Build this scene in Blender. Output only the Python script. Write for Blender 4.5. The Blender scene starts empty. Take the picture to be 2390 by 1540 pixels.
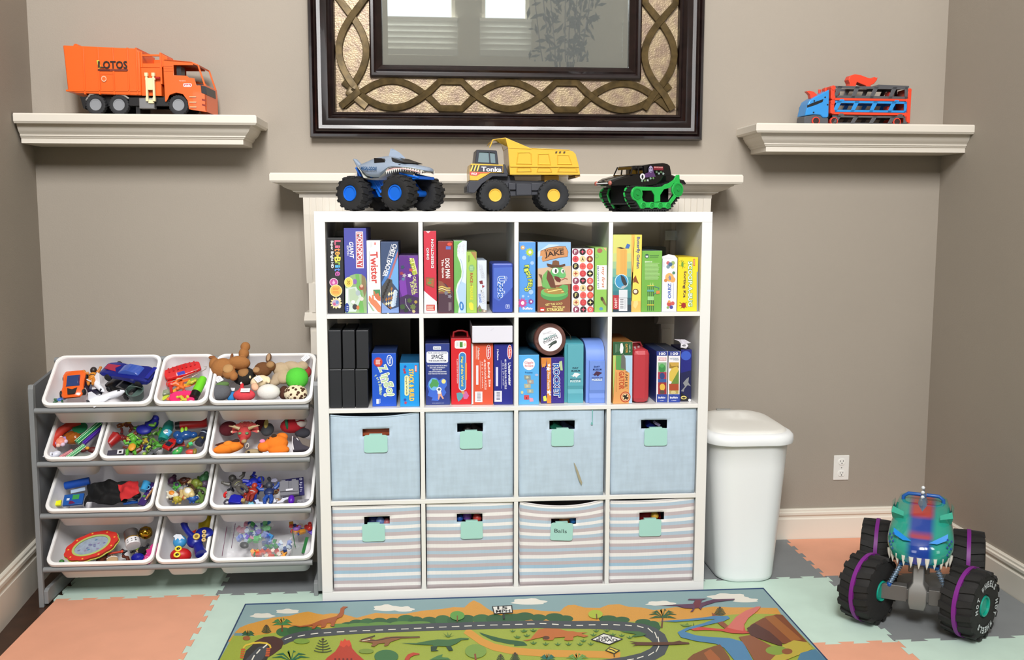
import bpy, bmesh, math, random
from mathutils import Vector, Matrix, Euler, noise
R = math.radians
sc = bpy.context.scene
COL = sc.collection
# ---------------------------------------------------------------- camera, world, light, exposure
IW, IH = 2390, 1540
CF, CX, CY, CZ, CYAW, CPIT, CROLL = 2265.6, .42735, -3.57711, 1.44782, .081236, .115236, .000702
_f = Vector((math.sin(CYAW)*math.cos(CPIT), math.cos(CYAW)*math.cos(CPIT), -math.sin(CPIT)))
_r = Vector((math.cos(CYAW), -math.sin(CYAW), 0)); _u = _r.cross(_f)
_r2 = _r*math.cos(CROLL)+_u*math.sin(CROLL); _u2 = -_r*math.sin(CROLL)+_u*math.cos(CROLL)
cd = bpy.data.cameras.new('camera'); cam = bpy.data.objects.new('camera', cd); COL.objects.link(cam)
cam.matrix_world = Matrix(((_r2.x, _u2.x, -_f.x, CX), (_r2.y, _u2.y, -_f.y, CY), (_r2.z, _u2.z, -_f.z, CZ), (0, 0, 0, 1)))
cd.sensor_width = 36; cd.lens = 36*CF/IW; cd.clip_start = .05
sc.camera = cam
sc.view_settings.view_transform = 'Standard'; sc.view_settings.look = 'None'
sc.view_settings.gamma = 1; sc.view_settings.use_curve_mapping = False
sc.view_settings.exposure = -.27
sc.cycles.max_bounces = 7; sc.cycles.diffuse_bounces = 3; sc.cycles.glossy_bounces = 4; sc.cycles.adaptive_threshold = .02
sc.cycles.sample_clamp_indirect = 4; sc.cycles.caustics_reflective = False; sc.cycles.caustics_refractive = False
w = bpy.data.worlds.new('world'); sc.world = w; w.use_nodes = True
w.node_tree.nodes['Background'].inputs[0].default_value = (.93, .97, 1, 1)
w.node_tree.nodes['Background'].inputs[1].default_value = 1.9
def area(name, loc, size, sizey, power, col, rot):
 l = bpy.data.lights.new(name, 'AREA'); l.shape = 'RECTANGLE'; l.size = size; l.size_y = sizey; l.energy = power; l.color = col
 o = bpy.data.objects.new(name, l); o.location = loc; o.rotation_euler = rot; COL.objects.link(o); return o
# daylight through the windows behind the camera, plus two added low fill lamps
WL = (1, .988, .975)
area('daylight_high_left', (.15, -4.85, 4.8), 1.0, 2.3, 520, WL, (R(90), 0, 0))
area('daylight_high_middle', (1.12, -4.85, 4.8), .45, 2.3, 150, WL, (R(90), 0, 0))
area('daylight_high_right', (2.6, -4.85, 4.8), .7, 2.3, 60, WL, (R(90), 0, 0))
area('fill_low_left', (-1.9, -4.85, 1.7), 1.7, 1.8, 25, WL, (R(90), 0, 0))
area('fill_low_right', (3.7, -4.85, 1.7), 1.0, 1.8, 10, WL, (R(90), 0, 0))
# ---------------------------------------------------------------- helpers
def ray(u, v):
 return _r2*((u-IW/2)/CF)+_u2*((IH/2-v)/CF)+_f
def U(u, v, y=None, z=None, x=None):
 """point of the place that the photo's pixel (u, v) shows, on the real plane y=.., z=.. or x=.."""
 d = ray(u, v); o = (CX, CY, CZ)
 a, c = (1, y) if y is not None else ((2, z) if z is not None else (0, x))
 k = (c-o[a])/d[a]
 return Vector(o)+d*k
def plane(P0, N):
 P0 = Vector(P0); N = Vector(N).normalized(); o = Vector((CX, CY, CZ))
 def f(u, v):
  d = ray(u, v); return o+d*((P0-o).dot(N)/d.dot(N))
 f.n = N
 return f
def ZM(x0, y0, x1, y1, iw):
 s = (x1-x0)/iw
 return lambda x, y: (x0+x*s, y0+y*s)
def lin(c):
 return c/12.92 if c <= .04045 else ((c+.055)/1.055)**2.4
def rgb(h):
 if not isinstance(h, str): return tuple(h)+(1,) if len(h) == 3 else tuple(h)
 return tuple(lin(int(h[i:i+2], 16)/255) for i in (0, 2, 4))+(1,)
MC = {}
def M(h, rough=.5, metal=0, spec=.5, noise_=0, scale=30, bump=0, bscale=200, trans=0, coat=0, alpha=1, emit=0, h2=None):
 key = (h, rough, metal, spec, noise_, scale, bump, bscale, trans, coat, alpha, emit, h2)
 if key in MC: return MC[key]
 m = bpy.data.materials.new('mat_%s' % (h if isinstance(h, str) else 'c')); m.use_nodes = True
 nt = m.node_tree; b = nt.nodes['Principled BSDF']; c = rgb(h)
 b.inputs['Base Color'].default_value = c; b.inputs['Roughness'].default_value = rough
 b.inputs['Metallic'].default_value = metal; b.inputs['Specular IOR Level'].default_value = spec
 b.inputs['Transmission Weight'].default_value = trans; b.inputs['Coat Weight'].default_value = coat
 b.inputs['Alpha'].default_value = alpha
 if emit: b.inputs['Emission Color'].default_value = c; b.inputs['Emission Strength'].default_value = emit
 if noise_ or bump:
  tc = nt.nodes.new('ShaderNodeTexCoord')
 if noise_:
  n = nt.nodes.new('ShaderNodeTexNoise'); n.inputs['Scale'].default_value = scale; n.inputs['Detail'].default_value = 4
  nt.links.new(tc.outputs['Object'], n.inputs['Vector'])
  mx = nt.nodes.new('ShaderNodeMix'); mx.data_type = 'RGBA'
  mx.inputs[6].default_value = tuple(x*(1-noise_) for x in c[:3])+(1,)
  mx.inputs[7].default_value = rgb(h2) if h2 else tuple(min(1, x*(1+noise_)) for x in c[:3])+(1,)
  mr = nt.nodes.new('ShaderNodeMapRange'); mr.inputs[1].default_value = .35; mr.inputs[2].default_value = .65
  nt.links.new(n.outputs[0], mr.inputs[0]); nt.links.new(mr.outputs[0], mx.inputs[0]); nt.links.new(mx.outputs[2], b.inputs['Base Color'])
 if bump:
  n = nt.nodes.new('ShaderNodeTexNoise'); n.inputs['Scale'].default_value = bscale; n.inputs['Detail'].default_value = 3
  nt.links.new(tc.outputs['Object'], n.inputs['Vector'])
  bp = nt.nodes.new('ShaderNodeBump'); bp.inputs['Strength'].default_value = bump; bp.inputs['Distance'].default_value = .002
  nt.links.new(n.outputs[0], bp.inputs['Height']); nt.links.new(bp.outputs[0], b.inputs['Normal'])
 MC[key] = m
 return m
class MB:
 """collects shapes and links them as one mesh object"""
 def __init__(s): s.v = []; s.f = []; s.mi = []; s.mats = []; s.T = Matrix(); s.cur = 0; s.uv = None
 def mat(s, m):
  if m not in s.mats: s.mats.append(m)
  s.cur = s.mats.index(m); return s
 def at(s, loc=(0, 0, 0), rot=(0, 0, 0), scl=(1, 1, 1)):
  s.T = Matrix.LocRotScale(Vector(loc), Euler(rot), Vector(scl)); return s
 def add(s, vs, fs):
  n = len(s.v); s.v += [s.T @ Vector(p) for p in vs]
  s.f += [[i+n for i in f] for f in fs]; s.mi += [s.cur]*len(fs); return s
 def box(s, x0, x1, y0, y1, z0, z1):
  return s.add([(x, y, z) for x in (x0, x1) for y in (y0, y1) for z in (z0, z1)],
      [(0, 1, 3, 2), (4, 6, 7, 5), (0, 4, 5, 1), (2, 3, 7, 6), (0, 2, 6, 4), (1, 5, 7, 3)])
 def prism(s, poly, a, b, ax='y'):
  """poly in the two other axes (xz for y, xy for z, yz for x), from a to b"""
  def P(p, t):
   return {'y': (p[0], t, p[1]), 'z': (p[0], p[1], t), 'x': (t, p[0], p[1])}[ax]
  n = len(poly)
  vs = [P(p, a) for p in poly]+[P(p, b) for p in poly]
  fs = [list(range(n))[::-1], list(range(n, 2*n))]+[(i, (i+1) % n, n+(i+1) % n, n+i) for i in range(n)]
  return s.add(vs, fs)
 def lathe(s, prof, seg=24, ax='z', c=(0, 0, 0), close=False):
  """prof: (radius, height) pairs"""
  vs = []; fs = []
  for r, h in prof:
   for k in range(seg):
    a = 2*math.pi*k/seg; x, y = r*math.cos(a), r*math.sin(a)
    p = {'z': (x, y, h), 'y': (x, h, y), 'x': (h, x, y)}[ax]
    vs.append((p[0]+c[0], p[1]+c[1], p[2]+c[2]))
  n = len(prof)
  for i in range(n-1 if not close else n):
   j = (i+1) % n
   for k in range(seg):
    k2 = (k+1) % seg; fs.append((i*seg+k, i*seg+k2, j*seg+k2, j*seg+k))
  if not close:
   if prof[0][0] > 1e-6: fs.append(list(range(seg))[::-1])
   if prof[-1][0] > 1e-6: fs.append(list(range((n-1)*seg, n*seg)))
  return s.add(vs, fs)
 def cyl(s, r, h0, h1, ax='z', c=(0, 0, 0), seg=20): return s.lathe([(r, h0), (r, h1)], seg, ax, c)
 def ball(s, c, r, seg=16, rings=10, f=None):
  rx, ry, rz = (r, r, r) if not hasattr(r, '__len__') else r
  vs = []; fs = []
  for i in range(rings+1):
   t = math.pi*i/rings
   for k in range(seg):
    a = 2*math.pi*k/seg; p = Vector((math.sin(t)*math.cos(a), math.sin(t)*math.sin(a), math.cos(t)))
    q = 1 if f is None else f(p)
    vs.append((c[0]+p.x*rx*q, c[1]+p.y*ry*q, c[2]+p.z*rz*q))
  for i in range(rings):
   for k in range(seg):
    k2 = (k+1) % seg; fs.append((i*seg+k, (i+1)*seg+k, (i+1)*seg+k2, i*seg+k2))
  return s.add(vs, fs)
 def tube(s, pts, r, seg=10, closed=False, flat=1):
  pts = [Vector(p) for p in pts]; n = len(pts); vs = []; fs = []; prev = None
  for i, p in enumerate(pts):
   a = pts[(i-1) % n] if (closed or i > 0) else p; b = pts[(i+1) % n] if (closed or i < n-1) else p
   d = (b-a).normalized(); ref = prev if prev is not None else (Vector((0, 0, 1)) if abs(d.z) < .9 else Vector((1, 0, 0)))
   e = (ref-d*ref.dot(d)).normalized(); prev = e; g = d.cross(e); rr = r[i] if hasattr(r, '__len__') else r
   for k in range(seg):
    t = 2*math.pi*k/seg; vs.append(p+e*rr*math.cos(t)+g*rr*flat*math.sin(t))
  for i in range(n if closed else n-1):
   j = (i+1) % n
   for k in range(seg):
    k2 = (k+1) % seg; fs.append((i*seg+k, i*seg+k2, j*seg+k2, j*seg+k))
  if not closed: fs += [list(range(seg))[::-1], list(range((n-1)*seg, n*seg))]
  return s.add(vs, fs)
 def loft(s, rings, caps=True, closed=True):
  n = len(rings[0]); vs = [p for r in rings for p in r]; fs = []
  for i in range(len(rings)-1):
   for k in range(n if closed else n-1):
    k2 = (k+1) % n; fs.append((i*n+k, i*n+k2, (i+1)*n+k2, (i+1)*n+k))
  if caps: fs += [list(range(n))[::-1], list(range((len(rings)-1)*n, len(rings)*n))]
  return s.add(vs, fs)
 def grid(s, P, nu, nv, skip=None):
  vs = [P(i/nu, j/nv) for j in range(nv+1) for i in range(nu+1)]; fs = []
  for j in range(nv):
   for i in range(nu):
    if skip and skip(i, j): continue
    a = j*(nu+1)+i; fs.append((a, a+1, a+nu+2, a+nu+1))
  return s.add(vs, fs)
 def build(s, name, parent=None, mat=None, smooth=False, bevel=0, seg=2, loc=None, rot=None, world=True, fix=True, solid=0, sub=0):
  """world=True: the shapes are in world coordinates and are made local to the parent"""
  me = bpy.data.meshes.new(name)
  if mat is not None and not s.mats: s.mats = [mat]
  vs = s.v
  if parent is not None and world:
   inv = parent_matrix(parent).inverted(); vs = [inv @ p for p in vs]
  elif parent is None and loc is not None and world:
   vs = [p-Vector(loc) for p in vs]
  me.from_pydata([tuple(p) for p in vs], [], [tuple(f) for f in s.f])
  for m in s.mats: me.materials.append(m)
  me.polygons.foreach_set('material_index', s.mi)
  if fix:
   b = bmesh.new(); b.from_mesh(me); bmesh.ops.recalc_face_normals(b, faces=b.faces); b.to_mesh(me); b.free()
  o = bpy.data.objects.new(name, me); COL.objects.link(o)
  if parent is not None: o.parent = parent
  if loc is not None: o.location = loc
  if rot is not None: o.rotation_euler = rot
  if smooth:
   me.polygons.foreach_set('use_smooth', [True]*len(me.polygons))
   try: me.set_sharp_from_angle(angle=R(smooth if smooth is not True else 40))
   except Exception: pass
  if solid: k = o.modifiers.new('solid', 'SOLIDIFY'); k.thickness = solid; k.offset = 0
  if sub: k = o.modifiers.new('sub', 'SUBSURF'); k.levels = sub; k.render_levels = sub
  if bevel:
   k = o.modifiers.new('bevel', 'BEVEL'); k.width = bevel; k.segments = seg; k.limit_method = 'ANGLE'; k.angle_limit = R(40)
  return o
def parent_matrix(o):
 m = Matrix.LocRotScale(o.location, o.rotation_euler, o.scale)
 return parent_matrix(o.parent) @ m if o.parent else m
def thing(name, label, cat, loc=(0, 0, 0), rot=(0, 0, 0), group=None):
 o = bpy.data.objects.new(name, None); o.empty_display_size = .05; COL.objects.link(o); o.location = loc; o.rotation_euler = rot
 return tag(o, label, cat, group)
def tag(o, label, cat, group=None, kind=None):
 if label: o['label'] = label
 if cat: o['category'] = cat
 if group: o['group'] = group
 if kind: o['kind'] = kind
 return o
def struct(o, label=None):
 o['kind'] = 'structure'
 if label: o['label'] = label
 return o
# lettering: glyph outlines of the built-in font as flat polygons
GC = {}
def glyphs(txt, off=.0, shear=0):
 key = (txt, off, shear)
 if key in GC: return GC[key]
 cu = bpy.data.curves.new('t', 'FONT'); cu.body = txt; cu.offset = off; cu.resolution_u = 2; cu.shear = shear; cu.fill_mode = 'FRONT'; cu.dimensions = '2D'
 o = bpy.data.objects.new('t', cu); COL.objects.link(o); bpy.context.view_layer.update()
 me = bpy.data.meshes.new_from_object(o.evaluated_get(bpy.context.evaluated_depsgraph_get()))
 vs = [(v.co.x, v.co.y) for v in me.vertices]; fs = [list(p.vertices) for p in me.polygons]
 bpy.data.objects.remove(o); bpy.data.curves.remove(cu); bpy.data.meshes.remove(me)
 xs = [v[0] for v in vs] or [0]; ys = [v[1] for v in vs] or [0]
 GC[key] = (vs, fs, min(xs), max(xs), min(ys), max(ys)); return GC[key]
class Art:
 """print on a real surface: P maps photo pixels onto that surface, n points out of it"""
 def __init__(s, P, n, step=.00006, base=.0003, zm=None):
  s.P = P; s.n = Vector(n); s.mb = MB(); s.step = step; s.off = base; s.zm = zm; s.tx = MB()
 def _p(s, x, y):
  if s.zm: x, y = s.zm(x, y)
  return s.P(x, y)+s.n*s.off
 def poly(s, pts, col, rough=.5, fuzz=0):
  s.off += s.step; s.mb.mat(M(col, rough, noise_=fuzz, scale=500) if fuzz else M(col, rough)); s.mb.add([s._p(*p) for p in pts], [list(range(len(pts)))]); return s
 def rect(s, x0, y0, x1, y1, col, r=0, **k):
  if r:
   pts = []
   for cx, cy, a0 in ((x1-r, y0+r, -90), (x1-r, y1-r, 0), (x0+r, y1-r, 90), (x0+r, y0+r, 180)):
    for i in range(5): a = R(a0+i*22.5); pts.append((cx+r*math.cos(a), cy+r*math.sin(a)))
   return s.poly(pts, col, **k)
  return s.poly([(x0, y0), (x1, y0), (x1, y1), (x0, y1)], col, **k)
 def ell(s, cx, cy, rx, ry, col, n=20, rot=0, **k):
  c, d = math.cos(R(rot)), math.sin(R(rot)); pts = []
  for i in range(n):
   a = 2*math.pi*i/n; x, y = rx*math.cos(a), ry*math.sin(a); pts.append((cx+x*c-y*d, cy+x*d+y*c))
  return s.poly(pts, col, **k)
 def star(s, cx, cy, r, col, n=9, q=.55, **k):
  return s.poly([(cx+r*(1 if i % 2 == 0 else q)*math.cos(math.pi*i/n), cy+r*(1 if i % 2 == 0 else q)*math.sin(math.pi*i/n)) for i in range(2*n)], col, **k)
 def line(s, pts, wd, col, closed=False, **k):
  """a band of width wd along pts"""
  s.off += s.step; s.mb.mat(M(col, .5)); n = len(pts); L = []; Q = []
  for i, (x, y) in enumerate(pts):
   a = pts[(i-1) % n] if (closed or i) else pts[i]; b = pts[(i+1) % n] if (closed or i < n-1) else pts[i]
   dx, dy = b[0]-a[0], b[1]-a[1]; l = math.hypot(dx, dy) or 1; ww = (wd[i] if hasattr(wd, '__len__') else wd)/2
   L.append(s._p(x-dy/l*ww, y+dx/l*ww)); Q.append(s._p(x+dy/l*ww, y-dx/l*ww))
  m = n if closed else n-1
  s.mb.add(L+Q, [(i, (i+1) % n, n+(i+1) % n, n+i) for i in range(m)]); return s
 def text(s, t, A, B, h, col, bold=.015, out=None, ow=.03, shear=0, arc=0, rough=.5):
  """from A to B along the middle of the letters, h high"""
  bold = min(bold, .026); ow *= .75
  for c, o in ([(out, bold+ow)] if out else [])+[(col, bold)]:
   vs, fs, x0, x1, y0, y1 = glyphs(t, o, shear)
   if not fs: return s
   g = glyphs(t, bold, shear); X0, X1, Y0, Y1 = g[2:]
   s.off += s.step; dx, dy = B[0]-A[0], B[1]-A[1]; l = math.hypot(dx, dy); ux, uy = dy/l, -dx/l; pts = []
   for x, y in vs:
    a = (x-X0)/(X1-X0); b = ((y-Y0)/(Y1-Y0)-.5)*h+arc*(4*a*(1-a)-.5)
    pts.append(s._p(A[0]+dx*a+ux*b, A[1]+dy*a+uy*b))
   s.tx.mat(M(c, rough)); s.tx.add(pts, fs)
  return s
 def lines(s, x0, y0, x1, y1, n, col, wd, vert=False, rag=.15, seed=1):
  """fine print too small to read"""
  rd = random.Random(seed)
  for i in range(n):
   t = (i+.5)/n; q = rd.random()*rag
   if vert: s.line([(x0+(x1-x0)*t, y0), (x0+(x1-x0)*t, y1-(y1-y0)*q)], wd, col)
   else: s.line([(x0, y0+(y1-y0)*t), (x1-(x1-x0)*q, y0+(y1-y0)*t)], wd, col)
  return s
 def done(s, parent, pic='printed_pattern', let='lettering'):
  r = []
  if s.mb.f: r.append(s.mb.build(pic, parent, fix=False))
  if s.tx.f: r.append(s.tx.build(let, parent, fix=False))
  return r
# ---------------------------------------------------------------- the room
YW = .59                                     # face of the back wall
LWX = lambda y: -1.19+(YW-y)*.085            # face of the left wall
RWX = 2.662
TOPZ = 6.6
WALLM = M('a0978b', .85, noise_=.02, scale=1.5, bump=.25, bscale=180)
TRIM = M('e9e3d6', .38)
fb = MB(); fb.box(-3.4, 4.6, -4.75, .62, -.06, -.012)
wood = M('3a2418', .35, noise_=.25, scale=14, bump=.1, bscale=60)
struct(fb.build('floor', mat=wood), 'dark brown wood floor showing at the edge of the foam mats')
struct(MB().box(-3.4, 4.6, -4.75, .8, TOPZ, TOPZ+.05).build('ceiling', mat=M('b0aca4', .9)))
struct(MB().box(-1.4, 2.9, YW, YW+.1, -.06, TOPZ).build('wall_back', mat=WALLM), 'taupe textured wall behind the shelving unit')
lw = MB(); lw.prism([(LWX(.8), .8), (LWX(-1.2), -1.2), (LWX(-1.2)-.12, -1.2), (LWX(.8)-.12, .8)], -.06, TOPZ, 'z')
struct(lw.build('wall_left', mat=WALLM), 'taupe wall at the left edge')
struct(MB().box(RWX, RWX+.12, -1.4, .8, -.06, TOPZ).build('wall_right', mat=WALLM), 'taupe wall at the right edge')
# the wider part of the room behind the camera
struct(MB().box(-3.4, LWX(-1.2)-.05, -1.32, -1.2, -.06, TOPZ).build('wall_return_left', mat=WALLM))
struct(MB().box(RWX+.05, 4.6, -1.52, -1.4, -.06, TOPZ).build('wall_return_right', mat=WALLM))
struct(MB().box(-3.52, -3.4, -4.75, -1.2, -.06, TOPZ).build('wall_side_left', mat=WALLM))
struct(MB().box(4.6, 4.72, -4.75, -1.4, -.06, TOPZ).build('wall_side_right', mat=WALLM))
FY = -4.6
HW = (2.96, 6.0)
wins = [(-2.75, -1.05, .8, 2.6), (-.35, .654)+HW, (.902, 1.345)+HW, (2.25, 2.95)+HW, (3.2, 4.2, .8, 2.6)]  # first and last are unseen openings added for the low fill lamps
wf = MB(); cols = []; xp = -3.4
for x0, x1, z0, z1 in wins: cols += [(xp, x0, None), (x0, x1, (z0, z1))]; xp = x1
cols.append((xp, 4.6, None))
for a, b, h in cols:
 if h is None: wf.box(a, b, FY-.12, FY, -.06, TOPZ)
 else: wf.box(a, b, FY-.12, FY, -.06, h[0]); wf.box(a, b, FY-.12, FY, h[1], TOPZ)
struct(wf.build('wall_front', mat=M('bcb5a6', .85)), 'taupe wall behind the camera seen in the mirror')
slat_m = M('ecebe4', .5)
for i, (x0, x1, z0, z1) in enumerate(wins):
 wroot = thing('window_%d' % (i+1), None, None, ((x0+x1)/2, FY, z0)); struct(wroot)
 fr = MB(); t = .035
 fr.box(x0, x1, FY-.08, FY-.02, z0, z0+t); fr.box(x0, x1, FY-.08, FY-.02, z1-t, z1)
 fr.box(x0, x0+t, FY-.08, FY-.02, z0, z1); fr.box(x1-t, x1, FY-.08, FY-.02, z0, z1)
 fr.build('window_frame', wroot, TRIM)
 if z0 > 2:
  bl = MB(); n = 6
  for k in range(n): bl.at((0, FY+.02, z0+.02+k*.052), (R(62), 0, 0)).box(x0-.02, x1+.02, -.028, .028, -.002, .002)
  bl.at().box(x0-.02, x1+.02, FY, FY+.05, z0+.30, z0+.33)
  bl.build('window_blind', wroot, slat_m)
def molding(prof, x0, x1, yw, lret=None, rret=None):
 """profile (out, z) swept along x at depth yw-out, with mitred returns to the wall (lret/rret True)"""
 rings = []
 if lret: rings.append([(x0-o+0 if False else x0-o, yw, z) for o, z in prof])
 rings.append([((x0-o) if lret else x0, yw-o, z) for o, z in prof])
 rings.append([((x1+o) if rret else x1, yw-o, z) for o, z in prof])
 if rret: rings.append([(x1+o, yw, z) for o, z in prof])
 mb = MB(); n = len(prof)
 vs = [p for r in rings for p in r]; fs = []
 for i in range(len(rings)-1):
  for k in range(n-1): fs.append((i*n+k, i*n+k+1, (i+1)*n+k+1, (i+1)*n+k))
 # close top and bottom
 for k in (0, n-1):
  fs.append([i*n+k for i in range(len(rings))]+([] if (lret and rret) else []))
 mb.add(vs, fs)
 # end caps where there is no return
 mb.add(rings[0]+[(rings[0][-1][0], yw, prof[-1][1]), (rings[0][0][0], yw, prof[0][1])], [list(range(n+2))]) if not lret else None
 mb.add(rings[-1]+[(rings[-1][-1][0], yw, prof[-1][1]), (rings[-1][0][0], yw, prof[0][1])], [list(range(n+2))]) if not rret else None
 # top and bottom lids back to the wall when ends are flat
 for k in (0, n-1):
  a, b = rings[0][k], rings[-1][k]
  mb.add([a, b, (b[0], yw, b[2]), (a[0], yw, a[2])], [(0, 1, 2, 3)])
 return mb
BBP = [(0, .138), (.010, .138), (.014, .134), (.014, .126), (.020, .122), (.020, .112), (.016, .107), (.012, .104), (.012, .096), (.018, .091), (.018, 0), (.018, -.012)]
# back baseboards stop at the fireplace on either side
bb = molding(BBP, -1.19, -.12, YW); struct(bb.build('baseboard_back_left', mat=TRIM, smooth=30))
bb = molding(BBP, 1.6, RWX, YW); struct(bb.build('baseboard_back_right', mat=TRIM, smooth=30), 'cream moulded baseboard along the back wall')
mb = MB()
for (o, z), (o2, z2) in zip(BBP, BBP[1:]):
 z, z2 = z*1.25, z2*1.25 if z2 > 0 else z2
 mb.add([(LWX(YW)+o, YW, z), (LWX(-1.2)+o, -1.2, z), (LWX(-1.2)+o2, -1.2, z2), (LWX(YW)+o2, YW, z2)], [(0, 1, 2, 3)])
struct(mb.build('baseboard_left', mat=TRIM, smooth=30), 'cream moulded baseboard along the left wall')
mb = MB()
for (o, z), (o2, z2) in zip(BBP, BBP[1:]):
 mb.add([(RWX-o, YW, z), (RWX-o, -1.4, z), (RWX-o2, -1.4, z2), (RWX-o2, YW, z2)], [(0, 1, 2, 3)])
struct(mb.build('baseboard_right', mat=TRIM, smooth=30), 'cream moulded baseboard along the right wall')
# ---------------------------------------------------------------- foam mats (interlocking tiles)
TS = .605; TX0 = -.412; TY0 = .11
def tile_edge(a, b, sgn):
 """from a to b with tongue-and-groove teeth; sgn +1 starts with teeth to the left of a->b"""
 a, b = Vector(a), Vector(b); d = (b-a); L = d.length; n = 2*max(1, round(6*L/TS)); d.normalize(); nn = Vector((-d.y, d.x)); q = L/n; h = .017; out = []
 for i in range(n):
  s0 = i*q
  up = (i % 2 == 0) == (sgn > 0)
  # dovetailed teeth pointing alternately to both sides of the seam
  hh = h/2 if up else -h/2
  f = q*.09
  out += [a+d*(s0-f if i else s0)+nn*hh, a+d*(s0+q+f if i < n-1 else s0+q)+nn*hh]
 return [tuple(p) for p in out]
def mat_tile(ix, iy, col, name, flat=(), label='', grp=None):
 x0, y0 = TX0+ix*TS, TY0+iy*TS; x1, y1 = x0+TS, y0+TS
 y1 = min(y1, .569); x1 = RWX-.021 if ix == 4 else x1
 pts = []
 def E(a, b, sg, side):
  if side in flat: return [a, b]
  return tile_edge(a, b, sg)
 hx = []
 hx += E((x0, y0), (x1, y0), 1, 's')                    # south, teeth alternate
 hx += E((x1, y0), (x1, y1), 1, 'e')
 n_ = E((x0, y1), (x1, y1), 1, 'n'); hx += n_[::-1]
 w_ = E((x0, y0), (x0, y1), 1, 'w'); hx += w_[::-1]
 g = .0006
 c = Vector(((x0+x1)/2, (y0+y1)/2))
 P = []
 for p in hx:
  v = Vector(p); P.append((c.x+(v.x-c.x)*(1-g*2), c.y+(v.y-c.y)*(1-g*2)))
 m = MB(); m.prism(P, -.0119, 0, 'z')
 o = m.build(name, mat=col, loc=(c.x, c.y, -.0119))
 tag(o, label, 'floor mat', grp)
 return o
PE = M('e9a88a', .75, noise_=.03, scale=8, bump=.2, bscale=900)
MI = M('c9e2d5', .75, noise_=.03, scale=8, bump=.2, bscale=900)
GY = M('84888a', .75, noise_=.04, scale=8, bump=.2, bscale=900)
G = 'interlocking foam floor tiles'
def mt(ix, iy, c, lab, flat=()):
 mat_tile(ix, iy, {'p': PE, 'm': MI, 'g': GY}[c], 'foam_tile', flat, lab, G)
mt(-1, 0, 'm', 'mint foam tile under the left part of the bin rack', 'n')
mt(0, 0, 'g', 'grey foam tile under the right part of the bin rack', 'n')
mt(1, 0, 'm', 'mint foam tile hidden under the left half of the white shelving unit', 'n')
mt(2, 0, 'p', 'peach foam tile hidden under the right half of the white shelving unit', 'n')
mt(3, 0, 'g', 'dark grey foam tile under the white trash can', 'n')
mt(4, 0, 'p', 'peach foam tile in the right corner by the baseboard', 'ne')
mt(-1, -1, 'p', 'large peach foam tile in the lower left of the photo', 'w')
mt(0, -1, 'm', 'mint foam tile along the left edge of the rug', '')
mt(1, -1, 'g', 'grey foam tile covered by the left part of the rug', '')
mt(2, -1, 'm', 'mint foam tile covered by the right part of the rug', '')
mt(3, -1, 'm', 'mint foam tile right of the rug, in front of the trash can', '')
mt(4, -1, 'g', 'grey foam tile under the big monster truck', 'e')
mt(-1, -2, 'm', 'mint foam tile at the bottom left edge', 'w')
mt(0, -2, 'p', 'peach foam tile at the bottom edge beside the rug', '')
mt(3, -2, 'p', 'peach foam tile by the lower right corner of the rug', '')
mt(4, -2, 'm', 'mint foam tile in the bottom right corner of the photo', 'e')
# ---------------------------------------------------------------- fireplace surround
KT = 1.47
fp = thing('fireplace_mantel', 'cream fireplace mantel with stepped crown and fluted pilasters behind the shelving unit', 'mantel', (.74, YW, 0))
CREAM = M('dbd4c8', .4)
FX0, FX1 = -.208, 1.69; FYF = .33
out = YW-FYF
def crown(z1, zt, out, x0, x1, parent, slabname, crname, mat, lret=True, rret=True, base=.05):
 t = .038
 sl = [(out, zt-.004), (out-.002, zt)] ;
 P = [(0, zt), (out-.004, zt), (out, zt-.006), (out, zt-t+.008), (out-.006, zt-t), (0, zt-t)]
 a = molding(P, x0+(out if lret else 0), x1-(out if rret else 0), YW, lret, rret)
 a.build(slabname, parent, mat, smooth=30)
 h = zt-t-z1; q = out-.028-base
 C = [(0, zt-t), (out-.028, zt-t), (out-.03, zt-t-h*.13), (base+q*.88, zt-t-h*.16)]
 for i in range(1, 7):
  s = i/6; C.append((base+q*(.88-.45*s+.07*math.sin(s*math.pi)), zt-t-h*(.16+.34*s)))
 C += [(base+q*.38, zt-t-h*.54), (base+q*.38, zt-t-h*.60), (base+q*.30, zt-t-h*.62), (base+q*.22, zt-t-h*.70), (base+q*.12, zt-t-h*.73), (base+q*.12, zt-t-h*.985), (base, z1), (0, z1)]
 b = molding(C, x0+(out if lret else 0), x1-(out if rret else 0), YW, lret, rret)
 return b.build(crname, parent, mat, smooth=25)
crown(1.527, 1.622, out, FX0, FX1, fp, 'mantel_shelf', 'crown_molding', CREAM, base=.15)
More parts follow.
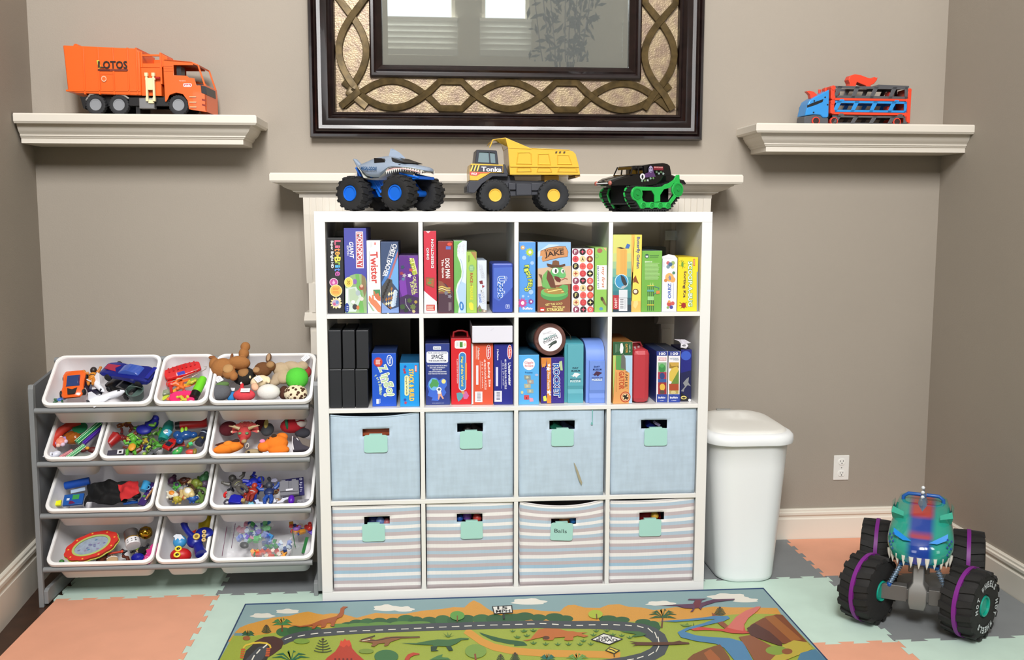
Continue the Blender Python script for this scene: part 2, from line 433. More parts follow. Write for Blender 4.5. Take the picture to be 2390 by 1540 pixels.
# frieze board between the pilasters
MB().box(.0, 1.49, .46, YW, 1.10, 1.53).build('frieze', fp, CREAM)
def pilaster(x0, x1):
 s = MB();
 # upper corbel bulging forward, fluted
 prof = [(.455, 1.18), (.45, 1.20), (.435, 1.27), (.425, 1.33), (.415, 1.40), (.405, 1.46), (.40, 1.527), (YW, 1.527), (YW, 1.18)]
 s.prism(prof, x0+.006, x1-.006, 'x'); n = 7
 for k in range(n):
  a = x0+.014+(x1-x0-.028)*k/n; b = a+(x1-x0-.028)/n*.66
  s.prism([(p[0]-.005 if i < 7 else p[0], p[1]) for i, p in enumerate(prof)], a, b, 'x')
 r = s.build('pilaster', fp, CREAM)
 c = MB(); c.box(x0+.014, x1-.014, .45, YW, 1.055, 1.185)
 for k in range(5):
  a = x0+.026+(x1-x0-.05)*k/5; c.box(a, a+.014, .445, .45, 1.06, 1.18)
 c.build('corbel_base', r, CREAM)
 d = MB(); d.prism([(.455, 1.0), (.44, 1.008), (.425, 1.02), (.42, 1.03), (.43, 1.042), (.445, 1.052), (.45, 1.06), (YW, 1.06), (YW, 1.0)], x0-.004, x1+.004, 'x'); d.build('collar_molding', r, CREAM, smooth=30)
 e = MB(); e.box(x0+.016, x1-.016, .46, YW, 0, 1.0)
 for k in range(3):
  a = x0+.02+(x1-x0-.04)*k/3; e.box(a, a+(x1-x0-.04)/3*.62, .452, .46, .16, .98)
 e.box(x0, x1, .445, YW, 0, .15); e.build('shaft', r, CREAM)
pilaster(-.095, .115); pilaster(1.375, 1.585)
inner = M('8f887a', .6)
MB().box(.1, .33, .5, YW, 0, 1.12).build('inner_surround', fp, inner)
MB().box(1.13, 1.4, .5, YW, 0, 1.12).build('inner_surround', fp, inner)
# arched moulding on the panel above the firebox
ar = MB(); ac = Vector((.735, -.02));
for rr, yy, th in ((1.47, .452, .02), (1.43, .447, .012)):
 ring = []
 for i in range(25):
  a = R(62+56*i/24); ring.append((ac.x+rr*math.cos(a), ac.y+rr*math.sin(a)))
 ring2 = [(ac.x+(p[0]-ac.x)*(rr-th*2)/rr, ac.y+(p[1]-ac.y)*(rr-th*2)/rr) for p in ring]
 for i in range(24): ar.prism([ring[i], ring[i+1], ring2[i+1], ring2[i]], yy, .462, 'y')
ar.build('arch_molding', fp, CREAM)
fbx = MB(); fbx.box(.33, 1.13, .56, YW-.003, .05, 1.09); fbx.build('firebox', fp, M('0b0b0b', .6))
MB().box(.32, 1.14, .49, .50, 1.085, 1.105).build('brass_trim', fp, M('a08a4a', .3, metal=1))['label'] = 'brass trim'
# ---------------------------------------------------------------- wall shelves
def wall_shelf(x0, x1, zt, z1, l, r, label):
 t = thing('wall_shelf', label, 'shelf', ((x0+x1)/2, YW, z1), group='cream wall shelves')
 crown(z1, zt, .26, x0, x1, t, 'shelf_board', 'crown_molding', CREAM, l, r, base=.19)
 return t
wall_shelf(-1.162, -.251, 1.843, 1.733, False, True, 'cream moulded wall shelf carrying the orange garbage truck')
wall_shelf(1.738, 2.661, 1.830, 1.719, True, False, 'cream moulded wall shelf carrying the blue and red car hauler')
# ---------------------------------------------------------------- mirror
def mirror():
 t = thing('wall_mirror', 'large dark wood framed mirror with bronze interlaced strapwork on gold panels', 'mirror', (.75, YW, 1.776))
 X0, X1, Z0, Z1 = -.072, 1.573, 1.776, 3.1
 wd = M('1a0e0d', .25, noise_=.35, scale=25, coat=.2)
 gx0, gx1, gz0, gz1 = .228, 1.256, 2.077, 2.80
 def frame(prof, x0, x1, z0, z1, name, mat):
  # prof: (inset, out) ; rectangular picture frame
  m = MB(); n = len(prof); vs = []
  for i, (a, o) in enumerate(prof):
   y = YW-o; vs += [(x0+a, y, z0+a), (x1-a, y, z0+a), (x1-a, y, z1-a), (x0+a, y, z1-a)]
  fs = []
  for i in range(n-1):
   for k in range(4): k2 = (k+1) % 4; fs.append((i*4+k, i*4+k2, (i+1)*4+k2, (i+1)*4+k))
  m.add(vs, fs); return m.build(name, t, mat, smooth=30)
 frame([(0, 0), (0, .05), (.004, .058), (.014, .06), (.02, .052), (.024, .062), (.03, .066), (.036, .058), (.05, .054), (.066, .060), (.076, .062), (.082, .054), (.09, .046), (.096, .050), (.104, .044), (.108, .02)], X0, X1, Z0, Z1, 'outer_frame', wd)
 fr2 = frame([(-.052, .02), (-.052, .040), (-.046, .046), (-.036, .046), (-.03, .040), (-.022, .044), (-.012, .036), (-.002, .026), (0, .012)], gx0, gx1, gz0, gz1, 'inner_frame', wd)
 px0, px1, pz0 = X0+.108, X1-.108, Z0+.108; ix0, ix1, iz0 = gx0-.052, gx1+.052, gz0-.052
 pn = MB(); gold = M('c2ac86', .35, metal=.35, noise_=.4, scale=30, bump=.5, bscale=150, h2='7e6a58')
 pn.box(px0-.01, px1+.01, YW-.022, YW-.01, pz0-.01, iz0); pn.box(px0-.01, ix0, YW-.022, YW-.01, iz0, Z1-.1); pn.box(ix1, px1+.01, YW-.022, YW-.01, iz0, Z1-.1)
 pn.build('gold_panel', t, gold)
 gl = MB(); bev = .022
 y = YW-.013
 ins = [(gx0+bev, gz0+bev), (gx1-bev, gz0+bev), (gx1-bev, gz1-bev), (gx0+bev, gz1-bev)]; ou = [(gx0, gz0), (gx1, gz0), (gx1, gz1), (gx0, gz1)]
 vs = [(a, y-.0015, b) for a, b in ins]+[(a, y, b) for a, b in ou]
 gl.add(vs, [(0, 1, 2, 3)]+[(k, (k+1) % 4, 4+(k+1) % 4, 4+k) for k in range(4)])
 gl.build('mirror_glass', t, M('d9e0de', .015, metal=.86))
 # strapwork: bands traced on the panel
 br = M('5a4a2c', .42, metal=.45, noise_=.25, scale=40); w = .029
 def band(pts, k, closed=False):
  m = MB(); n = len(pts); prof = [(-1, 0), (-.96, .009), (-.82, .0105), (.82, .0075), (.96, .009), (1, 0)]
  rings = []
  for i, p in enumerate(pts):
   a = pts[(i-1) % n] if (closed or i) else p; b = pts[(i+1) % n] if (closed or i < n-1) else p
   dx, dz = b[0]-a[0], b[1]-a[1]; l = math.hypot(dx, dz)
   rings.append([(p[0]-dz/l*w/2*q, YW-.022-o-k*.003, p[1]+dx/l*w/2*q) for q, o in prof])
  if closed: rings.append(rings[0])
  m.loft(rings, caps=not closed, closed=False); m.build('strapwork_band', t, br, smooth=50)
 def arc(cx, cz, rx, rz, a0, a1, n=18): return [(cx+rx*math.cos(R(a0+(a1-a0)*i/n)), cz+rz*math.sin(R(a0+(a1-a0)*i/n))) for i in range(n+1)]
 # bottom run: lens shapes (two arcs) joined by hexagons
 zb, zt = pz0+w*.55, iz0-w*.5; zc = (zb+zt)/2; hz = (zt-zb)/2
 cxs = (px0+px1)/2; dl = .485
 hexes = [cxs-dl/2, cxs+dl/2]; lens = [cxs-dl, cxs, cxs+dl]; hw = .045
 up = []; lo = []
 # the two interlacing strands, upper first
 def strand(sg):
  P = [(lens[0]-.20, zc-sg*hz*.9)]
  for i, cx in enumerate(lens):
   rx = .155
   P += [(cx-rx+2*rx*k/14, zc+sg*hz*(math.sin(math.pi*(.12+.76*k/14))*2.0-1.0)) for k in range(15)]
   if i < 2: hx = hexes[i]; P += [(hx-hw, zc-sg*hz), (hx+hw, zc-sg*hz)]
  P.append((lens[2]+.20, zc-sg*hz*.9)); return P
 band(strand(1), 0); band(strand(-1), 1)
 # side runs
 for sx, (a, b) in ((-1, (px0, ix0)), (1, (ix1, px1))):
  xc = (a+b)/2; hx = (b-a)/2-w*.5
  def vs_(sg):
   P = [(xc+sg*sx*hx*-.95, pz0+.02)]
   for cz in (pz0+.245, pz0+.245+.51, pz0+.245+1.02):
    P += [(xc+sg*hx*(math.sin(math.pi*(.1+.8*k/14))*2.0-1.0), cz-.165+.33*k/14) for k in range(15)]
    P += [(xc-sg*hx, cz+.255-.045), (xc-sg*hx, cz+.255+.045)]
   return [p for p in P if p[1] < Z1-.12]
  band(vs_(1), 2); band(vs_(-1), 3)
 bg = MB().box(gx0-.05, gx1+.05, YW-.012, YW-.002, gz0-.05, gz1+.05); bg.build('backing_board', t, M('2a1614', .7))
mirror()
# ---------------------------------------------------------------- outlet
def outlet():
 t = thing('wall_outlet', 'white double electrical outlet on the wall right of the trash can', 'outlet', (2.264, YW, .32))
 p = MB(); p.box(2.228, 2.3, YW-.006, YW, .266, .381); p.build('cover_plate', t, M('ecebe6', .35), bevel=.003)
 for zc in (.351, .297):
  r = MB(); r.lathe([(0, 0), (.0165, 0), (.0165, -.002), (.0155, -.003), (0, -.003)], 24, 'y', (0, 0, 0)); r.v = [Vector((v.x+2.264, v.y+YW-.006, max(-.0135, min(.0135, v.z))+zc)) for v in r.v]
  q = r.build('receptacle', t, M('f2f1ec', .3))
  s = MB(); s.box(2.2565, 2.2585, YW-.0095, YW-.0088, zc+.0, zc+.008); s.box(2.269, 2.271, YW-.0095, YW-.0088, zc+.001, zc+.008); s.cyl(.0025, YW-.0095, YW-.0088, 'y', (2.264, 0, zc-.006), 10)
  s.build('socket_slot', q, M('151515', .6))
 MB().cyl(.002, YW-.007, YW-.0058, 'y', (2.264, 0, .324), 10).build('screw', t, M('b8b6b0', .3, metal=1))
outlet()
# tall dried branches standing behind the camera, seen in the mirror
def branches():
 t = thing('branch_arrangement', 'dark leafy branches behind the camera, reflected in the mirror', 'plant', (1.62, -4.1, -.012))
 v = MB(); v.lathe([(0, -.012), (.14, -.012), (.2, .3), (.16, .8), (.1, 1.0), (.08, 1.0), (.08, .5), (0, .5)], 24, 'z', (1.62, -4.1, 0)); v.build('vase', t, M('3a3f45', .3), smooth=True)
 rd = random.Random(4); lm = M('2f3a33', .6); br = MB(); lv = MB()
 for k in range(9):
  x, y, z = 1.62, -4.1, .6; dx = (k-4)*.022; pts = [(x, y, z)]
  for i in range(14):
   x += dx*.16*i*.3+rd.uniform(-.015, .015); y += rd.uniform(-.02, .02); z += .235; pts.append((x, y, z))
   if i > 6:
    for q in range(7):
     a = rd.uniform(0, 6.28); l = rd.uniform(.06, .12); c = Vector((x+rd.uniform(-.1, .1), y+rd.uniform(-.08, .08), z+rd.uniform(-.1, .1)))
     d = Vector((math.cos(a), math.sin(a)*.4, math.sin(a)))*l; e = Vector((-d.z, 0, d.x))*.16
     lv.add([c-d/2, c+e, c+d/2, c-e], [(0, 1, 2, 3)])
  br.tube(pts, [.009-.0004*i for i in range(len(pts))], 6)
 br.build('branch', t, M('2a2320', .7), smooth=True); o = lv.build('foliage', t, lm, fix=False); o['kind'] = 'stuff'
branches()
# ---------------------------------------------------------------- white cube shelving unit
KW = 1.47; KTH = .039; KS = .016; KC = (KW-2*KTH-3*KS)/4; KD = .39
WHITE = M('eae9e6', .3)
def shelving():
 t = thing('shelving_unit', 'white four by four cube shelving unit holding games and fabric bins', 'shelf', (KW/2, 0, 0))
 b = .0012
 MB().box(0, KW, 0, KD, KW-KTH, KW).build('top_panel', t, WHITE, bevel=b)
 MB().box(0, KW, 0, KD, 0, KTH).build('bottom_panel', t, WHITE, bevel=b)
 MB().box(0, KTH, 0, KD, KTH, KW-KTH).build('side_panel', t, WHITE, bevel=b)
 MB().box(KW-KTH, KW, 0, KD, KTH, KW-KTH).build('side_panel', t, WHITE, bevel=b)
 for i in range(3):
  z = KW-KTH-KC-(KC+KS)*i
  MB().box(KTH, KW-KTH, .001, KD, z-KS, z).build('shelf_board', t, WHITE, bevel=b)
 for c in range(3):
  for r in range(4):
   x = KTH+KC+(KC+KS)*c; z1 = KW-KTH-(KC+KS)*r
   MB().box(x, x+KS, .001, KD, z1-KC, z1).build('divider', t, WHITE, bevel=b)
 for x, s in ((KTH, 1), (KW-KTH, -1)):
  m = MB(); m.box(x+s*.0, x+s*.045, KD+.002, KD+.006, 1.355, 1.395); m.box(x, x+s*.004, KD-.035, KD+.004, 1.355, 1.395)
  m.cyl(.007, KD, KD+.002, 'y', (x+s*.028, 0, 1.375), 14)
  m.build('wall_bracket', t, M('a9adab', .35, metal=1))['label'] = 'small steel wall bracket'
shelving()
SHZ = [KW-KTH-KC-(KC+KS)*i for i in range(3)]+[KTH]     # floor height of each row
CUX = [KTH+(KC+KS)*i for i in range(4)]                 # left side of each column
# ---------------------------------------------------------------- fabric bins
STR = 'wbmwmbwbmwbmwmbmwbmBwbmwm'
def stripe_mat():
 m = bpy.data.materials.new('striped_linen'); m.use_nodes = True; nt = m.node_tree; b = nt.nodes['Principled BSDF']; b.inputs['Roughness'].default_value = .9
 uv = nt.nodes.new('ShaderNodeUVMap'); sp = nt.nodes.new('ShaderNodeSeparateXYZ'); cr = nt.nodes.new('ShaderNodeValToRGB'); cr.color_ramp.interpolation = 'CONSTANT'
 nt.links.new(uv.outputs[0], sp.inputs[0]); nt.links.new(sp.outputs[1], cr.inputs[0])
 C = {'w': rgb('efedec'), 'b': rgb('b4c9da'), 'm': rgb('c3b7bb'), 'B': rgb('a4c4da')}
 el = cr.color_ramp.elements; n = len(STR)
 el[0].position = 0; el[0].color = C[STR[-1]]; el[1].position = 1/n; el[1].color = C[STR[-2]]
 for i in range(2, n): e = el.new(i/n); e.color = C[STR[n-1-i]]
 wv = nt.nodes.new('ShaderNodeTexNoise'); wv.inputs['Scale'].default_value = 90; tc = nt.nodes.new('ShaderNodeTexCoord'); mp = nt.nodes.new('ShaderNodeMapping'); mp.inputs['Scale'].default_value = (6, 1, .25)
 nt.links.new(tc.outputs['Object'], mp.inputs[0]); nt.links.new(mp.outputs[0], wv.inputs[0])
 mx = nt.nodes.new('ShaderNodeMix'); mx.data_type = 'RGBA'; mx.blend_type = 'MULTIPLY'; mx.inputs[0].default_value = .1
 nt.links.new(cr.outputs[0], mx.inputs[6]); nt.links.new(wv.outputs[0], mx.inputs[7]); nt.links.new(mx.outputs[2], b.inputs['Base Color'])
 return m
def linen_mat(h):
 m = bpy.data.materials.new('linen'); m.use_nodes = True; nt = m.node_tree; b = nt.nodes['Principled BSDF']; b.inputs['Roughness'].default_value = .9
 tc = nt.nodes.new('ShaderNodeTexCoord'); last = None; c = rgb(h)
 mx = nt.nodes.new('ShaderNodeMix'); mx.data_type = 'RGBA'; mx.inputs[6].default_value = tuple(x*.95 for x in c[:3])+(1,); mx.inputs[7].default_value = tuple(min(1, x*1.05) for x in c[:3])+(1,)
 vals = []
 for s in ((22, 22, 4), (4, 22, 22)):
  mp = nt.nodes.new('ShaderNodeMapping'); mp.inputs['Scale'].default_value = s; n = nt.nodes.new('ShaderNodeTexNoise'); n.inputs['Scale'].default_value = 3; n.inputs['Detail'].default_value = 5
  nt.links.new(tc.outputs['Object'], mp.inputs[0]); nt.links.new(mp.outputs[0], n.inputs[0]); vals.append(n)
 ad = nt.nodes.new('ShaderNodeMath'); ad.operation = 'ADD'; nt.links.new(vals[0].outputs[0], ad.inputs[0]); nt.links.new(vals[1].outputs[0], ad.inputs[1])
 mr = nt.nodes.new('ShaderNodeMapRange'); mr.inputs[1].default_value = .78; mr.inputs[2].default_value = 1.22; nt.links.new(ad.outputs[0], mr.inputs[0]); nt.links.new(mr.outputs[0], mx.inputs[0])
 nt.links.new(mx.outputs[2], b.inputs['Base Color']); return m
STRIPE = stripe_mat(); BLUE = linen_mat('b6c9da'); CARD = M('a6d6cc', .6); CARDE = M('dcf0ea', .6)
def fabric_bin(col, row, mat, x0p, x1p, ztop, sag, slot, card, label, shift=0, tilt=0, word=None, skew=0):
 """x0p,x1p: front edge px; slot: px rect of the handle opening; card: px rect"""
 z0 = SHZ[row]; yf = .012
 vm = (SHZ[row]+.15)
 cv = 770+ (CZ-vm)*CF/3.6-0
 xa = max(U(x0p[0], x0p[1], y=yf).x, CUX[col]+.004); xb = min(U(x1p[0], x1p[1], y=yf).x, CUX[col]+KC-.004)
 H = ztop-z0
 t = thing('fabric_bin', label, 'storage bin', ((xa+xb)/2, yf, z0+.001), group='fabric storage bins')
 s0 = U(slot[0], slot[1], y=yf); s1 = U(slot[2], slot[3], y=yf)
 us = sorted([0, 1]+[(s0.x-xa)/(xb-xa), (s1.x-xa)/(xb-xa)]); vs_ = sorted([0, 1]+[(s1.z-z0)/H, (s0.z-z0)/H])
 def sub(a, n):
  o = []
  for p, q, k in zip(a, a[1:], n): o += [p+(q-p)*i/k for i in range(k)]
  return o+[a[-1]]
 gu = sub(us, (7, 6, 7)); gv = sub(vs_, (16, 1, 5)); nu, nv = len(gu), len(gv)
 sa = [i for i, g in enumerate(gu) if us[1]-1e-6 <= g < us[2]-1e-6]; sb = [j for j, g in enumerate(gv) if vs_[1]-1e-6 <= g < vs_[2]-1e-6]
 rd = random.Random(col*7+row)
 def P(u, v, dy=0):
  c = 4*u*(1-u); dz = -sag*c*max(0, (v-.35)/.65)**1.3+skew*(u-.5)*v
  bul = .006*c*math.sin(math.pi*v)
  return (xa+(xb-xa)*u, yf-min(bul, .010)+dy+.0012*math.sin(u*9+v*5), z0+.001+H*v+dz)
 verts = [P(u, v) for v in gv for u in gu]; faces = []; uvv = {}
 for j in range(nv-1):
  for i in range(nu-1):
   if i in sa and j in sb: continue
   a = j*nu+i; faces.append((a, a+1, a+nu+1, a+nu))
 me = MB(); me.mat(mat); me.add(verts, faces)
 o = me.build('front_panel', t, smooth=True, solid=.003, fix=False)
 ul = o.data.uv_layers.new(name='UVMap')
 flat = [(u, v) for v in gv for u in gu]
 for l in o.data.loops: ul.data[l.index].uv = flat[l.vertex_index]
 body = MB(); body.mat(mat); d = .33; yb = yf+.0035
 for sx, x in ((0, xa), (1, xb)):
  body.grid(lambda a, b, x=x, sx=sx: (x+(.001 if sx == 0 else -.001), yb+d*a, z0+.001+H*b+(skew*(sx-.5)*b)*(1-a)), 8, 6)
 body.grid(lambda a, b: (xa+.001+(xb-xa-.002)*a, yb+d, z0+.001+H*b), 6, 6)
 body.grid(lambda a, b: (xa+.001+(xb-xa-.002)*a, yb+d*b, z0+.002), 6, 6)
 q = body.build('bin_body', t, smooth=True, solid=.002, fix=False)
 ul = q.data.uv_layers.new(name='UVMap');
 for l in q.data.loops:
  z = q.data.vertices[l.vertex_index].co.z; ul.data[l.index].uv = (0, min(1, max(0, z/H)))
 # hem along the top edge and a bound edge round the handle opening
 hm = MB(); hm.tube([P(i/20, .995, -.0015) for i in range(21)], .0028, 6); hm.build('hem', t, mat if mat != STRIPE else M('e3e0e2', .9), smooth=True)
 # card
 if card:
  c0, c1 = U(card[0], card[1], y=yf-.012), U(card[2], card[3], y=yf-.012)
  cm = MB(); cx, cz = (c0.x+c1.x)/2, (c0.z+c1.z)/2; w2, h2 = (c1.x-c0.x)/2, (c0.z-c1.z)/2
  pts = []
  for k in range(40):
   a = 2*math.pi*k/40; ca, sa_ = math.cos(a), math.sin(a)
   qx = math.copysign(abs(ca)**.28, ca); qz = math.copysign(abs(sa_)**.28, sa_)
   qx *= 1-.05*(1-abs(qz)**2); qz *= 1-.03*(1-abs(qx)**2)
   x, z = qx*w2, qz*h2; x, z = x*math.cos(tilt)-z*math.sin(tilt), x*math.sin(tilt)+z*math.cos(tilt)
   pts.append((cx+x, cz+z))
  cm.prism(pts, yf-.0125, yf-.0115, 'y'); cm.mat(CARDE)
  cm.box(cx-w2*.52, cx+w2*.52, yf-.0115, yf+.004, c0.z-.001, c0.z+.0015); cm.box(cx-w2*.52, cx+w2*.52, yf+.003, yf+.004, c0.z-.02, c0.z)
  k = cm.build('name_card', t, None, bevel=0); k.data.materials.clear(); k.data.materials.append(CARD); k.data.materials.append(CARDE)
  k['label'] = 'mint name card clipped into the handle'
  if word:
   A = Art(plane((0, yf-.0128, 0), (0, -1, 0)), (0, -1, 0)); A.text(word, (1294, 1238), (1323, 1240), 8.5, '2b3a38', .0); A.done(k)
 return t
zr3 = U(900, 968, y=.012).z;
fabric_bin(0, 2, BLUE, (774, 1100), (981, 1100), U(777, 967, y=.01).z, .012, (846, 996, 909, 1013), (848, 1015, 906, 1056), 'pale blue fabric bin with orange showing in its handle slot', skew=.006)
fabric_bin(1, 2, BLUE, (994, 1100), (1198, 1100), U(996, 961, y=.01).z, .005, (1067, 986, 1127, 1005), (1072, 1006, 1127, 1047), 'pale blue fabric bin with black pieces showing in its handle slot', skew=.004)
fabric_bin(2, 2, BLUE, (1211, 1100), (1408, 1100), U(1213, 957, y=.01).z, .002, (1282, 981, 1341, 1000), (1286, 1001, 1340, 1041), 'pale blue fabric bin with a brown streak stain low on its front')
fabric_bin(3, 2, BLUE, (1424, 1100), (1624, 1100), U(1425, 955, y=.01).z, .003, (1496, 979, 1556, 998), (1503, 999, 1558, 1040), 'pale blue fabric bin with dark blue showing in its handle slot')
fabric_bin(0, 3, STRIPE, (776, 1280), (982, 1280), U(800, 1181, y=.01).z, .002, (850, 1205, 910, 1221), (844, 1223, 900, 1263), 'striped fabric bin in the first column, its stripes level and flat', skew=.004)
fabric_bin(1, 3, STRIPE, (995, 1280), (1198, 1280), U(1000, 1175, y=.01).z, .003, (1066, 1198, 1126, 1215), (1074, 1217, 1128, 1257), 'striped fabric bin with blue, purple and red toys in its slot')
fabric_bin(2, 3, STRIPE, (1213, 1280), (1407, 1280), U(1213, 1170, y=.01).z, .022, (1286, 1202, 1344, 1216), (1284, 1220, 1338, 1261), 'striped fabric bin with a sagging top and a card reading Balls', tilt=R(-3), word='Balls')
fabric_bin(3, 3, STRIPE, (1422, 1280), (1618, 1280), U(1424, 1166, y=.01).z, .007, (1492, 1193, 1549, 1210), (1491, 1212, 1544, 1251), 'striped fabric bin with red and yellow showing in its slot', skew=.01)
# stains on the third blue bin
bn = [o for o in bpy.data.objects if o.get('label', '').startswith('pale blue fabric bin with a brown')][0]
A = Art(plane((0, .001, 0), (0, -1, 0)), (0, -1, 0), base=.0)
A.poly([(1339, 1079), (1342, 1082), (1350, 1100), (1359, 1126), (1357, 1132), (1351, 1120), (1344, 1098)], 'a39c84')
A.line([(1383, 956), (1383, 972), (1382, 988)], 1.6, '6fb3b0'); A.ell(1381.5, 988, 2.2, 3.4, '6fb3b0')
A.done(bn, pic='stain')
# what shows inside the handle slots
def bin_content(name, label, cat, u, v, r, col, y=.09, kind='ball', grp=None):
 p = U(u, v, y=y); m = MB()
 if kind == 'ball': m.ball(p, r, 20, 12)
 elif kind == 'tube': m.tube([p+Vector((-r*3, 0, 0)), p+Vector((r*3, 0, .004))], r, 14)
 elif kind == 'block': m.at(p, (.3, .5, .4)).box(-r*1.6, r*1.6, -r, r, -r*.6, r*.6)
 o = m.build(name, mat=M(col, .4), smooth=True, loc=(p.x, p.y, p.z)); tag(o, label, cat, grp or 'toys showing through the bin handle slots'); return o
bin_content('toy_tube', 'orange toy tube inside the first pale blue bin', 'toy', 880, 1007, .022, 'd9704a', kind='tube', y=.06)
bin_content('toy_disc', 'black round toy in the slot of the second pale blue bin', 'toy', 1092, 1001, .02, '2a2426', y=.07)
bin_content('toy_block', 'grey black toy block in the slot of the second pale blue bin', 'toy', 1113, 997, .013, '3a3636', kind='block', y=.07)
bin_content('toy_brick', 'green translucent toy brick in the slot of the third pale blue bin', 'toy', 1300, 995, .02, '1f6a55', kind='block', y=.07)
bin_content('toy_brick', 'dark violet toy brick in the slot of the third pale blue bin', 'toy', 1325, 993, .016, '3a4560', kind='block', y=.08)
bin_content('toy_track', 'dark blue toy track piece in the slot of the fourth pale blue bin', 'toy', 1520, 992, .017, '1e2a7a', kind='block', y=.07)
bin_content('toy_track', 'pale lilac toy track piece in the slot of the fourth pale blue bin', 'toy', 1533, 988, .008, 'a9a2c8', kind='block', y=.05)
bin_content('soft_toy', 'navy soft toy in the slot of the first striped bin', 'toy', 872, 1215, .026, '27356e', y=.07)
bin_content('soft_toy', 'light blue soft toy in the slot of the first striped bin', 'toy', 888, 1216, .018, '6b86bd', y=.05)
bin_content('soft_toy', 'coral soft toy in the slot of the first striped bin', 'toy', 903, 1219, .016, 'b5666b', y=.05)
bin_content('toy_figure', 'blue rubber toy in the slot of the second striped bin', 'toy', 1073, 1209, .014, '2a57b0', y=.05)
bin_content('toy_figure', 'purple rubber toy in the slot of the second striped bin', 'toy', 1090, 1205, .018, '7a4fa8', y=.06)
bin_content('toy_figure', 'red rubber toy in the slot of the second striped bin', 'toy', 1114, 1208, .018, 'c8463a', y=.05)
bin_content('toy_ball', 'orange ball in the slot of the sagging striped bin', 'ball', 1318, 1211, .024, 'd0813a', y=.06)
bin_content('toy_ball', 'blue ball in the slot of the sagging striped bin', 'ball', 1337, 1214, .014, '2f7fd0', y=.045)
bin_content('toy_ball', 'dark brown ball in the slot of the sagging striped bin', 'ball', 1296, 1209, .016, '3a1512', y=.055)
bin_content('toy_tube', 'red toy tube in the slot of the fourth striped bin', 'toy', 1508, 1205, .018, '9c1f24', kind='tube', y=.07)
bin_content('toy_ring', 'yellow toy ring in the slot of the fourth striped bin', 'toy', 1528, 1203, .016, 'd9a93a', y=.045)
# ---------------------------------------------------------------- board games and puzzles in the two upper rows
ZA = ZM(740, 500, 1000, 750, 1602); ZB = ZM(970, 500, 1220, 750, 1540); ZC = ZM(1190, 500, 1440, 750, 1540); ZD = ZM(1410, 500, 1670, 750, 1602)
ZE = ZM(750, 730, 1000, 970, 1604); ZF = ZM(970, 730, 1220, 970, 1604); ZG = ZM(1190, 730, 1440, 970, 1604); ZH = ZM(1410, 730, 1670, 970, 1668)
GG = 'boxed games and puzzles in the cube shelves'
def game(name, label, zm, xl, xr, yt, yb, col, row, depth=.27, cat='board game', zoff=0, yfix=None, side=None, top=None, grp=GG, edge=.0012, colidx=None):
 zf = SHZ[row]+zoff+.0006
 u, v = zm((xl+xr)/2, yb); yf = yfix if yfix is not None else min(.06, max(.010, U(u, v, z=zf).y))
 vm = zm(0, (yt+yb)/2)[1]
 ul, ur = zm(xl, 0)[0], zm(xr, 0)[0]
 x0 = U(ul, vm, y=yf).x; x1 = U(ur, vm, y=yf).x
 c = int(((x0+x1)/2-KTH)/(KC+KS)) if colidx is None else colidx
 x0 = max(x0, CUX[c]+.0015); x1 = min(x1, CUX[c]+KC-.0015)
 z1 = U((ul+ur)/2, zm(0, yt)[1], y=yf).z
 t = thing(name, label, cat, ((x0+x1)/2, yf+depth/2, zf), group=grp)
 m = MB(); m.mat(M(col, .42));
 m.box(x0+.0003, x1-.0003, yf, yf+depth, zf, z1)
 o = m.build('box', t, bevel=edge, seg=2)
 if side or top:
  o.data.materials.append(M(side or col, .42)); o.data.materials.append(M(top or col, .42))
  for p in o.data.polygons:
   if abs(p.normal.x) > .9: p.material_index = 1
   if abs(p.normal.z) > .9: p.material_index = 2
 A = Art(plane((0, yf, 0), (0, -1, 0)), (0, -1, 0), zm=zm, base=.0002)
 A.root = t; A.g = (x0, x1, yf, zf, z1)
 return A
# --- first cube, top row
A = game('board_game', 'black game box with rainbow coloured lettering and two round badges', ZA, 138, 386, 337, 1425, '2b2b2d', 0)
for ch, y0, y1, c in zip('Lite-Brite', (372, 445, 492, 535, 588, 612, 690, 728, 775, 820), (440, 488, 530, 585, 608, 688, 725, 770, 818, 888), ('d96a86', 'd96a86', 'e8894e', 'efa94e', 'efd45a', 'f0dc5a', 'a9cf5a', '5ab0dc', '5f86d6', 'c260a8')):
 A.text(ch, (295, y0), (295, y1), 88 if ch in 'LBtl' else (30 if ch == '-' else 72), c, .05)
A.text('Super Bright HD', (212, 378), (216, 775), 48, 'f2f2f2', .03)
A.ell(240, 978, 62, 60, 'f0d8e4').ell(240, 978, 54, 52, 'c0529a').poly([(215, 990), (240, 940), (262, 985), (240, 1010)], 'e8b0d2')
A.ell(272, 1098, 90, 88, 'f0e4a0').ell(272, 1098, 80, 78, 'f0b45a').lines(225, 1050, 320, 1140, 4, 'd9703a', 8)
A.star(275, 1275, 90, 'e8d59a', 12, .7).ell(270, 1275, 55, 50, 'b8a8c0').ell(250, 1290, 22, 22, 'c0608a').ell(290, 1265, 22, 24, '6a8ac0').ell(325, 1215, 16, 20, 'f4f0e4').ell(325, 1330, 18, 20, 'f4f0e4')
A.done(A.root)
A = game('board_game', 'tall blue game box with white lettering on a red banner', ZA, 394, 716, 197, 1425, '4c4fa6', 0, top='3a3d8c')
A.poly([(555, 248), (660, 248), (672, 775), (562, 775)], 'e9dfe6').poly([(566, 262), (650, 262), (661, 762), (574, 762)], 'b9474f')
A.text('MONOPOLY', (609, 275), (616, 750), 72, 'f3ecef', .03)
A.text('GIANT', (490, 395), (500, 635), 62, 'f2f2f6', .05, shear=.2).text('EDITION', (440, 450), (445, 590), 26, 'e6e6f0', .02)
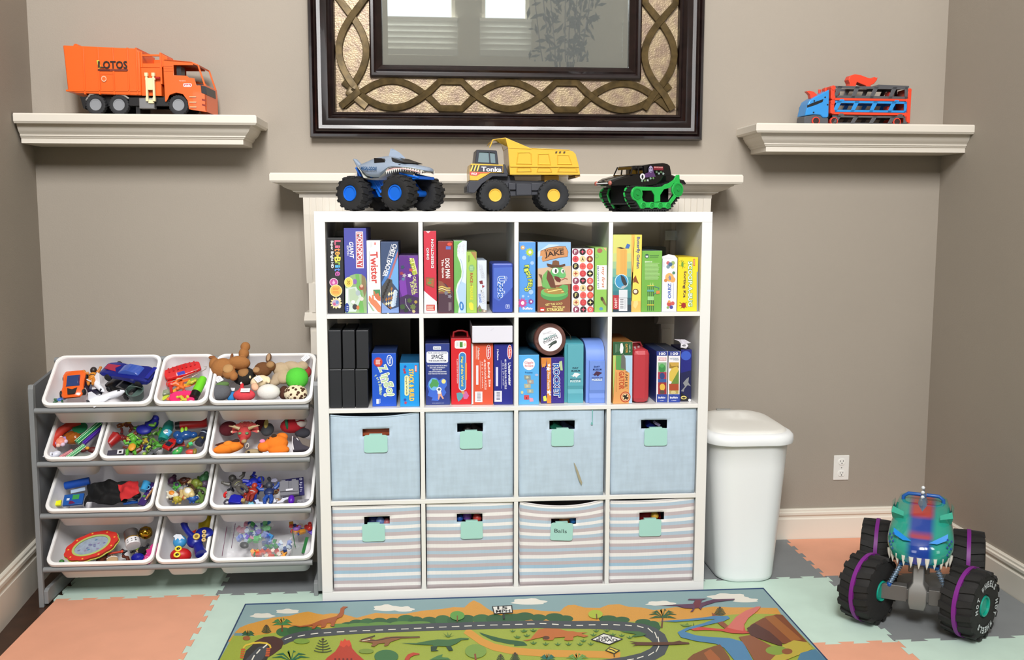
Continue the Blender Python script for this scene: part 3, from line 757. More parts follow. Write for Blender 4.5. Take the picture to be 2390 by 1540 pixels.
A.poly([(404, 1000), (430, 930), (480, 880), (560, 855), (640, 860), (690, 900), (712, 960), (718, 1420), (406, 1420)], '8fae7a')
A.poly([(550, 860), (600, 855), (680, 1415), (610, 1415)], '6fae5c').poly([(640, 860), (690, 900), (716, 1080), (680, 1200), (640, 1000)], '8a7a58')
A.poly([(410, 1060), (560, 1040), (640, 1180), (560, 1400), (412, 1400)], 'c6d6cc').poly([(460, 1080), (540, 1060), (600, 1200), (520, 1330), (470, 1240)], 'b2c6a8')
A.ell(455, 978, 64, 76, 'efe09a').ell(455, 978, 54, 64, 'ecd25e').text('30', (455, 950), (455, 1010), 46, 'a08030', .03)
A.ell(545, 968, 28, 38, '8a68b4').ell(640, 1050, 34, 40, 'a05a48').ell(640, 1030, 22, 22, 'd8b49a').ell(590, 1130, 34, 40, 'a9b6bc').ell(640, 1215, 30, 30, 'd8d4c8').ell(545, 1330, 36, 40, '3a3a3e').ell(588, 1340, 22, 30, 'c87a48').ell(520, 1260, 30, 26, 'e4e8e4')
A.rect(414, 1075, 446, 1280, 'eef0ee').ell(430, 1345, 32, 70, '27408f').lines(425, 1310, 452, 1390, 3, 'e8ecf4', 9)
A.done(A.root)
A = game('board_game', 'white game box with big red lettering above orange hands', ZA, 718, 914, 378, 1425, 'f1efef', 0)
A.text('Twister', (815, 540), (840, 995), 110, 'c9433f', .03)
A.lines(745, 530, 765, 980, 1, '9a9a9c', 5, vert=True).lines(730, 400, 760, 490, 3, 'c9c9cc', 4, vert=True).rect(820, 405, 850, 440, 'd88a88').lines(770, 400, 800, 480, 3, 'b0b0b4', 4, vert=True)
A.poly([(808, 1085), (905, 1082), (912, 1180), (812, 1170)], '4c8a5a')
hand = [(742, 1230), (745, 1180), (760, 1168), (785, 1215), (790, 1160), (812, 1160), (820, 1225), (850, 1240), (905, 1310), (918, 1330), (918, 1420), (875, 1400), (820, 1330), (770, 1280)]
A.poly(hand, 'd98560').poly([(808, 1095), (830, 1110), (845, 1150), (880, 1130), (895, 1170), (915, 1190), (912, 1250), (870, 1235), (835, 1195)], 'c9714e').poly([(735, 1250), (790, 1330), (830, 1395), (800, 1390), (735, 1280)], '9ab89a')
A.done(A.root)
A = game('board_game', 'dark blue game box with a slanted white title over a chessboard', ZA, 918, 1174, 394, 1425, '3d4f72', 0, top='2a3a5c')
A.poly([(930, 980), (1160, 500), (1168, 1000), (1050, 930), (940, 1060)], '4a7cc0').poly([(1040, 930), (1168, 620), (1172, 1100)], '6ca4dc').poly([(1020, 930), (1162, 520), (1164, 590), (1055, 925)], 'b06a72').poly([(925, 1050), (1010, 920), (1080, 940), (1090, 1060), (935, 1280)], '4a4a4c')
A.text('CHESS TEACHER', (1125, 430), (970, 895), 66, 'eef0f4', .04).line([(1075, 430), (1000, 680)], 7, 'c8ccd8')
bx, by = (1060, 1030), None
for i in range(7):
 for j in range(5):
  if (i+j) % 2: continue
  x, y = 1075-i*19+j*16, 1040+i*38+j*28
  A.poly([(x, y), (x+16, y+28), (x-3, y+66), (x-19, y+38)], 'ead9b0' if (i+j) % 4 else 'a8713e')
for i in range(6): A.ell(1105-i*8+20, 1110+i*40, 24, 26, 'c9d6e6').ell(1140-i*5, 1120+i*36, 18, 22, 'b2c4da')
for i in range(6): A.ell(1040-i*18, 960+i*44, 14, 24, '2a2624')
A.poly([(930, 1255), (940, 1262), (1065, 1362), (1052, 1366)], '26262c').poly([(930, 1265), (1050, 1370), (1175, 1330), (1178, 1415), (932, 1418)], '7f9bd0')
A.done(A.root)
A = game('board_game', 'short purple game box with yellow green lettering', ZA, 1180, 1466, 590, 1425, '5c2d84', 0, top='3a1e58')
A.poly([(1180, 960), (1270, 900), (1300, 1180), (1240, 1240), (1190, 1080)], '7a3aa6').poly([(1300, 600), (1450, 600), (1460, 900), (1380, 700)], '6a3a94').poly([(1185, 1200), (1300, 1150), (1460, 1200), (1465, 1415), (1188, 1415)], '3f2a52')
A.poly([(1330, 630), (1392, 632), (1445, 850), (1395, 880)], 'e9e6a0').text('TURTLES', (1348, 640), (1405, 870), 60, 'b9c63a', .06, out='2a3a20', ow=.05)
A.text('CALLING ALL', (1398, 895), (1425, 1140), 46, 'd9dc8a', .03).text('TURTLES', (1352, 965), (1388, 1155), 44, 'd9dc8a', .04)
for x, y, c in ((1230, 760, '2c4a5a'), (1215, 850, '9a3a4a'), (1255, 880, 'b0a8b0'), (1240, 930, '5a7a9a'), (1330, 880, 'f0eaf0'), (1350, 800, 'c04a4a')): A.star(x, y, 34, c, 5)
for x, y, r, c in ((1230, 1330, 50, '3f5a34'), (1330, 1240, 44, '4c5f3a'), (1380, 1330, 50, '6a7a44'), (1420, 1260, 30, 'b09a4a'), (1280, 1380, 40, '2a3a2c'), (1390, 1395, 30, 'c8bc8a')): A.star(x, y, r, c, 7, .6)
A.line([(1272, 1210), (1280, 1300), (1340, 1390)], 9, 'a8acb0'); A.done(A.root)
# --- second cube
A = game('board_game', 'tall red box with a white bottom corner and white upward lettering', ZB, 118, 302, 238, 1420, 'c93447', 0, top='a88f86', side='8a2a34')
A.poly([(122, 1100), (190, 1160), (305, 1255), (305, 1418), (122, 1418)], 'eee6ee').poly([(145, 240), (215, 240), (180, 275)], 'f0c8cc')
A.text('DISSECTION', (242, 772), (240, 360), 36, 'f3eeee', .05, out='5a2030', ow=.05).text('DINO', (178, 650), (172, 482), 34, 'f3eeee', .06, out='5a2030', ow=.05)
A.poly([(145, 905), (272, 912), (265, 1062), (150, 1015)], '7a5a3c').poly([(155, 920), (262, 926), (256, 1045), (160, 1005)], 'b0603c').poly([(195, 930), (240, 935), (232, 955), (190, 950)], '5a8a4a').ell(200, 985, 30, 20, '6a8a4a').rect(155, 1300, 278, 1385, 'c0392f').lines(165, 1310, 268, 1375, 4, 'e9c8b8', 9).done(A.root)
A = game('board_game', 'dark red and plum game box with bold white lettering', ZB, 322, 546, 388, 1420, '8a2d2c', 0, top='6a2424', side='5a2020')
A.poly([(330, 960), (430, 1000), (540, 1120), (548, 1415), (330, 1415)], '4c3442').poly([(330, 955), (380, 965), (460, 1060), (520, 1140), (330, 1140)], '8a5440')
A.text('DOG MAN', (455, 635), (465, 918), 66, 'f2eeec', .07).text('The Game', (388, 645), (398, 915), 34, 'e8e0dc', .04)
for k, yy in enumerate((1050, 1080, 1110)): A.line([(330, yy), (380, yy-14), (440, yy+10), (500, yy+10)], 14, ('d9cc6a', 'e4dc9a', 'a8a04a')[k])
A.star(440, 1130, 38, '7a7a86', 6).star(490, 1180, 34, '8a8694', 5).rect(435, 460, 505, 505, '5a6ab0').ell(490, 430, 34, 24, 'd9503c').lines(470, 1265, 520, 1390, 2, 'c8b8bc', 8, vert=True).done(A.root)
A = game('board_game', 'green and pale blue game box with a wavy border and blue logo', ZB, 550, 729, 382, 1418, '6fae5c', 0, top='cfe0cf', side='7aa84a')
A.poly([(735, 384), (675, 384), (625, 420), (598, 500), (600, 600), (640, 700), (662, 820), (655, 900), (600, 1000), (580, 1090), (590, 1200), (625, 1330), (612, 1416), (722, 1416)], 'd5e3f2').poly([(722, 1000), (650, 960), (612, 1040), (600, 1110), (620, 1210), (640, 1300), (640, 1416), (722, 1416)], 'aecbee')
A.line([(598, 520), (600, 600), (640, 700), (662, 820), (655, 900), (600, 1000), (580, 1090), (590, 1200), (625, 1330)], 6, 'b8d88a')
A.text('Sneaky', (688, 432), (678, 560), 40, 'f4f4f8', .03, out='8a7a94', ow=.05).text('Game', (628, 430), (622, 560), 44, 'f4f4f8', .03, out='8a7a94', ow=.05)
A.line([(645, 640), (670, 720), (684, 830), (678, 900), (640, 1000)], 7, '9ab0c8').ell(660, 1318, 32, 64, '2f6fb4', rot=-8).ell(660, 1318, 20, 48, '5a94cc', rot=-8).text('Games', (660, 1285), (660, 1350), 18, 'f0f4f8', .03).done(A.root)
A = game('board_game', 'lime green game box with a brown corner and yellow lettering', ZB, 731, 880, 538, 1418, 'a3c65a', 0, depth=.25, top='8aa84a')
A.poly([(790, 540), (872, 540), (872, 668)], 'a8834e').ell(805, 775, 42, 52, '7fb07a').lines(780, 745, 830, 805, 4, 'b8dcb0', 6)
A.text('RACE', (803, 845), (803, 985), 40, 'b04a34', .03).text('to the', (803, 990), (803, 1030), 26, 'c88a3a', .03).text('TREASURE!', (803, 1025), (806, 1230), 44, 'e4dc3a', .04).poly([(765, 1275), (800, 1262), (830, 1290), (832, 1380), (790, 1375), (768, 1330)], 'e4d84a').lines(750, 590, 785, 690, 2, '5a7a34', 8, vert=True).done(A.root)
A = game('board_game', 'narrow white and pale blue game box beside the gap', ZB, 887, 1023, 663, 1416, 'd3dcec', 0, depth=.25, top='b8c4d6')
A.text('AVENGERS', (930, 720), (972, 920), 44, 'd9dfea', .03, out='7a8498', ow=.05).text('MISSION', (952, 1085), (985, 1280), 42, 'eef0f6', .03, out='5a6a94', ow=.05).text('ISLAND', (918, 1145), (935, 1275), 34, '5a7ac0', .04)
A.poly([(915, 960), (960, 950), (970, 1005), (925, 1000)], '7a2a34').poly([(955, 1015), (995, 1030), (960, 1065)], '9a2a34').poly([(890, 1345), (920, 1300), (950, 1360), (1020, 1380), (1020, 1412), (890, 1412)], '8a7a68').ell(930, 1380, 22, 20, '5a8a4a').ell(990, 1390, 16, 14, 'd0c4b0').done(A.root)
A = game('board_game', 'shiny blue box with outlined blue lettering, set apart at the end of its row', ZB, 1102, 1400, 703, 1416, '3f56b4', 0, depth=.2, top='2f3f8c', edge=.006)
A.poly([(1125, 770), (1390, 760), (1395, 1050), (1200, 1250), (1120, 1200)], '4a68c4').text('Uzzle', (1228, 895), (1232, 1200), 92, '3a6cc8', .05, out='e6ecf8', ow=.07).text('the', (1300, 895), (1300, 960), 36, '3a6cc8', .05, out='e6ecf8', ow=.06)
A.rect(1295, 1295, 1352, 1355, 'c8d2f0', r=12).rect(1301, 1301, 1346, 1349, '3f56b4', r=9).text('8+', (1323, 1308), (1323, 1342), 26, 'e0e6f6', .03).done(A.root)
# --- third cube
A = game('board_game', 'light blue game box with spiky cartoon fish and bubbles', ZC, 132, 370, 397, 1408, '5b9be0', 0, top='e4e8ee', side='1c2f78')
for x, y, r, c in ((185, 478, 38, 'e4a94e'), (285, 545, 68, 'b4cc3c'), (180, 1275, 80, 'c2498f'), (302, 1255, 46, '8a4098')): A.star(x, y, r, c, 11, .6).ell(x+4, y, r*.3, r*.34, 'eef2ea')
for x, y, r in ((205, 625, 30), (320, 700, 26), (302, 1118, 34), (190, 1178, 20), (265, 1182, 12)): A.ell(x, y, r, r, 'a4c4ee')
for ch, x, y, a in (('F', 245, 752, 20), ('I', 238, 800, 20), ('S', 258, 840, 20), ('H', 275, 885, 10), ('F', 292, 958, 0), ('E', 292, 1005, -8), ('U', 275, 1048, -18), ('D', 240, 1085, -25)):
 dx, dy = math.sin(R(a))*22, math.cos(R(a))*22; A.text(ch, (x-dx*.5, y-dy), (x+dx*.5, y+dy), 62, 'd8e25a', .06, out='2a5a3a', ow=.08)
A.text('Buffalo', (185, 1352), (325, 1352), 34, 'f4f4f6', .04).done(A.root)
A = game('board_game', 'wide brown and blue game box with a green cartoon snake in a hat', ZC, 397, 876, 397, 1408, '8a5640', 0, depth=.26, top='4a5a70', side='3a2a24')
A.poly([(400, 400), (875, 400), (875, 740), (700, 800), (400, 860)], '8fbbe4').poly([(400, 780), (560, 760), (880, 740), (882, 1000), (400, 1040)], 'cfb294').poly([(400, 540), (560, 430), (720, 440), (650, 470), (500, 560), (400, 620)], 'bcd4ee')
A.poly([(440, 530), (560, 480), (700, 460), (800, 462), (838, 540), (828, 608), (700, 625), (560, 660), (472, 680), (455, 640), (468, 600), (432, 600)], 'c98e5e').line([(440, 530), (560, 480), (700, 460), (800, 462), (838, 540), (828, 608), (700, 625), (560, 660), (472, 680)], 6, '6a3f28')
A.text('RATTLESNAKE', (500, 525), (775, 492), 34, '4a2c1e', .04).text('JAKE', (500, 592), (780, 552), 92, '3a2218', .07)
A.ell(640, 1150, 200, 95, '4f9a58').ell(640, 1118, 195, 72, '6fb866').ell(650, 1100, 165, 50, 'a98a48')
for i in range(16): A.ell(540+i*15, 1090+((i*37) % 40)-14, 13, 7, 'ecd98a')
A.poly([(470, 1050), (450, 960), (480, 870), (540, 800), (620, 850), (640, 960), (660, 1060), (560, 1070)], '72b060').poly([(525, 920), (545, 800), (600, 860), (640, 960), (660, 1060), (585, 1055)], '6a4030').poly([(760, 1010), (830, 1020), (840, 1090), (800, 1140), (740, 1060), (700, 1050)], '5fa85e')
A.poly([(410, 855), (460, 870), (470, 1000), (450, 930)], '7a5a44').ell(690, 830, 105, 82, '5fae68').ell(755, 870, 50, 44, '6cb870').ell(652, 812, 48, 44, 'f0efe6').ell(760, 815, 26, 34, 'f0efe6').ell(660, 815, 15, 32, '26302c').ell(765, 817, 10, 24, '26302c')
A.poly([(640, 885), (700, 900), (735, 940), (720, 975), (670, 960), (640, 920)], '6a2a26').line([(738, 945), (790, 920), (830, 930)], 7, 'b04a40').poly([(528, 705), (600, 720), (720, 730), (790, 710), (798, 735), (720, 765), (600, 765), (540, 745)], '5f3e28').poly([(605, 725), (615, 668), (660, 660), (705, 675), (712, 735)], '7a5236')
A.text('GET THE GOLD', (510, 1300), (755, 1280), 30, 'ecd98a', .04).text('BEFORE HE', (612, 1325), (790, 1335), 24, 'ecd98a', .04).text('STRIKES!', (530, 1370), (765, 1368), 44, 'f0dc84', .05).rect(432, 1338, 498, 1395, 'c83a34').rect(440, 1362, 490, 1385, 'f0e0dc').done(A.root)
A = game('board_game', 'white box covered in rows of round letter and star badges', ZC, 889, 1207, 490, 1406, 'f0eaea', 0, depth=.24, side='2a2226', top='2f2a2a')
pal = [('8a3f5a', 'F', 'f4f0f0'), ('2f2526', '*', 'd0546a'), ('d9605c', 'O', 'f0c0b8'), ('d9525a', '*', 'b03a44'), ('e6cf9c', 'A', '2a2222'), ('8a3a32', '*', 'eec27a'), ('2a2224', 'F', 'f2e48a'), ('e8615c', '*', 'd84a48'), ('e0584e', 'O', 'f08a70'), ('ecd0a0', '*', 'b0523a'), ('c8424a', 'O', 'dc6a64'), ('231c1e', '*', 'f0dc9a')]
for r in range(9):
 for c in range(3):
  b, ch, f = pal[(r*3+c) % 12]; x, y = 943+c*102+r*1.2, 540+r*103.5
  A.ell(x, y, 46, 47, b, n=18)
  if ch == '*': A.star(x, y, 34, f, 4, .38)
  else: A.text(ch, (x-17, y), (x+17, y), 50, f, .06)
A.done(A.root)
A = game('board_game', 'narrow lime green box with a white panel of vertical lettering', ZC, 1220, 1395, 478, 1405, '92c45e', 0, depth=.24)
A.poly([(1250, 735), (1393, 733), (1390, 1080), (1252, 1082)], 'f2f0ee').text('my first', (1340, 755), (1338, 1060), 58, 'c87a5a', .015, shear=.2).text('MAGNET KIT', (1268, 748), (1270, 1065), 26, '4f6f9a', .02)
A.ell(1292, 522, 38, 34, 'a86a58').ell(1250, 605, 26, 26, '7aa86a').ell(1250, 605, 18, 18, '92c45e').poly([(1300, 1195), (1325, 1185), (1352, 1215), (1385, 1290), (1385, 1320), (1350, 1290), (1318, 1235)], '7a6a44').ell(1325, 1215, 20, 28, '4a3a2a').ell(1312, 1358, 26, 24, '5a94b4').poly([(1340, 480), (1385, 480), (1385, 530)], 'e0b08a').done(A.root)
# --- fourth cube
A = game('puzzle_box', 'yellow to teal puzzle box with a picture of stacked wafers', ZD, 121, 391, 294, 1408, 'd3d478', 0, cat='puzzle')
for k, (yy, c) in enumerate(((560, 'c2cf84'), (680, 'a0c292'), (780, '7ab29a'), (900, '4f9c9a'), (1000, '3f8a90'), (1100, '3a7c86'), (1200, '33606c'), (1300, '2e3f4c'))): A.rect(122, yy, 390, 1408, c)
A.poly([(182, 480), (230, 490), (300, 485), (330, 520), (328, 880), (172, 870)], 'e6b45e').lines(235, 510, 320, 870, 6, 'd08a48', 4, vert=True, rag=0).poly([(180, 480), (235, 470), (300, 490), (250, 498)], '3a2a1c').poly([(300, 490), (330, 420), (375, 440), (355, 490)], '3f6ab8')
A.ell(250, 965, 98, 104, 'd6ecf2').ell(250, 965, 88, 96, '3f94c4').poly([(235, 870), (290, 900), (330, 1000), (300, 1050), (250, 960)], '3a3c40').poly([(240, 1045), (290, 1020), (335, 1030), (270, 1075)], 'b4b8bc').rect(124, 1162, 212, 1365, 'b5343c').text('OHHY', (168, 1345), (168, 1200), 40, 'f0e4e4', .04)
A.rect(212, 1085, 335, 1200, 'd8dce2').rect(210, 1205, 332, 1390, 'e9e9ee');
for k in range(6): A.rect(228, 1220+k*24, 278, 1230+k*24, '6a6c74')
A.lines(290, 1220, 322, 1370, 2, 'a0a2aa', 6, vert=True).done(A.root)
A = game('board_game', 'narrow yellow box with blue downward lettering and a butterfly', ZD, 393, 538, 294, 1406, 'f0da62', 0, top='e0c44a')
A.poly([(393, 296), (440, 296), (400, 900), (385, 1100), (385, 1405), (393, 1405)], 'eeb45a').rect(386, 1250, 526, 1404, 'eebc62')
A.text('Butterfly Garden', (488, 325), (482, 778), 62, '3f4f8a', .03).line([(425, 330), (412, 830)], 7, 'd8943e').poly([(455, 875), (470, 930), (502, 1000), (450, 975), (418, 985), (415, 930)], '8a4a28').ell(452, 1113, 44, 42, '6a4a2c').ell(450, 1110, 26, 26, 'e6dcd0').poly([(430, 1250), (480, 1235), (490, 1290), (450, 1358), (415, 1320)], 'f4d48a').done(A.root)
A = game('board_game', 'green box with a paragraph of small white print and yellow and blue wands', ZD, 539, 829, 523, 1404, '74b04c', 0, top='3a4f5c')
A.ell(615, 602, 30, 32, '2f5a4a').poly([(598, 590), (614, 600), (614, 625), (598, 615)], 'eef4ea').poly([(632, 590), (618, 600), (618, 625), (632, 615)], 'eef4ea').lines(655, 580, 790, 625, 2, '3f6a3c', 9, rag=.1).text('about us', (585, 680), (690, 678), 26, 'e4f2d8', .03).lines(585, 695, 800, 940, 13, 'c0dfa4', 7)
for x in (628, 655, 682, 708): A.line([(x, 1040), (x, 1180)], 8, '3a4a44').line([(x, 1230), (x-2, 1385)], 8, '3a4a44')
for x in (662, 700): A.poly([(x-6, 1025), (x, 975), (x+6, 1025)], 'eef0a8')
A.rect(620, 1018, 720, 1030, 'd9cf5a').rect(618, 1085, 715, 1112, '5fa8a0').rect(625, 1180, 712, 1235, '9cd08a').rect(615, 1295, 715, 1310, 'e0c64a').line([(720, 1035), (790, 1060), (770, 1110), (715, 1150)], 8, '4a7a9a').poly([(745, 1100), (795, 1095), (800, 1140), (750, 1145)], 'd98a48').done(A.root)
A = game('board_game', 'white box with coloured bubbles and a torn top flap', ZD, 833, 1049, 642, 1400, 'e9e9f2', 0, depth=.2, top='d9d9e0')
x0, x1, yf, zf, z1 = A.g
f = MB(); f.add([(x0, yf+.002, z1), (x1, yf+.002, z1), (x1-.006, yf+.02, z1+.012), (x0+.03, yf+.03, z1+.016), (x0+.002, yf+.02, z1+.008)], [(0, 1, 2, 3, 4)]); f.build('torn_flap', A.root, M('dcdce2', .6), solid=.0008)
A.text('ORBZ', (940, 1210), (940, 990), 46, '3a62b4', .05).text('air', (938, 945), (938, 870), 40, '4a6ab4', .03)
for x, y, r, c in ((920, 700, 26, 'c86a6a'), (990, 700, 28, '9ab06a'), (920, 755, 26, '7a94a0'), (985, 755, 26, 'd8cc84'), (952, 720, 30, '4a6a94'), (940, 905, 62, 'eab068'), (1000, 842, 22, '5a8a6a'), (985, 940, 40, 'e8a860'), (885, 950, 24, 'd08a50'), (935, 1290, 34, 'c8504c'), (985, 1280, 28, 'd0605a'), (935, 1255, 20, 'e0a060'), (965, 1335, 26, '4a4a9a'), (915, 1340, 18, '8aac6a')): A.ell(x, y, r, r, c, n=14)
A.text('air', (940, 945), (940, 875), 38, '4a78c0', .04).line([(995, 990), (995, 1210)], 6, 'a0a8c0').line([(860, 680), (860, 760)], 6, 'b0b0bc').done(A.root)
A = game('board_game', 'yellow box with green outlined lettering, bugs and worn corners', ZD, 1058, 1346, 617, 1394, 'f1d62c', 0, depth=.22, top='d8bc2a')
A.text('SCOOP-A-BUG', (1238, 680), (1238, 1325), 62, 'eef4e4', .05, out='5aa04a', ow=.09).text('Sorting Kit', (1160, 815), (1150, 1200), 52, '4a2a3a', .04).rect(1280, 640, 1308, 740, 'c8612e').rect(1288, 650, 1300, 730, 'eeb890')
for dx, dy in ((-50, -70), (-20, -80), (20, -60), (40, -20), (-50, 20), (0, 60), (40, 50)): A.line([(1130, 725), (1130+dx*.5, 725+dy*.9), (1130+dx, 725+dy*.6)], 5, '7a9a3a')
A.ell(1125, 720, 16, 38, '6a9a3c')
for dx, dy in ((-55, -45), (-60, 5), (-40, 45), (45, -45), (45, 30), (10, 55)): A.line([(1140, 1308), (1140+dx, 1308+dy)], 6, '5a1e1c')
A.ell(1142, 1308, 34, 38, 'a02a28').poly([(1330, 830), (1349, 820), (1349, 1390), (1332, 1390)], '8a9aa4'); A.done(A.root)
tp = game('game_box', 'dark grey game case lying behind the green box', ZD, 556, 880, 470, 1395, '3f4a56', 0, depth=.12, yfix=.29, grp=None)
# --- second row, first cube
for r, (yt, yb) in enumerate(((262, 842), (846, 1420))):
 for c, (a, b) in enumerate(((112, 298), (318, 503), (522, 710)) if r == 0 else ((120, 305), (312, 503), (510, 698))):
  rn = ('lower', 'upper')[1-r]; cn = ('against the side panel', 'in the middle', 'beside the gap')[c]
  zo = 0 if r == 1 else U(*ZE(200, 842), y=.02).z-SHZ[1]
  A = game('storage_box', 'black upright storage box, %s one %s' % (rn, cn), ZE, a, b, yt, yb, '25272b', 1, depth=.24, cat='box', zoff=zo, yfix=.018, grp='black storage boxes', edge=.002)
  A.rect(a+6, yt+14, b-6, yt+18, '34363b').rect(a+6, yt+30, b-6, yt+33, '1b1c20').rect(a+6, yb-34, b-6, yb-31, '34363b').done(A.root)
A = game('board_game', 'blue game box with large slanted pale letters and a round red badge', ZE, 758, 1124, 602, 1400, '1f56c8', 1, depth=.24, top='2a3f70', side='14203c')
for ch, x, y, h, a in (('Z', 922, 830, 118, 24), ('i', 958, 925, 120, 18), ('n', 945, 990, 105, 16), ('g', 1005, 1070, 135, 12), ('o', 1018, 1165, 90, 6), ('!', 1015, 1225, 150, 4)):
 dx, dy = math.sin(R(a)), math.cos(R(a)); l = {'i': 14, '!': 16}.get(ch, 42); A.text(ch, (x-dx*l, y-dy*l), (x+dx*l, y+dy*l), h, 'b9d0a8', .05, out='f4f4e8', ow=.07)
for ch, x, y, a in zip('Word Builder', (812, 838, 850, 868, 0, 880, 884, 888, 888, 888, 886, 884), (940, 975, 1005, 1032, 0, 1078, 1108, 1130, 1148, 1170, 1195, 1222), (45, 35, 30, 25, 0, 12, 8, 6, 4, 0, -4, -8)):
 if ch != ' ': A.text(ch, (x-10*math.sin(R(a)), y-12*math.cos(R(a))), (x+10*math.sin(R(a)), y+12*math.cos(R(a))), 44 if ch in 'WBldui' else 34, 'c8dcb8', .03)
A.ell(850, 735, 66, 70, 'c8392f').lines(815, 700, 885, 770, 5, 'f0d8d0', 8).ell(1025, 712, 46, 86, 'e8ecf4', rot=-8).ell(1025, 712, 36, 74, '2a5cc4', rot=-8).text('Think', (1025, 660), (1030, 765), 34, 'f0f4fa', .04).rect(825, 1290, 860, 1360, 'dfe6f4').lines(868, 1285, 885, 1360, 2, 'c0cce8', 6, vert=True).done(A.root)
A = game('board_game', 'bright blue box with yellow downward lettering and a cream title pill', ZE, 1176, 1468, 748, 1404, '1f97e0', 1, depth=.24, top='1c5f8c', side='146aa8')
A.text('STACK & BUILD', (1345, 842), (1355, 1320), 70, 'f2dc5a', .07, out='c05a34', ow=.05).rect(1246, 935, 1308, 1240, 'f0ecb0', r=28).text('Simple Words', (1270, 952), (1278, 1220), 34, '3a3a2a', .02).rect(1398, 785, 1432, 885, 'c84a50').rect(1406, 795, 1424, 875, 'ecc8c8')
for x, y, c in ((1255, 805, '2a4ab0'), (1240, 850, 'b03a5a'), (1250, 890, 'b83048'), (1252, 1300, '2a4ab0'), (1262, 1345, 'c04060')): A.star(x, y, 24, c, 5, .7)
A.done(A.root)
# --- second cube, second row
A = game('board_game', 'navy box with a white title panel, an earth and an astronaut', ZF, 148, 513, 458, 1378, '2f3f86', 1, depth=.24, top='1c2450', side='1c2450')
A.rect(262, 502, 380, 552, 'dfe4ee', r=8).text('SASSI', (275, 528), (368, 528), 28, '6a7488', .01).rect(162, 578, 486, 748, 'e9edf6', r=28).text('TRAVEL, LEARN AND EXPLORE', (182, 602), (465, 602), 20, '3a4060', .03).text('SPACE', (236, 658), (412, 654), 66, '1e2440', .02).text('THE SOLAR SYSTEM', (195, 718), (458, 716), 26, '2a3050', .04)
for k, (a, b) in enumerate(((178, 474), (212, 440), (255, 398), (195, 460), (190, 466))): A.text(('GO ON AN ADVENTURE IN SPACE', 'LIKE A REAL ASTRONAUT!', 'READ THE BOOK', 'AND LET YOUR IMAGINATION', 'RACE THROUGH THE GALAXIES!')[k], (a, 792+k*30), (b, 790+k*30), 17, 'e8ecf6', .03)
A.poly([(190, 1040), (240, 970), (310, 970), (350, 1010), (410, 975), (465, 1010), (468, 1090), (430, 1140), (460, 1190), (430, 1240), (360, 1260), (340, 1320), (235, 1310), (255, 1270), (180, 1240), (200, 1180), (175, 1100)], '3f6ad0').ell(272, 1070, 78, 92, '6fb0e0').poly([(250, 990), (320, 1000), (350, 1060), (330, 1110), (270, 1100), (235, 1130), (205, 1080), (235, 1040)], '4f9a58').ell(420, 1025, 32, 34, 'e8dc8a').ell(350, 1145, 38, 34, 'e8ecf0').ell(352, 1145, 22, 18, '4a5a74').poly([(325, 1180), (385, 1180), (395, 1230), (425, 1280), (405, 1290), (370, 1240), (350, 1300), (335, 1295), (338, 1230)], 'd8a088').rect(328, 1165, 378, 1210, 'eee6e0').text('www.sassijunior.com', (248, 1352), (425, 1350), 12, 'c8d0e4', .02).done(A.root)
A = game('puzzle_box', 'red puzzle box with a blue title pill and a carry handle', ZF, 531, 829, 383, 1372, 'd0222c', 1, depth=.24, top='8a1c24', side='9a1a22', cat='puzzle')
x0, x1, yf, zf, z1 = A.g
h = MB(); h.tube([(x0+.01, yf+.05, z1), (x0+.012, yf+.05, z1+.018), (x0+.03, yf+.05, z1+.024), (x1-.03, yf+.05, z1+.024), (x1-.012, yf+.05, z1+.018), (x1-.01, yf+.05, z1)], .004, 8); h.build('carry_handle', A.root, M('b81c26', .4), smooth=True)
A.rect(585, 415, 762, 535, 'f0eeea', r=28).rect(660, 435, 705, 515, '4a8a3a').ell(735, 475, 18, 24, 'd8dca8').lines(605, 440, 645, 510, 3, 'b8bcc4', 6, vert=True).rect(646, 585, 757, 1168, 'dfe6f0', r=54).rect(655, 596, 748, 1158, '3a82c4', r=46).poly([(742, 745), (768, 750), (768, 1005), (742, 1000)], 'e8944a').text('Map of the World', (692, 655), (696, 1098), 46, 'ead95a', .04).text('A jumbo 33 piece floor puzzle', (622, 685), (626, 1055), 24, 'f0dcdc', .02)
A.poly([(612, 1200), (660, 1190), (700, 1200), (720, 1240), (690, 1290), (640, 1330), (620, 1270)], '5a9aa8').poly([(700, 1180), (760, 1170), (800, 1240), (770, 1290), (720, 1290)], 'c86aa0').poly([(680, 1170), (720, 1165), (735, 1210), (700, 1215)], 'd09a5a').done(A.root)
A = game('puzzle_box', 'orange red floor puzzle box with a white side and a barcode', ZF, 840, 1163, 458, 1376, 'd9563a', 1, depth=.24, side='d8d4d8', cat='puzzle')
A.rect(838, 460, 864, 1366, 'e6e2e6').text('Building Site', (1088, 738), (1108, 1108), 40, 'f2e8e4', .03).text('48 PIECE FLOOR PUZZLE', (1035, 695), (1048, 1150), 28, 'f2e4e0', .02).text('36 x 24 inches', (998, 730), (1006, 1125), 20, 'f0dcd6', .01).text('Melissa', (942, 520), (945, 700), 28, 'f0dcd6', .02, shear=.2).lines(900, 500, 925, 700, 2, 'ecc8bc', 5, vert=True).rect(905, 787, 940, 1075, 'e4dce4').ell(1092, 585, 36, 110, 'f4ece8').ell(1092, 585, 28, 100, 'c8323a').text('Melissa', (1092, 510), (1094, 660), 32, 'f4e8e8', .02, shear=.2).rect(890, 1178, 1000, 1335, 'eeeaee')
for k in range(7): A.rect(920, 1195+k*18, 975, 1202+k*18, '5a5864')
A.line([(965, 715), (978, 1140)], 5, 'ecc8bc').done(A.root)
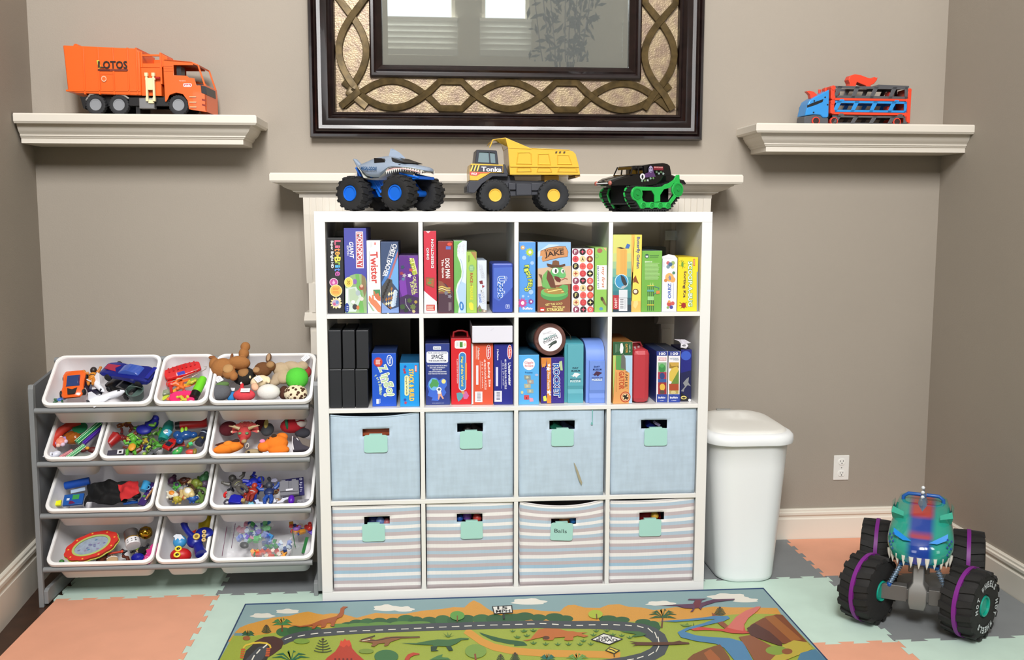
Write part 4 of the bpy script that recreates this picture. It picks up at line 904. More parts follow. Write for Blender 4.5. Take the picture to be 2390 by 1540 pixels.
A = game('puzzle_box', 'dark blue floor puzzle box with a red oval badge and a barcode', ZF, 1173, 1465, 462, 1374, '262a86', 1, depth=.24, cat='puzzle', top='2a2a60')
A.text('Underwater', (1405, 745), (1412, 1090), 42, 'f0f0f6', .03).text('48 PIECE FLOOR PUZZLE', (1345, 690), (1348, 1140), 28, 'e8e8f4', .02).text('36 x 24 inches', (1310, 750), (1316, 1085), 20, 'd8d8ec', .01).text('Melissa', (1230, 540), (1234, 710), 28, 'dcdcf0', .02, shear=.2).line([(1280, 710), (1286, 1135)], 5, 'b0b0d8').rect(1200, 812, 1236, 1098, 'd4d4ee').ell(1408, 585, 36, 110, 'f0e8ee').ell(1408, 585, 28, 100, 'd84a50').text('Melissa', (1408, 510), (1410, 660), 32, 'f4e8e8', .02, shear=.2).rect(1180, 1166, 1292, 1330, 'dedeea')
for k in range(7): A.rect(1212, 1185+k*18, 1265, 1192+k*18, '4a4a6a')
A.done(A.root)
zo = U(*ZF(1150, 447), y=.03).z-SHZ[1]
A = game('storage_box', 'plain white box lying across the two floor puzzles', ZF, 846, 1456, 192, 445, 'dcdbe6', 1, depth=.24, cat='box', zoff=zo, yfix=.02, grp=None, top='2a2a2c', edge=.003)
A.poly([(1120, 262), (1170, 225), (1175, 230), (1130, 270)], 'cfcedb').done(A.root)
# --- third cube, second row
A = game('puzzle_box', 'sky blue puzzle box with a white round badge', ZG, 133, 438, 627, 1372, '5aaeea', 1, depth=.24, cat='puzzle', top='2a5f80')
A.ell(286, 768, 88, 88, 'f2f2f6').text('Giggle', (218, 750), (352, 748), 46, 'd08a94', .03).text('Scope', (222, 795), (352, 795), 36, 'd0484e', .03).text('Puzzles', (228, 893), (340, 893), 26, '1f5a94', .04)
for x, y, c in ((262, 965, '8a9490'), (305, 1030, 'a89a98'), (262, 1095, 'b0b09a'), (302, 1170, '9aa8a0')): A.poly([(x-50, y-32), (x+48, y-30), (x+52, y+30), (x-40, y+34)], c).star(x, y, 26, 'c8c4a8', 6)
A.rect(212, 1230, 288, 1298, 'd0484e', r=10).poly([(290, 1270), (345, 1275), (355, 1325), (298, 1330)], 'e89aae').ell(183, 1190, 20, 24, 'd0cc9a').ell(400, 928, 26, 18, 'a8b8dc').text('3', (240, 1275), (258, 1275), 24, '5a1a20', .03).done(A.root)
A = game('puzzle_box', 'dark purple puzzle box with an orange star ribbon', ZG, 466, 815, 668, 1355, '3a2c86', 1, depth=.24, cat='puzzle', top='2a1c50', side='b8782e')
rd = random.Random(3)
for i in range(40): A.ell(rd.uniform(480, 805), rd.uniform(680, 1340), 3, 3, '7a6ac0', n=6)
A.rect(554, 670, 617, 1352, 'd98a3a').poly([(470, 670), (555, 670), (540, 780), (480, 820), (470, 750)], 'd8863a').star(508, 785, 34, 'e09a4a', 5).star(576, 835, 42, 'f4f0ea', 5, .45).star(582, 1185, 40, 'f4f0ea', 5, .45).star(585, 782, 26, 'f4f0ea', 5, .5).star(600, 1222, 18, 'f4f0ea', 5, .5).text('Floor Puzzle', (582, 885), (583, 1140), 38, 'e8e0da', .02)
A.text('ROCKET', (692, 760), (705, 1262), 92, '2a62b4', .06, out='f0f2f6', ow=.07).poly([(735, 730), (778, 715), (790, 860), (755, 860)], 'b8cc9a').poly([(495, 1250), (535, 1235), (552, 1290), (545, 1320), (505, 1320)], 'd8e05a').done(A.root)
def arch_box(label, zm, xl, xr, yb, ytab, ytop, front, side, txt, ink, ink2, depth=.22, tw=.16):
 """narrow curved-top puzzle carton with a folded front tab"""
 zf = SHZ[1]+.0006; u, v = zm((xl+xr)/2, yb); yf = min(.05, max(.012, U(u, v, z=zf).y)); vm = zm(0, (ytab+yb)/2)[1]
 x0, x1 = U(zm(xl, 0)[0], vm, y=yf).x, U(zm(xr, 0)[0], vm, y=yf).x; zt = U(*zm((xl+xr)/2, ytab), y=yf).z; zz = U(*zm((xl+xr)/2, ytop), y=yf+.04).z
 t = thing('puzzle_box', label, 'puzzle', ((x0+x1)/2, yf+depth/2, zf), group=GG)
 pr = [(yf+.012, zf), (yf+.012, zt)]+[(yf+.012+depth*.5*(1-math.cos(math.pi*i/12)), zt+(zz-zt)*math.sin(math.pi*i/12)**.6) for i in range(1, 12)]+[(yf+.012+depth, zt), (yf+.012+depth, zf)]
 m = MB(); m.mat(M(side, .5)); m.prism(pr, x0-.004, x1, 'x'); m.build('carton', t, smooth=30, bevel=.001)
 m = MB(); m.mat(M(front, .5)); zm_ = zf+(zt-zf)*.25
 m.prism([(yf+.012, zt), (yf+.003, zt-.003), (yf, zm_+.01), (yf+.004, zm_-.004), (yf, zm_-.02), (yf, zf), (yf+.012, zf)], x0+.008, x1, 'x'); m.build('front_tab', t, bevel=.0006)
 A = Art(plane((0, yf-.0002, 0), (0, -1, 0)), (0, -1, 0), zm=zm, base=.0002); c = (xl+xr)/2+14
 A.text('DAY', (c-45, ytxt), (c+45, ytxt-2), 24, ink, .03).text('MUSEUM', (c-62, ytxt+42), (c+66, ytxt+40), 26, ink, .02)
 A.poly([(c-75, ytxt+105), (c-50, ytxt+115), (c-15, ytxt+70), (c+30, ytxt+75), (c+75, ytxt+92), (c+40, ytxt+115), (c+10, ytxt+145), (c-10, ytxt+120), (c-30, ytxt+135)], ink2)
 A.text(txt, (c-80, ytxt+168), (c+82, ytxt+165), 18, ink, .02).text('PUZZLE', (c-78, ytxt+200), (c+74, ytxt+196), 32, 'e4eef0', .03); A.done(t)
ytxt = 826; arch_box('teal curved top puzzle carton with a white animal mark', ZG, 838, 1102, 1343, 468, 425, '5aa6b4', '4a9aa8', 'MEGALODON', '2a4a5a', 'e4e8ec')
ytxt = 805; arch_box('periwinkle blue puzzle carton with a tall arched back', ZG, 1160, 1424, 1353, 712, 418, '7292dc', '7898e2', 'DINOSAURS', '2a3a7a', '4a2a44')
def insect_jar():
 y0 = .045; c = U(*ZG(607, 400), y=y0); r = (U(*ZG(848, 400), y=y0)-c).x
 zb = SHZ[1]; t = thing('insect_jar', 'round jar with a brown lid and white round label lying on the puzzle boxes', 'jar', (c.x, y0, c.z-r))
 ax = Vector((-.16, 1, -.02)).normalized(); q = ax.to_track_quat('Z', 'Y').to_matrix().to_4x4(); q.translation = c
 m = MB(); m.T = q; m.lathe([(0, 0), (r*.96, 0), (r, .003), (r, .022), (r*.97, .025), (0, .025)], 48); m.build('jar_lid', t, M('5f3a34', .45), smooth=True)
 m = MB(); m.T = q; m.lathe([(r*.92, .022), (r*.94, .03), (r*.94, .15), (r*.9, .155), (0, .155)], 48); m.build('jar_body', t, M('4a5250', .25), smooth=True)
 m = MB(); m.T = q; m.lathe([(r*.97, -.0004), (r, .002), (r*.97, -.0004)], 48); m.lathe([(r*.76, .0), (r*.76, -.001), (0, -.001)], 48); m.mats = [M('8a6058', .4)]; m.build('lid_ring', t, smooth=True)
 P = plane(c-ax*.0012, -ax); A = Art(P, -ax, zm=ZG, base=.0004); A.ell(605, 397, 177, 178, 'eceaf0', n=40)
 A.text('AMAZING', (500, 402), (692, 324), 36, '3a7a78', .04).text('INSECTS', (505, 445), (715, 356), 42, '3a3a40', .01).lines(490, 290, 660, 320, 1, 'b8b8c0', 5).text('learn about', (500, 318), (620, 270), 18, 'b8b8c0', .01)
 A.poly([(560, 490), (640, 430), (690, 408), (705, 430), (700, 450), (640, 480), (590, 530), (582, 520), (610, 480)], '3a4440').line([(600, 480), (680, 425)], 6, '6a7a70'); A.done(t)
 s = MB(); p = c+Vector((r*.55, .1, r*.72)); s.tube([p, p+Vector((.03, 0, -.012)), p+Vector((.055, -.01, -.04)), p+Vector((.06, -.02, -.075))], .0012, 6); s.build('cord', t, M('5a4a3a', .8), smooth=True)
insect_jar()
# --- fourth cube, second row
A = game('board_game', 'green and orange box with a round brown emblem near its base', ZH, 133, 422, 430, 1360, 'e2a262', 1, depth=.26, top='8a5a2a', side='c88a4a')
A.rect(133, 432, 424, 634, '2a5a3a').poly([(133, 636), (176, 636), (150, 1100), (128, 1355), (133, 1355)], 'b4d070').poly([(176, 636), (300, 636), (300, 860), (176, 850)], '5a9a54').poly([(300, 636), (423, 636), (418, 1355), (370, 1355), (380, 900), (320, 860)], 'b0cfe8')
A.poly([(245, 460), (272, 450), (290, 520), (280, 600), (250, 612), (232, 560)], 'eef0ee').poly([(258, 640), (290, 610), (320, 680), (325, 860), (290, 840), (250, 830)], '6a6a64').text('GATOR', (335, 460), (338, 600), 34, 'd9a04a', .05).text('I AM LIL', (385, 465), (385, 595), 20, 'e0e8d8', .01).lines(165, 470, 215, 600, 3, '9ab8a0', 4, vert=True)
A.text('GATOR', (262, 875), (262, 1145), 84, 'c0502e', .05).text("I AM LIL'", (335, 880), (330, 1130), 40, '3a2a1c', .0).lines(170, 890, 190, 1190, 1, '9a7a4a', 5, vert=True).ell(318, 1258, 78, 80, 'b8472c').ell(318, 1258, 64, 66, 'eec48a').ell(318, 1258, 54, 56, 'b8472c').ell(318, 1258, 46, 48, 'f0d0a0').poly([(275, 1245), (300, 1225), (365, 1270), (340, 1300)], '2a241c').poly([(290, 1290), (330, 1215), (350, 1225), (310, 1300)], '2a241c').done(A.root)
A = game('toy_case', 'plain red rounded case with a handle standing between the boxes', ZH, 427, 690, 548, 1355, 'b93a44', 1, depth=.24, cat='case', edge=.02, grp=None)
x0, x1, yf, zf, z1 = A.g
hm = MB(); hm.tube([(x0+.012, yf+.1, z1-.002), (x0+.02, yf+.1, z1+.014), (x1-.02, yf+.1, z1+.014), (x1-.012, yf+.1, z1-.002)], .004, 8); hm.build('handle', A.root, M('7a1c22', .4), smooth=True)
for dx in (.012, .03): MB().box(x0+dx, x0+dx+.008, yf+.03+dx, yf+.035+dx, z1-.001, z1+.006).build('clasp', A.root, M('d0cccc', .3, metal=.8))
def rot_box(A, name=None): return A
A = game('puzzle_box', 'blue and white 100 piece puzzle box nearer the red case', ZH, 783, 948, 572, 1342, 'ece9ee', 1, depth=.24, cat='puzzle', side='2c3f8c', top='2c3a5c')
def p100(x0, x1, band):
 A.rect(x0+2, 574, x1-2, 642, '26388c').text('100', (x0+38, 612), (x1-28, 610), 40, 'f0f0f6', .05).rect(x0+6, 1218, x1-4, 1338, '2f469c').text('Buffalo', (x0+28, 1268), (x1-32, 1266), 28, 'f0f0f4', .05).text('100', (x0+55, 1312), (x1-58, 1311), 12, 'd8dcf0', .03)
p100(783, 948, 0)
A.rect(810, 668, 932, 716, 'd8a0a8').text('MARVEL', (816, 694), (928, 690), 36, 'f4e8ea', .05, out='b05a68', ow=.03).rect(806, 740, 934, 882, '8ab08a').ell(868, 830, 50, 66, '3f8a4c').ell(866, 790, 32, 30, '56a85c').rect(806, 885, 934, 1040, 'a83a4c').ell(868, 945, 40, 50, '34447c').rect(806, 990, 934, 1040, '3a5a9a').rect(806, 1042, 934, 1216, '9a2f38').ell(872, 1110, 40, 52, 'e0b44a').ell(868, 1185, 40, 30, '5a4a44'); A.done(A.root)
A = game('puzzle_box', 'blue and white 100 piece puzzle box with a golden photo picture', ZH, 957, 1137, 572, 1338, 'ece9ee', 1, depth=.24, cat='puzzle', top='3a4050', side='8a8a94')
p100(957, 1137, 0)
A.text('NATIONAL', (985, 686), (1118, 682), 24, '8a9aac', .03).text('PUZZLE', (1040, 704), (1118, 702), 16, '7a8a9c', .02).rect(975, 740, 1118, 830, '9a7a2e').poly([(975, 900), (1010, 830), (1090, 800), (1118, 850), (1080, 960), (1020, 1035), (975, 1010)], 'd9bc54').poly([(975, 740), (1118, 740), (1118, 790), (1010, 800)], 'c8a24a').poly([(1060, 960), (1118, 850), (1118, 1060), (1000, 1060)], '6a8a3c').rect(973, 1062, 1116, 1160, 'a84a2a').rect(973, 1160, 1114, 1212, 'b09a5a').ell(1035, 1190, 40, 26, 'd0c08a'); A.done(A.root)
A = game('puzzle_tin', 'dark blue 48 piece puzzle carton with a torn grey top', ZH, 1143, 1306, 548, 1326, '25287c', 1, depth=.16, cat='puzzle', top='1c1c38', side='14163c')
x0, x1, yf, zf, z1 = A.g
A.ell(1225, 640, 76, 70, '3a5ac0').poly([(1146, 900), (1304, 860), (1304, 1320), (1146, 1320)], '1c1f4c').poly([(1150, 1190), (1302, 1300), (1302, 1322), (1148, 1322)], '1a1a1c').ell(1192, 1268, 44, 27, 'd9c878').poly([(1158, 1268), (1178, 1262), (1192, 1255), (1206, 1262), (1226, 1268), (1210, 1278), (1192, 1284), (1174, 1278)], '2a2418').poly([(1180, 1050), (1230, 990), (1270, 960), (1260, 1040), (1300, 1100), (1250, 1080), (1200, 1140), (1190, 1180), (1150, 1170), (1210, 1100)], '8a8c90').ell(1280, 1306, 22, 20, 'f0f0f2')
A.text('48', (1168, 490), (1222, 488), 34, '2a2a34', .04) if False else None
A.done(A.root)
fl = MB(); p = U(*ZH(1180, 500), y=yf-.002)
fl.add([U(*ZH(x, y), y=yf+dy) for x, y, dy in ((1050, 395, .02), (1120, 425, .0), (1150, 460, -.002), (1145, 520, -.003), (1230, 535, -.003), (1260, 490, -.003), (1235, 460, .0), (1300, 450, .01), (1210, 400, .03), (1150, 398, .03))], [tuple(range(10))])
o = fl.build('torn_flap', A.root, M('d6d2da', .6), solid=.0008)
A2 = Art(plane((0, yf-.0045, 0), (0, -1, 0)), (0, -1, 0), zm=ZH, base=.0002); A2.rect(1150, 462, 1240, 520, 'e0dde4').text('48', (1166, 490), (1220, 488), 32, '2a2a34', .04); A2.done(A.root, pic='number_patch')
# ---------------------------------------------------------------- rug
def rug():
 t = thing('rug', 'dinosaur road play rug with a dark blue bound edge in front of the shelving unit', 'rug', (.71, -.6, 0))
 X0, X1, Y0, Y1 = -.284, 1.705, -1.24, -.012; zt = .007
 m = MB(); m.box(X0, X1, Y0, Y1, .0004, zt); m.build('pile', t, M('8aa5a8', .95, bump=.3, bscale=1200))
 e = MB(); e.tube([(X0, Y0, .005), (X0, Y1, .005), (X1, Y1, .005), (X1, Y0, .005)], .0055, 8, closed=True); e.build('bound_edge', t, M('2f4668', .9), smooth=True)['label'] = 'dark blue bound edge'
 A = Art(plane((0, 0, zt), (0, 0, 1)), (0, 0, 1), base=.0001, step=.000012)
 s = .31381
 class Q:      # two close-up frames share one print
  def __init__(q, x0): q.f = lambda x, y: (x0+x*s, 1350+y*s)
  def __getattr__(q, k):
   def g(*a, **kw): A.zm = q.f; getattr(A, k)(*a, **kw); A.zm = None; return q
   return g
 a, b = Q(500), Q(1200); W = 2231    # b x = a x - 2231
 clip = lambda pts: pts
 OR, GR, DG, RD, LG = 'd2963c', '9aa83e', '2f5a34', '45494e', '5f8a3c'
 def both(ptsA, ptsB): return ptsA+[(x+W, y) for x, y in ptsB]
 hills = both([(160, 395), (190, 365), (250, 340), (440, 290), (560, 278), (640, 255), (700, 245), (760, 260), (810, 268), (870, 258), (950, 262), (1060, 292), (1200, 255), (1300, 262), (1420, 262), (1540, 240), (1700, 225), (1780, 212), (1860, 215), (1900, 178), (1930, 162), (1980, 185), (2030, 222), (2070, 245), (2150, 240)],
     [(0, 232), (130, 225), (200, 240), (340, 245), (370, 215), (400, 198), (450, 195), (520, 215), (640, 218), (700, 195), (780, 190), (850, 210), (950, 215), (1040, 235), (1200, 212), (1330, 225), (1480, 208), (1620, 214), (1750, 214), (1955, 218), (1990, 275), (1990, 420)])+[(100, 470)]
 a.poly(hills, OR, fuzz=.06)
 a.poly([(152, 405), (280, 405), (300, 425), (146, 425)], '6a8f94')
 ground = both([(142, 425), (300, 425), (470, 400), (700, 385), (900, 360), (1100, 350), (1600, 335), (2200, 320)], [(0, 330), (800, 320), (1080, 322), (1180, 322), (1300, 300), (1420, 290), (1620, 268), (1800, 262), (1985, 266), (2330, 615)])+[(2400, 780), (1500, 790), (0, 790), (30, 620)]
 a.poly(ground, GR, fuzz=.08)
 A.poly([(504, 1560), (1935, 1560), (2130, 1750), (395, 1750)], GR, fuzz=.08)
 # clouds
 def cloud(q, x, y, w, h, c='e4e0d4'):
  P = []; N = 26
  for i in range(N):
   an = 2*math.pi*i/N; r = 1+.13*math.sin(an*6+x); P.append((x+w/2*math.cos(an)*r, y+h/2*(math.sin(an)*r if math.sin(an) < 0 else math.sin(an)*.55)))
  q.poly(P, c)
 cloud(a, 360, 280, 175, 46); cloud(a, 545, 248, 170, 44); cloud(a, 1280, 225, 190, 62); cloud(a, 1410, 232, 150, 50)
 cloud(b, 110, 178, 255, 60); cloud(b, 1090, 190, 215, 46); cloud(b, 1590, 140, 290, 58); cloud(b, 1720, 165, 190, 44)
 # bushes behind the road
 for i, (x, y, w, h) in enumerate([(520, 398, 60, 34), (600, 388, 60, 34), (680, 388, 60, 30), (750, 382, 50, 26), (1000, 345, 60, 22), (1060, 335, 60, 30), (1140, 330, 60, 34), (1230, 322, 60, 30), (1330, 322, 60, 30), (1430, 308, 70, 38), (1500, 318, 60, 36), (1600, 316, 60, 32), (1700, 308, 60, 36), (1790, 312, 60, 32), (1880, 302, 60, 32), (1990, 302, 70, 36), (2090, 300, 70, 34), (2180, 294, 60, 30), (2280, 288, 60, 30)]):
  a.ell(x, y, w, h, DG if i % 3 else '38683a')
 for x, y, w, h in [(0, 290, 60, 28), (80, 282, 70, 30), (180, 292, 60, 26), (300, 288, 70, 30), (380, 300, 60, 26), (700, 302, 70, 28), (800, 308, 60, 24), (960, 325, 60, 24), (1030, 345, 50, 30), (1060, 365, 30, 24)]: b.ell(x, y, w, h, DG)
 for x, y, w, h in [(940, 352, 80, 16), (1080, 348, 90, 18), (1230, 342, 90, 18), (1400, 336, 90, 18), (1530, 332, 80, 14)]: a.ell(x, y, w, h, LG)
 # dirt loop
 a.line([(1870, 385), (1920, 420), (1990, 470), (2080, 510), (2200, 535), (2330, 548), (2460, 556), (2700, 562), (2900, 566), (3020, 575)], 52, OR)
 a.poly([(1970, 400), (2050, 425), (2150, 450), (2300, 470), (2330, 495), (2200, 490), (2080, 465), (1990, 420)], DG)
 b.poly([(0, 470), (60, 480), (100, 500), (0, 505)], DG)
 # road
 path = [(505, 470), (560, 445), (640, 425), (750, 408), (900, 396), (1050, 385), (1250, 376), (1450, 368), (1650, 360), (1850, 355), (2050, 348), (2231, 345), (2400, 340), (2600, 345), (2800, 345), (2960, 350), (3090, 362), (3190, 380), (3260, 410), (3310, 450), (3328, 490), (3310, 530), (3260, 565), (3180, 590), (3060, 612), (2900, 630), (2700, 640)]
 a.line(path, [56]*14+[60, 64, 72, 84, 96, 108, 114, 108, 92, 72, 60, 52, 46], RD)
 def dash(q, p, l=56, w=6):
  for x, y, an in p: d = math.radians(an); q.line([(x-l/2*math.cos(d), y-l/2*math.sin(d)), (x+l/2*math.cos(d), y+l/2*math.sin(d))], w, 'e6e2d4')
 dash(a, [(550, 445, -20), (648, 426, -11), (745, 411, -7), (842, 404, -4), (940, 397, -3), (1034, 392, -3), (1132, 388, -2), (1228, 384, -2), (1322, 380, -2), (1418, 376, -2), (1513, 371, -2), (1605, 366, -2), (1700, 362, -2), (1795, 358, -2), (1888, 354, -2), (1985, 350, -2), (2080, 347, -1), (2172, 345, -1), (2265, 342, -1), (2355, 339, 0)])
 dash(b, [(215, 336, 2), (306, 342, 4), (396, 349, 2), (488, 350, 0), (580, 346, -1), (672, 344, 0), (763, 346, 4), (850, 350, 6), (938, 360, 16), (1012, 386, 42), (1054, 422, 68), (1074, 460, 80), (1066, 525, 118), (1018, 562, 148), (938, 588, 162), (865, 604, 170)], 50, 7)
 # tunnel
 a.poly([(280, 500), (300, 470), (370, 436), (440, 430), (500, 450), (516, 480), (500, 520), (440, 565), (400, 590)], '4a2c28')
 a.poly([(215, 600), (235, 540), (280, 500), (350, 485), (400, 500), (412, 540), (395, 600), (370, 640), (190, 640)], '33302e')
 a.poly([(280, 560), (330, 510), (395, 500), (400, 540), (360, 600), (320, 640), (190, 650)], RD)
 a.line([(215, 520), (235, 498), (290, 482), (340, 478), (390, 484), (415, 500), (420, 520)], 13, 'd9bc3c')
 for k in range(5): a.rect(192+k*-2+8, 524+k*15, 232-k*3, 534+k*15, 'c85a2c'); a.rect(388-k*2, 520+k*13, 418-k*2, 529+k*13, 'c85a2c')
 dash(a, [(378, 505, -40), (328, 545, -48), (290, 590, -62)], 42, 9)
 # volcano
 a.poly([(800, 640), (840, 590), (900, 545), (930, 500), (942, 460), (955, 470), (972, 448), (985, 465), (1005, 458), (1020, 490), (1025, 520), (1060, 560), (1100, 595), (1150, 640)], 'b33a22')
 a.poly([(930, 500), (942, 460), (955, 470), (972, 448), (985, 465), (1005, 458), (1020, 490), (1000, 510), (985, 495), (965, 515)], 'd2472a')
 for x in (900, 930, 960, 990, 1020): a.ell(x, 602, 8, 8, '6a2018')
 # trees and ferns
 def palm(q, x, y, w, h, c='2f6a3a', tr='6a4226', lean=0):
  q.line([(x, y), (x+lean, y+h)], [10, 14], tr)
  for an in (200, 165, 140, 100, 75, 40, 15, -20):
   r = math.radians(an); tx, ty = x+w*math.cos(r), y-w*.42*math.sin(r)-6; mx_, my = x+w*.5*math.cos(r), y-w*.42*math.sin(r)*.9-16
   q.poly([(x-4, y), (mx_, my-8), (tx, ty), (mx_, my+7), (x+4, y+4)], c)
 palm(a, 505, 345, 80, 52, '3f8048'); palm(a, 252, 425, 50, 20, '2f5a34'); a.ell(240, 446, 28, 16, '9a5a30')
 palm(b, 1105, 290, 110, 80, '2a5a34', '6a3f22', -8); palm(b, 1335, 352, 0.1, .1)
 palm(a, 570, 615, 150, 20, '2a6a4a'); palm(b, 250, 605, 60, 10, '2a6a5a'); palm(b, 470, 612, 90, 10, '6a9a4a')
 for x, y, w in ((1740, 440, 60), (2240, 0, 0)):
  if w:
   for an in (160, 130, 95, 60, 25): r = math.radians(an); a.poly([(x-6, y), (x+w*math.cos(r), y-w*.7*math.sin(r)), (x+8, y)], '5a7a3a')
 def conifer(q, x, y, w, h, c='3a4a2c'):
  q.line([(x, y), (x, y+h)], 7, '4a3a24')
  for k in range(5): f = .45+k*.14; yy = y+h*(k+.6)/5.2; q.line([(x-w*f/2, yy-4), (x-w*f/4, yy+6), (x, yy+8), (x+w*f/4, yy+6), (x+w*f/2, yy-4)], 6, c)
  q.ell(x, y, 10, 8, '4a3424')
 conifer(a, 388, 355, 70, 50); conifer(a, 808, 455, 130, 100); conifer(b, 1530, 222, 84, 50)
 conifer(a, 2130, 575, 80, 60); conifer(a, 2237, 562, 80, 60); conifer(b, 8, 568, 60, 60)
 a.ell(1808, 280, 54, 34, '5f9a44').line([(1808, 325), (1808, 280)], 9, '7a4a28'); b.ell(605, 270, 54, 32, 'a8b838').line([(615, 305), (612, 268)], 9, '6a4226')
 a.ell(1945, 545, 80, 52, '7a9a44').line([(1945, 610), (1940, 565)], 14, '8a4a30'); a.ell(1280, 585, 90, 50, '3f7040')
 a.poly([(1600, 610), (1660, 580), (1700, 568), (1690, 590), (1740, 595), (1760, 610)], '4a7a44'); a.ell(650, 470, 60, 20, '7a9a3c'); a.ell(1130, 545, 56, 18, '7a9038')
 # dinosaurs
 a.poly([(565, 350), (640, 358), (720, 345), (790, 315), (850, 300), (910, 285), (935, 255), (940, 225), (960, 212), (998, 215), (980, 222), (968, 232), (966, 260), (950, 290), (915, 302), (900, 330), (892, 360), (868, 360), (868, 335), (840, 335), (825, 365), (790, 372), (800, 350), (770, 352), (745, 378), (722, 378), (735, 355), (640, 366)], 'a4552a')
 a.poly([(1075, 470), (1130, 445), (1195, 430), (1160, 452), (1200, 462), (1280, 440), (1360, 435), (1530, 438), (1530, 444), (1390, 450), (1310, 478), (1290, 505), (1262, 508), (1270, 485), (1225, 488), (1190, 512), (1165, 508), (1180, 485), (1140, 478), (1100, 474)], '8a5a34').line([(1090, 462), (1150, 444), (1196, 430)], 7, '2a2420').line([(1140, 470), (1220, 464), (1320, 444), (1528, 438)], 6, '3a2a20').line([(1100, 470), (1160, 458)], 5, 'e0d8c0')
 a.poly([(1385, 484), (1500, 486), (1580, 470), (1660, 458), (1740, 460), (1790, 455), (1830, 446), (1895, 448), (1890, 458), (1840, 462), (1800, 490), (1760, 505), (1775, 535), (1750, 542), (1730, 510), (1660, 508), (1650, 535), (1670, 542), (1625, 545), (1615, 520), (1630, 500), (1560, 498), (1480, 494)], '3f6a3c').poly([(1610, 510), (1660, 510), (1650, 535), (1672, 543), (1612, 545)], '26402c').poly([(1722, 508), (1762, 508), (1776, 540), (1745, 543)], '26402c')
 a.poly([(1415, 605), (1440, 570), (1480, 555), (1525, 562), (1528, 570), (1490, 576), (1460, 590), (1440, 625)], 'b8442c')
 b.poly([(60, 465), (120, 455), (150, 420), (180, 385), (230, 375), (330, 378), (400, 398), (440, 398), (470, 405), (550, 405), (500, 415), (555, 432), (520, 442), (470, 430), (440, 440), (440, 462), (400, 468), (370, 462), (380, 440), (300, 445), (290, 462), (260, 464), (220, 462), (215, 440), (160, 452), (100, 468)], 'bb6a30').ell(238, 446, 26, 14, '5a3420')
 b.poly([(1050, 204), (1150, 202), (1330, 192), (1345, 166), (1290, 164), (1300, 156), (1440, 154), (1400, 164), (1390, 186), (1480, 160), (1640, 155), (1640, 163), (1500, 180), (1420, 205), (1400, 215), (1390, 238), (1370, 222), (1345, 225), (1330, 250), (1310, 254), (1330, 228), (1270, 225), (1210, 208)], '5a3350').poly([(1335, 190), (1350, 165), (1385, 165), (1388, 190), (1375, 222), (1345, 222)], '6a1f30')
 b.poly([(1310, 382), (1340, 362), (1450, 372), (1560, 382), (1600, 350), (1650, 290), (1720, 245), (1800, 215), (1835, 213), (1810, 245), (1740, 300), (1710, 350), (1720, 392), (1800, 410), (1700, 415), (1620, 412), (1540, 395), (1420, 388), (1340, 392)], 'c4453a').poly([(1585, 370), (1650, 290), (1720, 245), (1800, 215), (1835, 213), (1810, 245), (1740, 300), (1708, 350), (1705, 395), (1640, 385)], 'cf6a60').poly([(1470, 258), (1500, 275), (1560, 330), (1590, 355), (1570, 378), (1530, 350), (1480, 300)], '8a4a2c')
 # river, cliffs and rocks
 b.poly([(1080, 322), (1230, 312), (1380, 298), (1500, 282), (1590, 285), (1605, 300), (1560, 322), (1440, 350), (1300, 385), (1270, 400), (1350, 428), (1450, 440), (1600, 448), (1700, 475), (1720, 510), (1790, 640), (1660, 640), (1560, 520), (1500, 490), (1350, 470), (1240, 442), (1215, 405), (1280, 372), (1400, 340), (1500, 305), (1400, 312), (1200, 328)], '4a7fa8')
 b.poly([(1670, 440), (1760, 425), (1900, 500), (2010, 560), (2060, 640), (1800, 640), (1735, 530)], '8a5030').poly([(1730, 400), (1760, 350), (1850, 300), (1950, 272), (1995, 275), (2200, 500), (2010, 490), (1900, 470), (1800, 440)], '7a3f1e').poly([(1730, 375), (1790, 338), (1900, 400), (1990, 480), (1995, 512), (1900, 480), (1760, 430)], '4f241c').poly([(1860, 290), (1930, 278), (2140, 460), (2060, 470)], '9a5c28')
 b.poly([(2000, 500), (2080, 465), (2180, 480), (2220, 530), (2150, 560), (2050, 600), (1940, 640), (1880, 640), (1960, 560)], 'b8a63c').ell(1950, 540, 80, 34, '7f9a3a').ell(2030, 548, 40, 22, '8a4f2c').poly([(2130, 560), (2240, 530), (2320, 610), (2330, 650), (2090, 650)], '4a7a98')
 b.poly([(1290, 605), (1330, 570), (1420, 530), (1530, 495), (1560, 530), (1600, 590), (1620, 650), (1280, 650)], '7a4a26').poly([(1410, 560), (1460, 530), (1530, 600), (1540, 650), (1470, 650)], 'a05a2c')
 # log
 b.poly([(850, 470), (920, 478), (1020, 480), (1180, 478), (1230, 468), (1250, 476), (1300, 482), (1305, 492), (1200, 498), (1010, 502), (920, 502), (875, 510), (910, 495), (860, 488), (905, 484)], '5a3420')
 rd = random.Random(5)
 for x, y in ((70, 392), (145, 388), (20, 436), (95, 425), (145, 482), (235, 488), (325, 490), (405, 490), (490, 490), (570, 488), (515, 465), (610, 390), (690, 388), (735, 418), (590, 420), (800, 425), (860, 440)):
  b.poly([(x-28, y-4), (x-8, y+4), (x, y-12), (x+6, y+4), (x+28, y-4), (x+8, y+12), (x-8, y+12)], '4f7a34')
 for x, y in ((2220, 392), (2310, 392), (2370, 388), (2260, 440), (2325, 428), (2372, 482)): a.poly([(x-26, y-4), (x-8, y+4), (x, y-10), (x+6, y+4), (x+26, y-4), (x+8, y+10), (x-8, y+10)], '4f7a34')
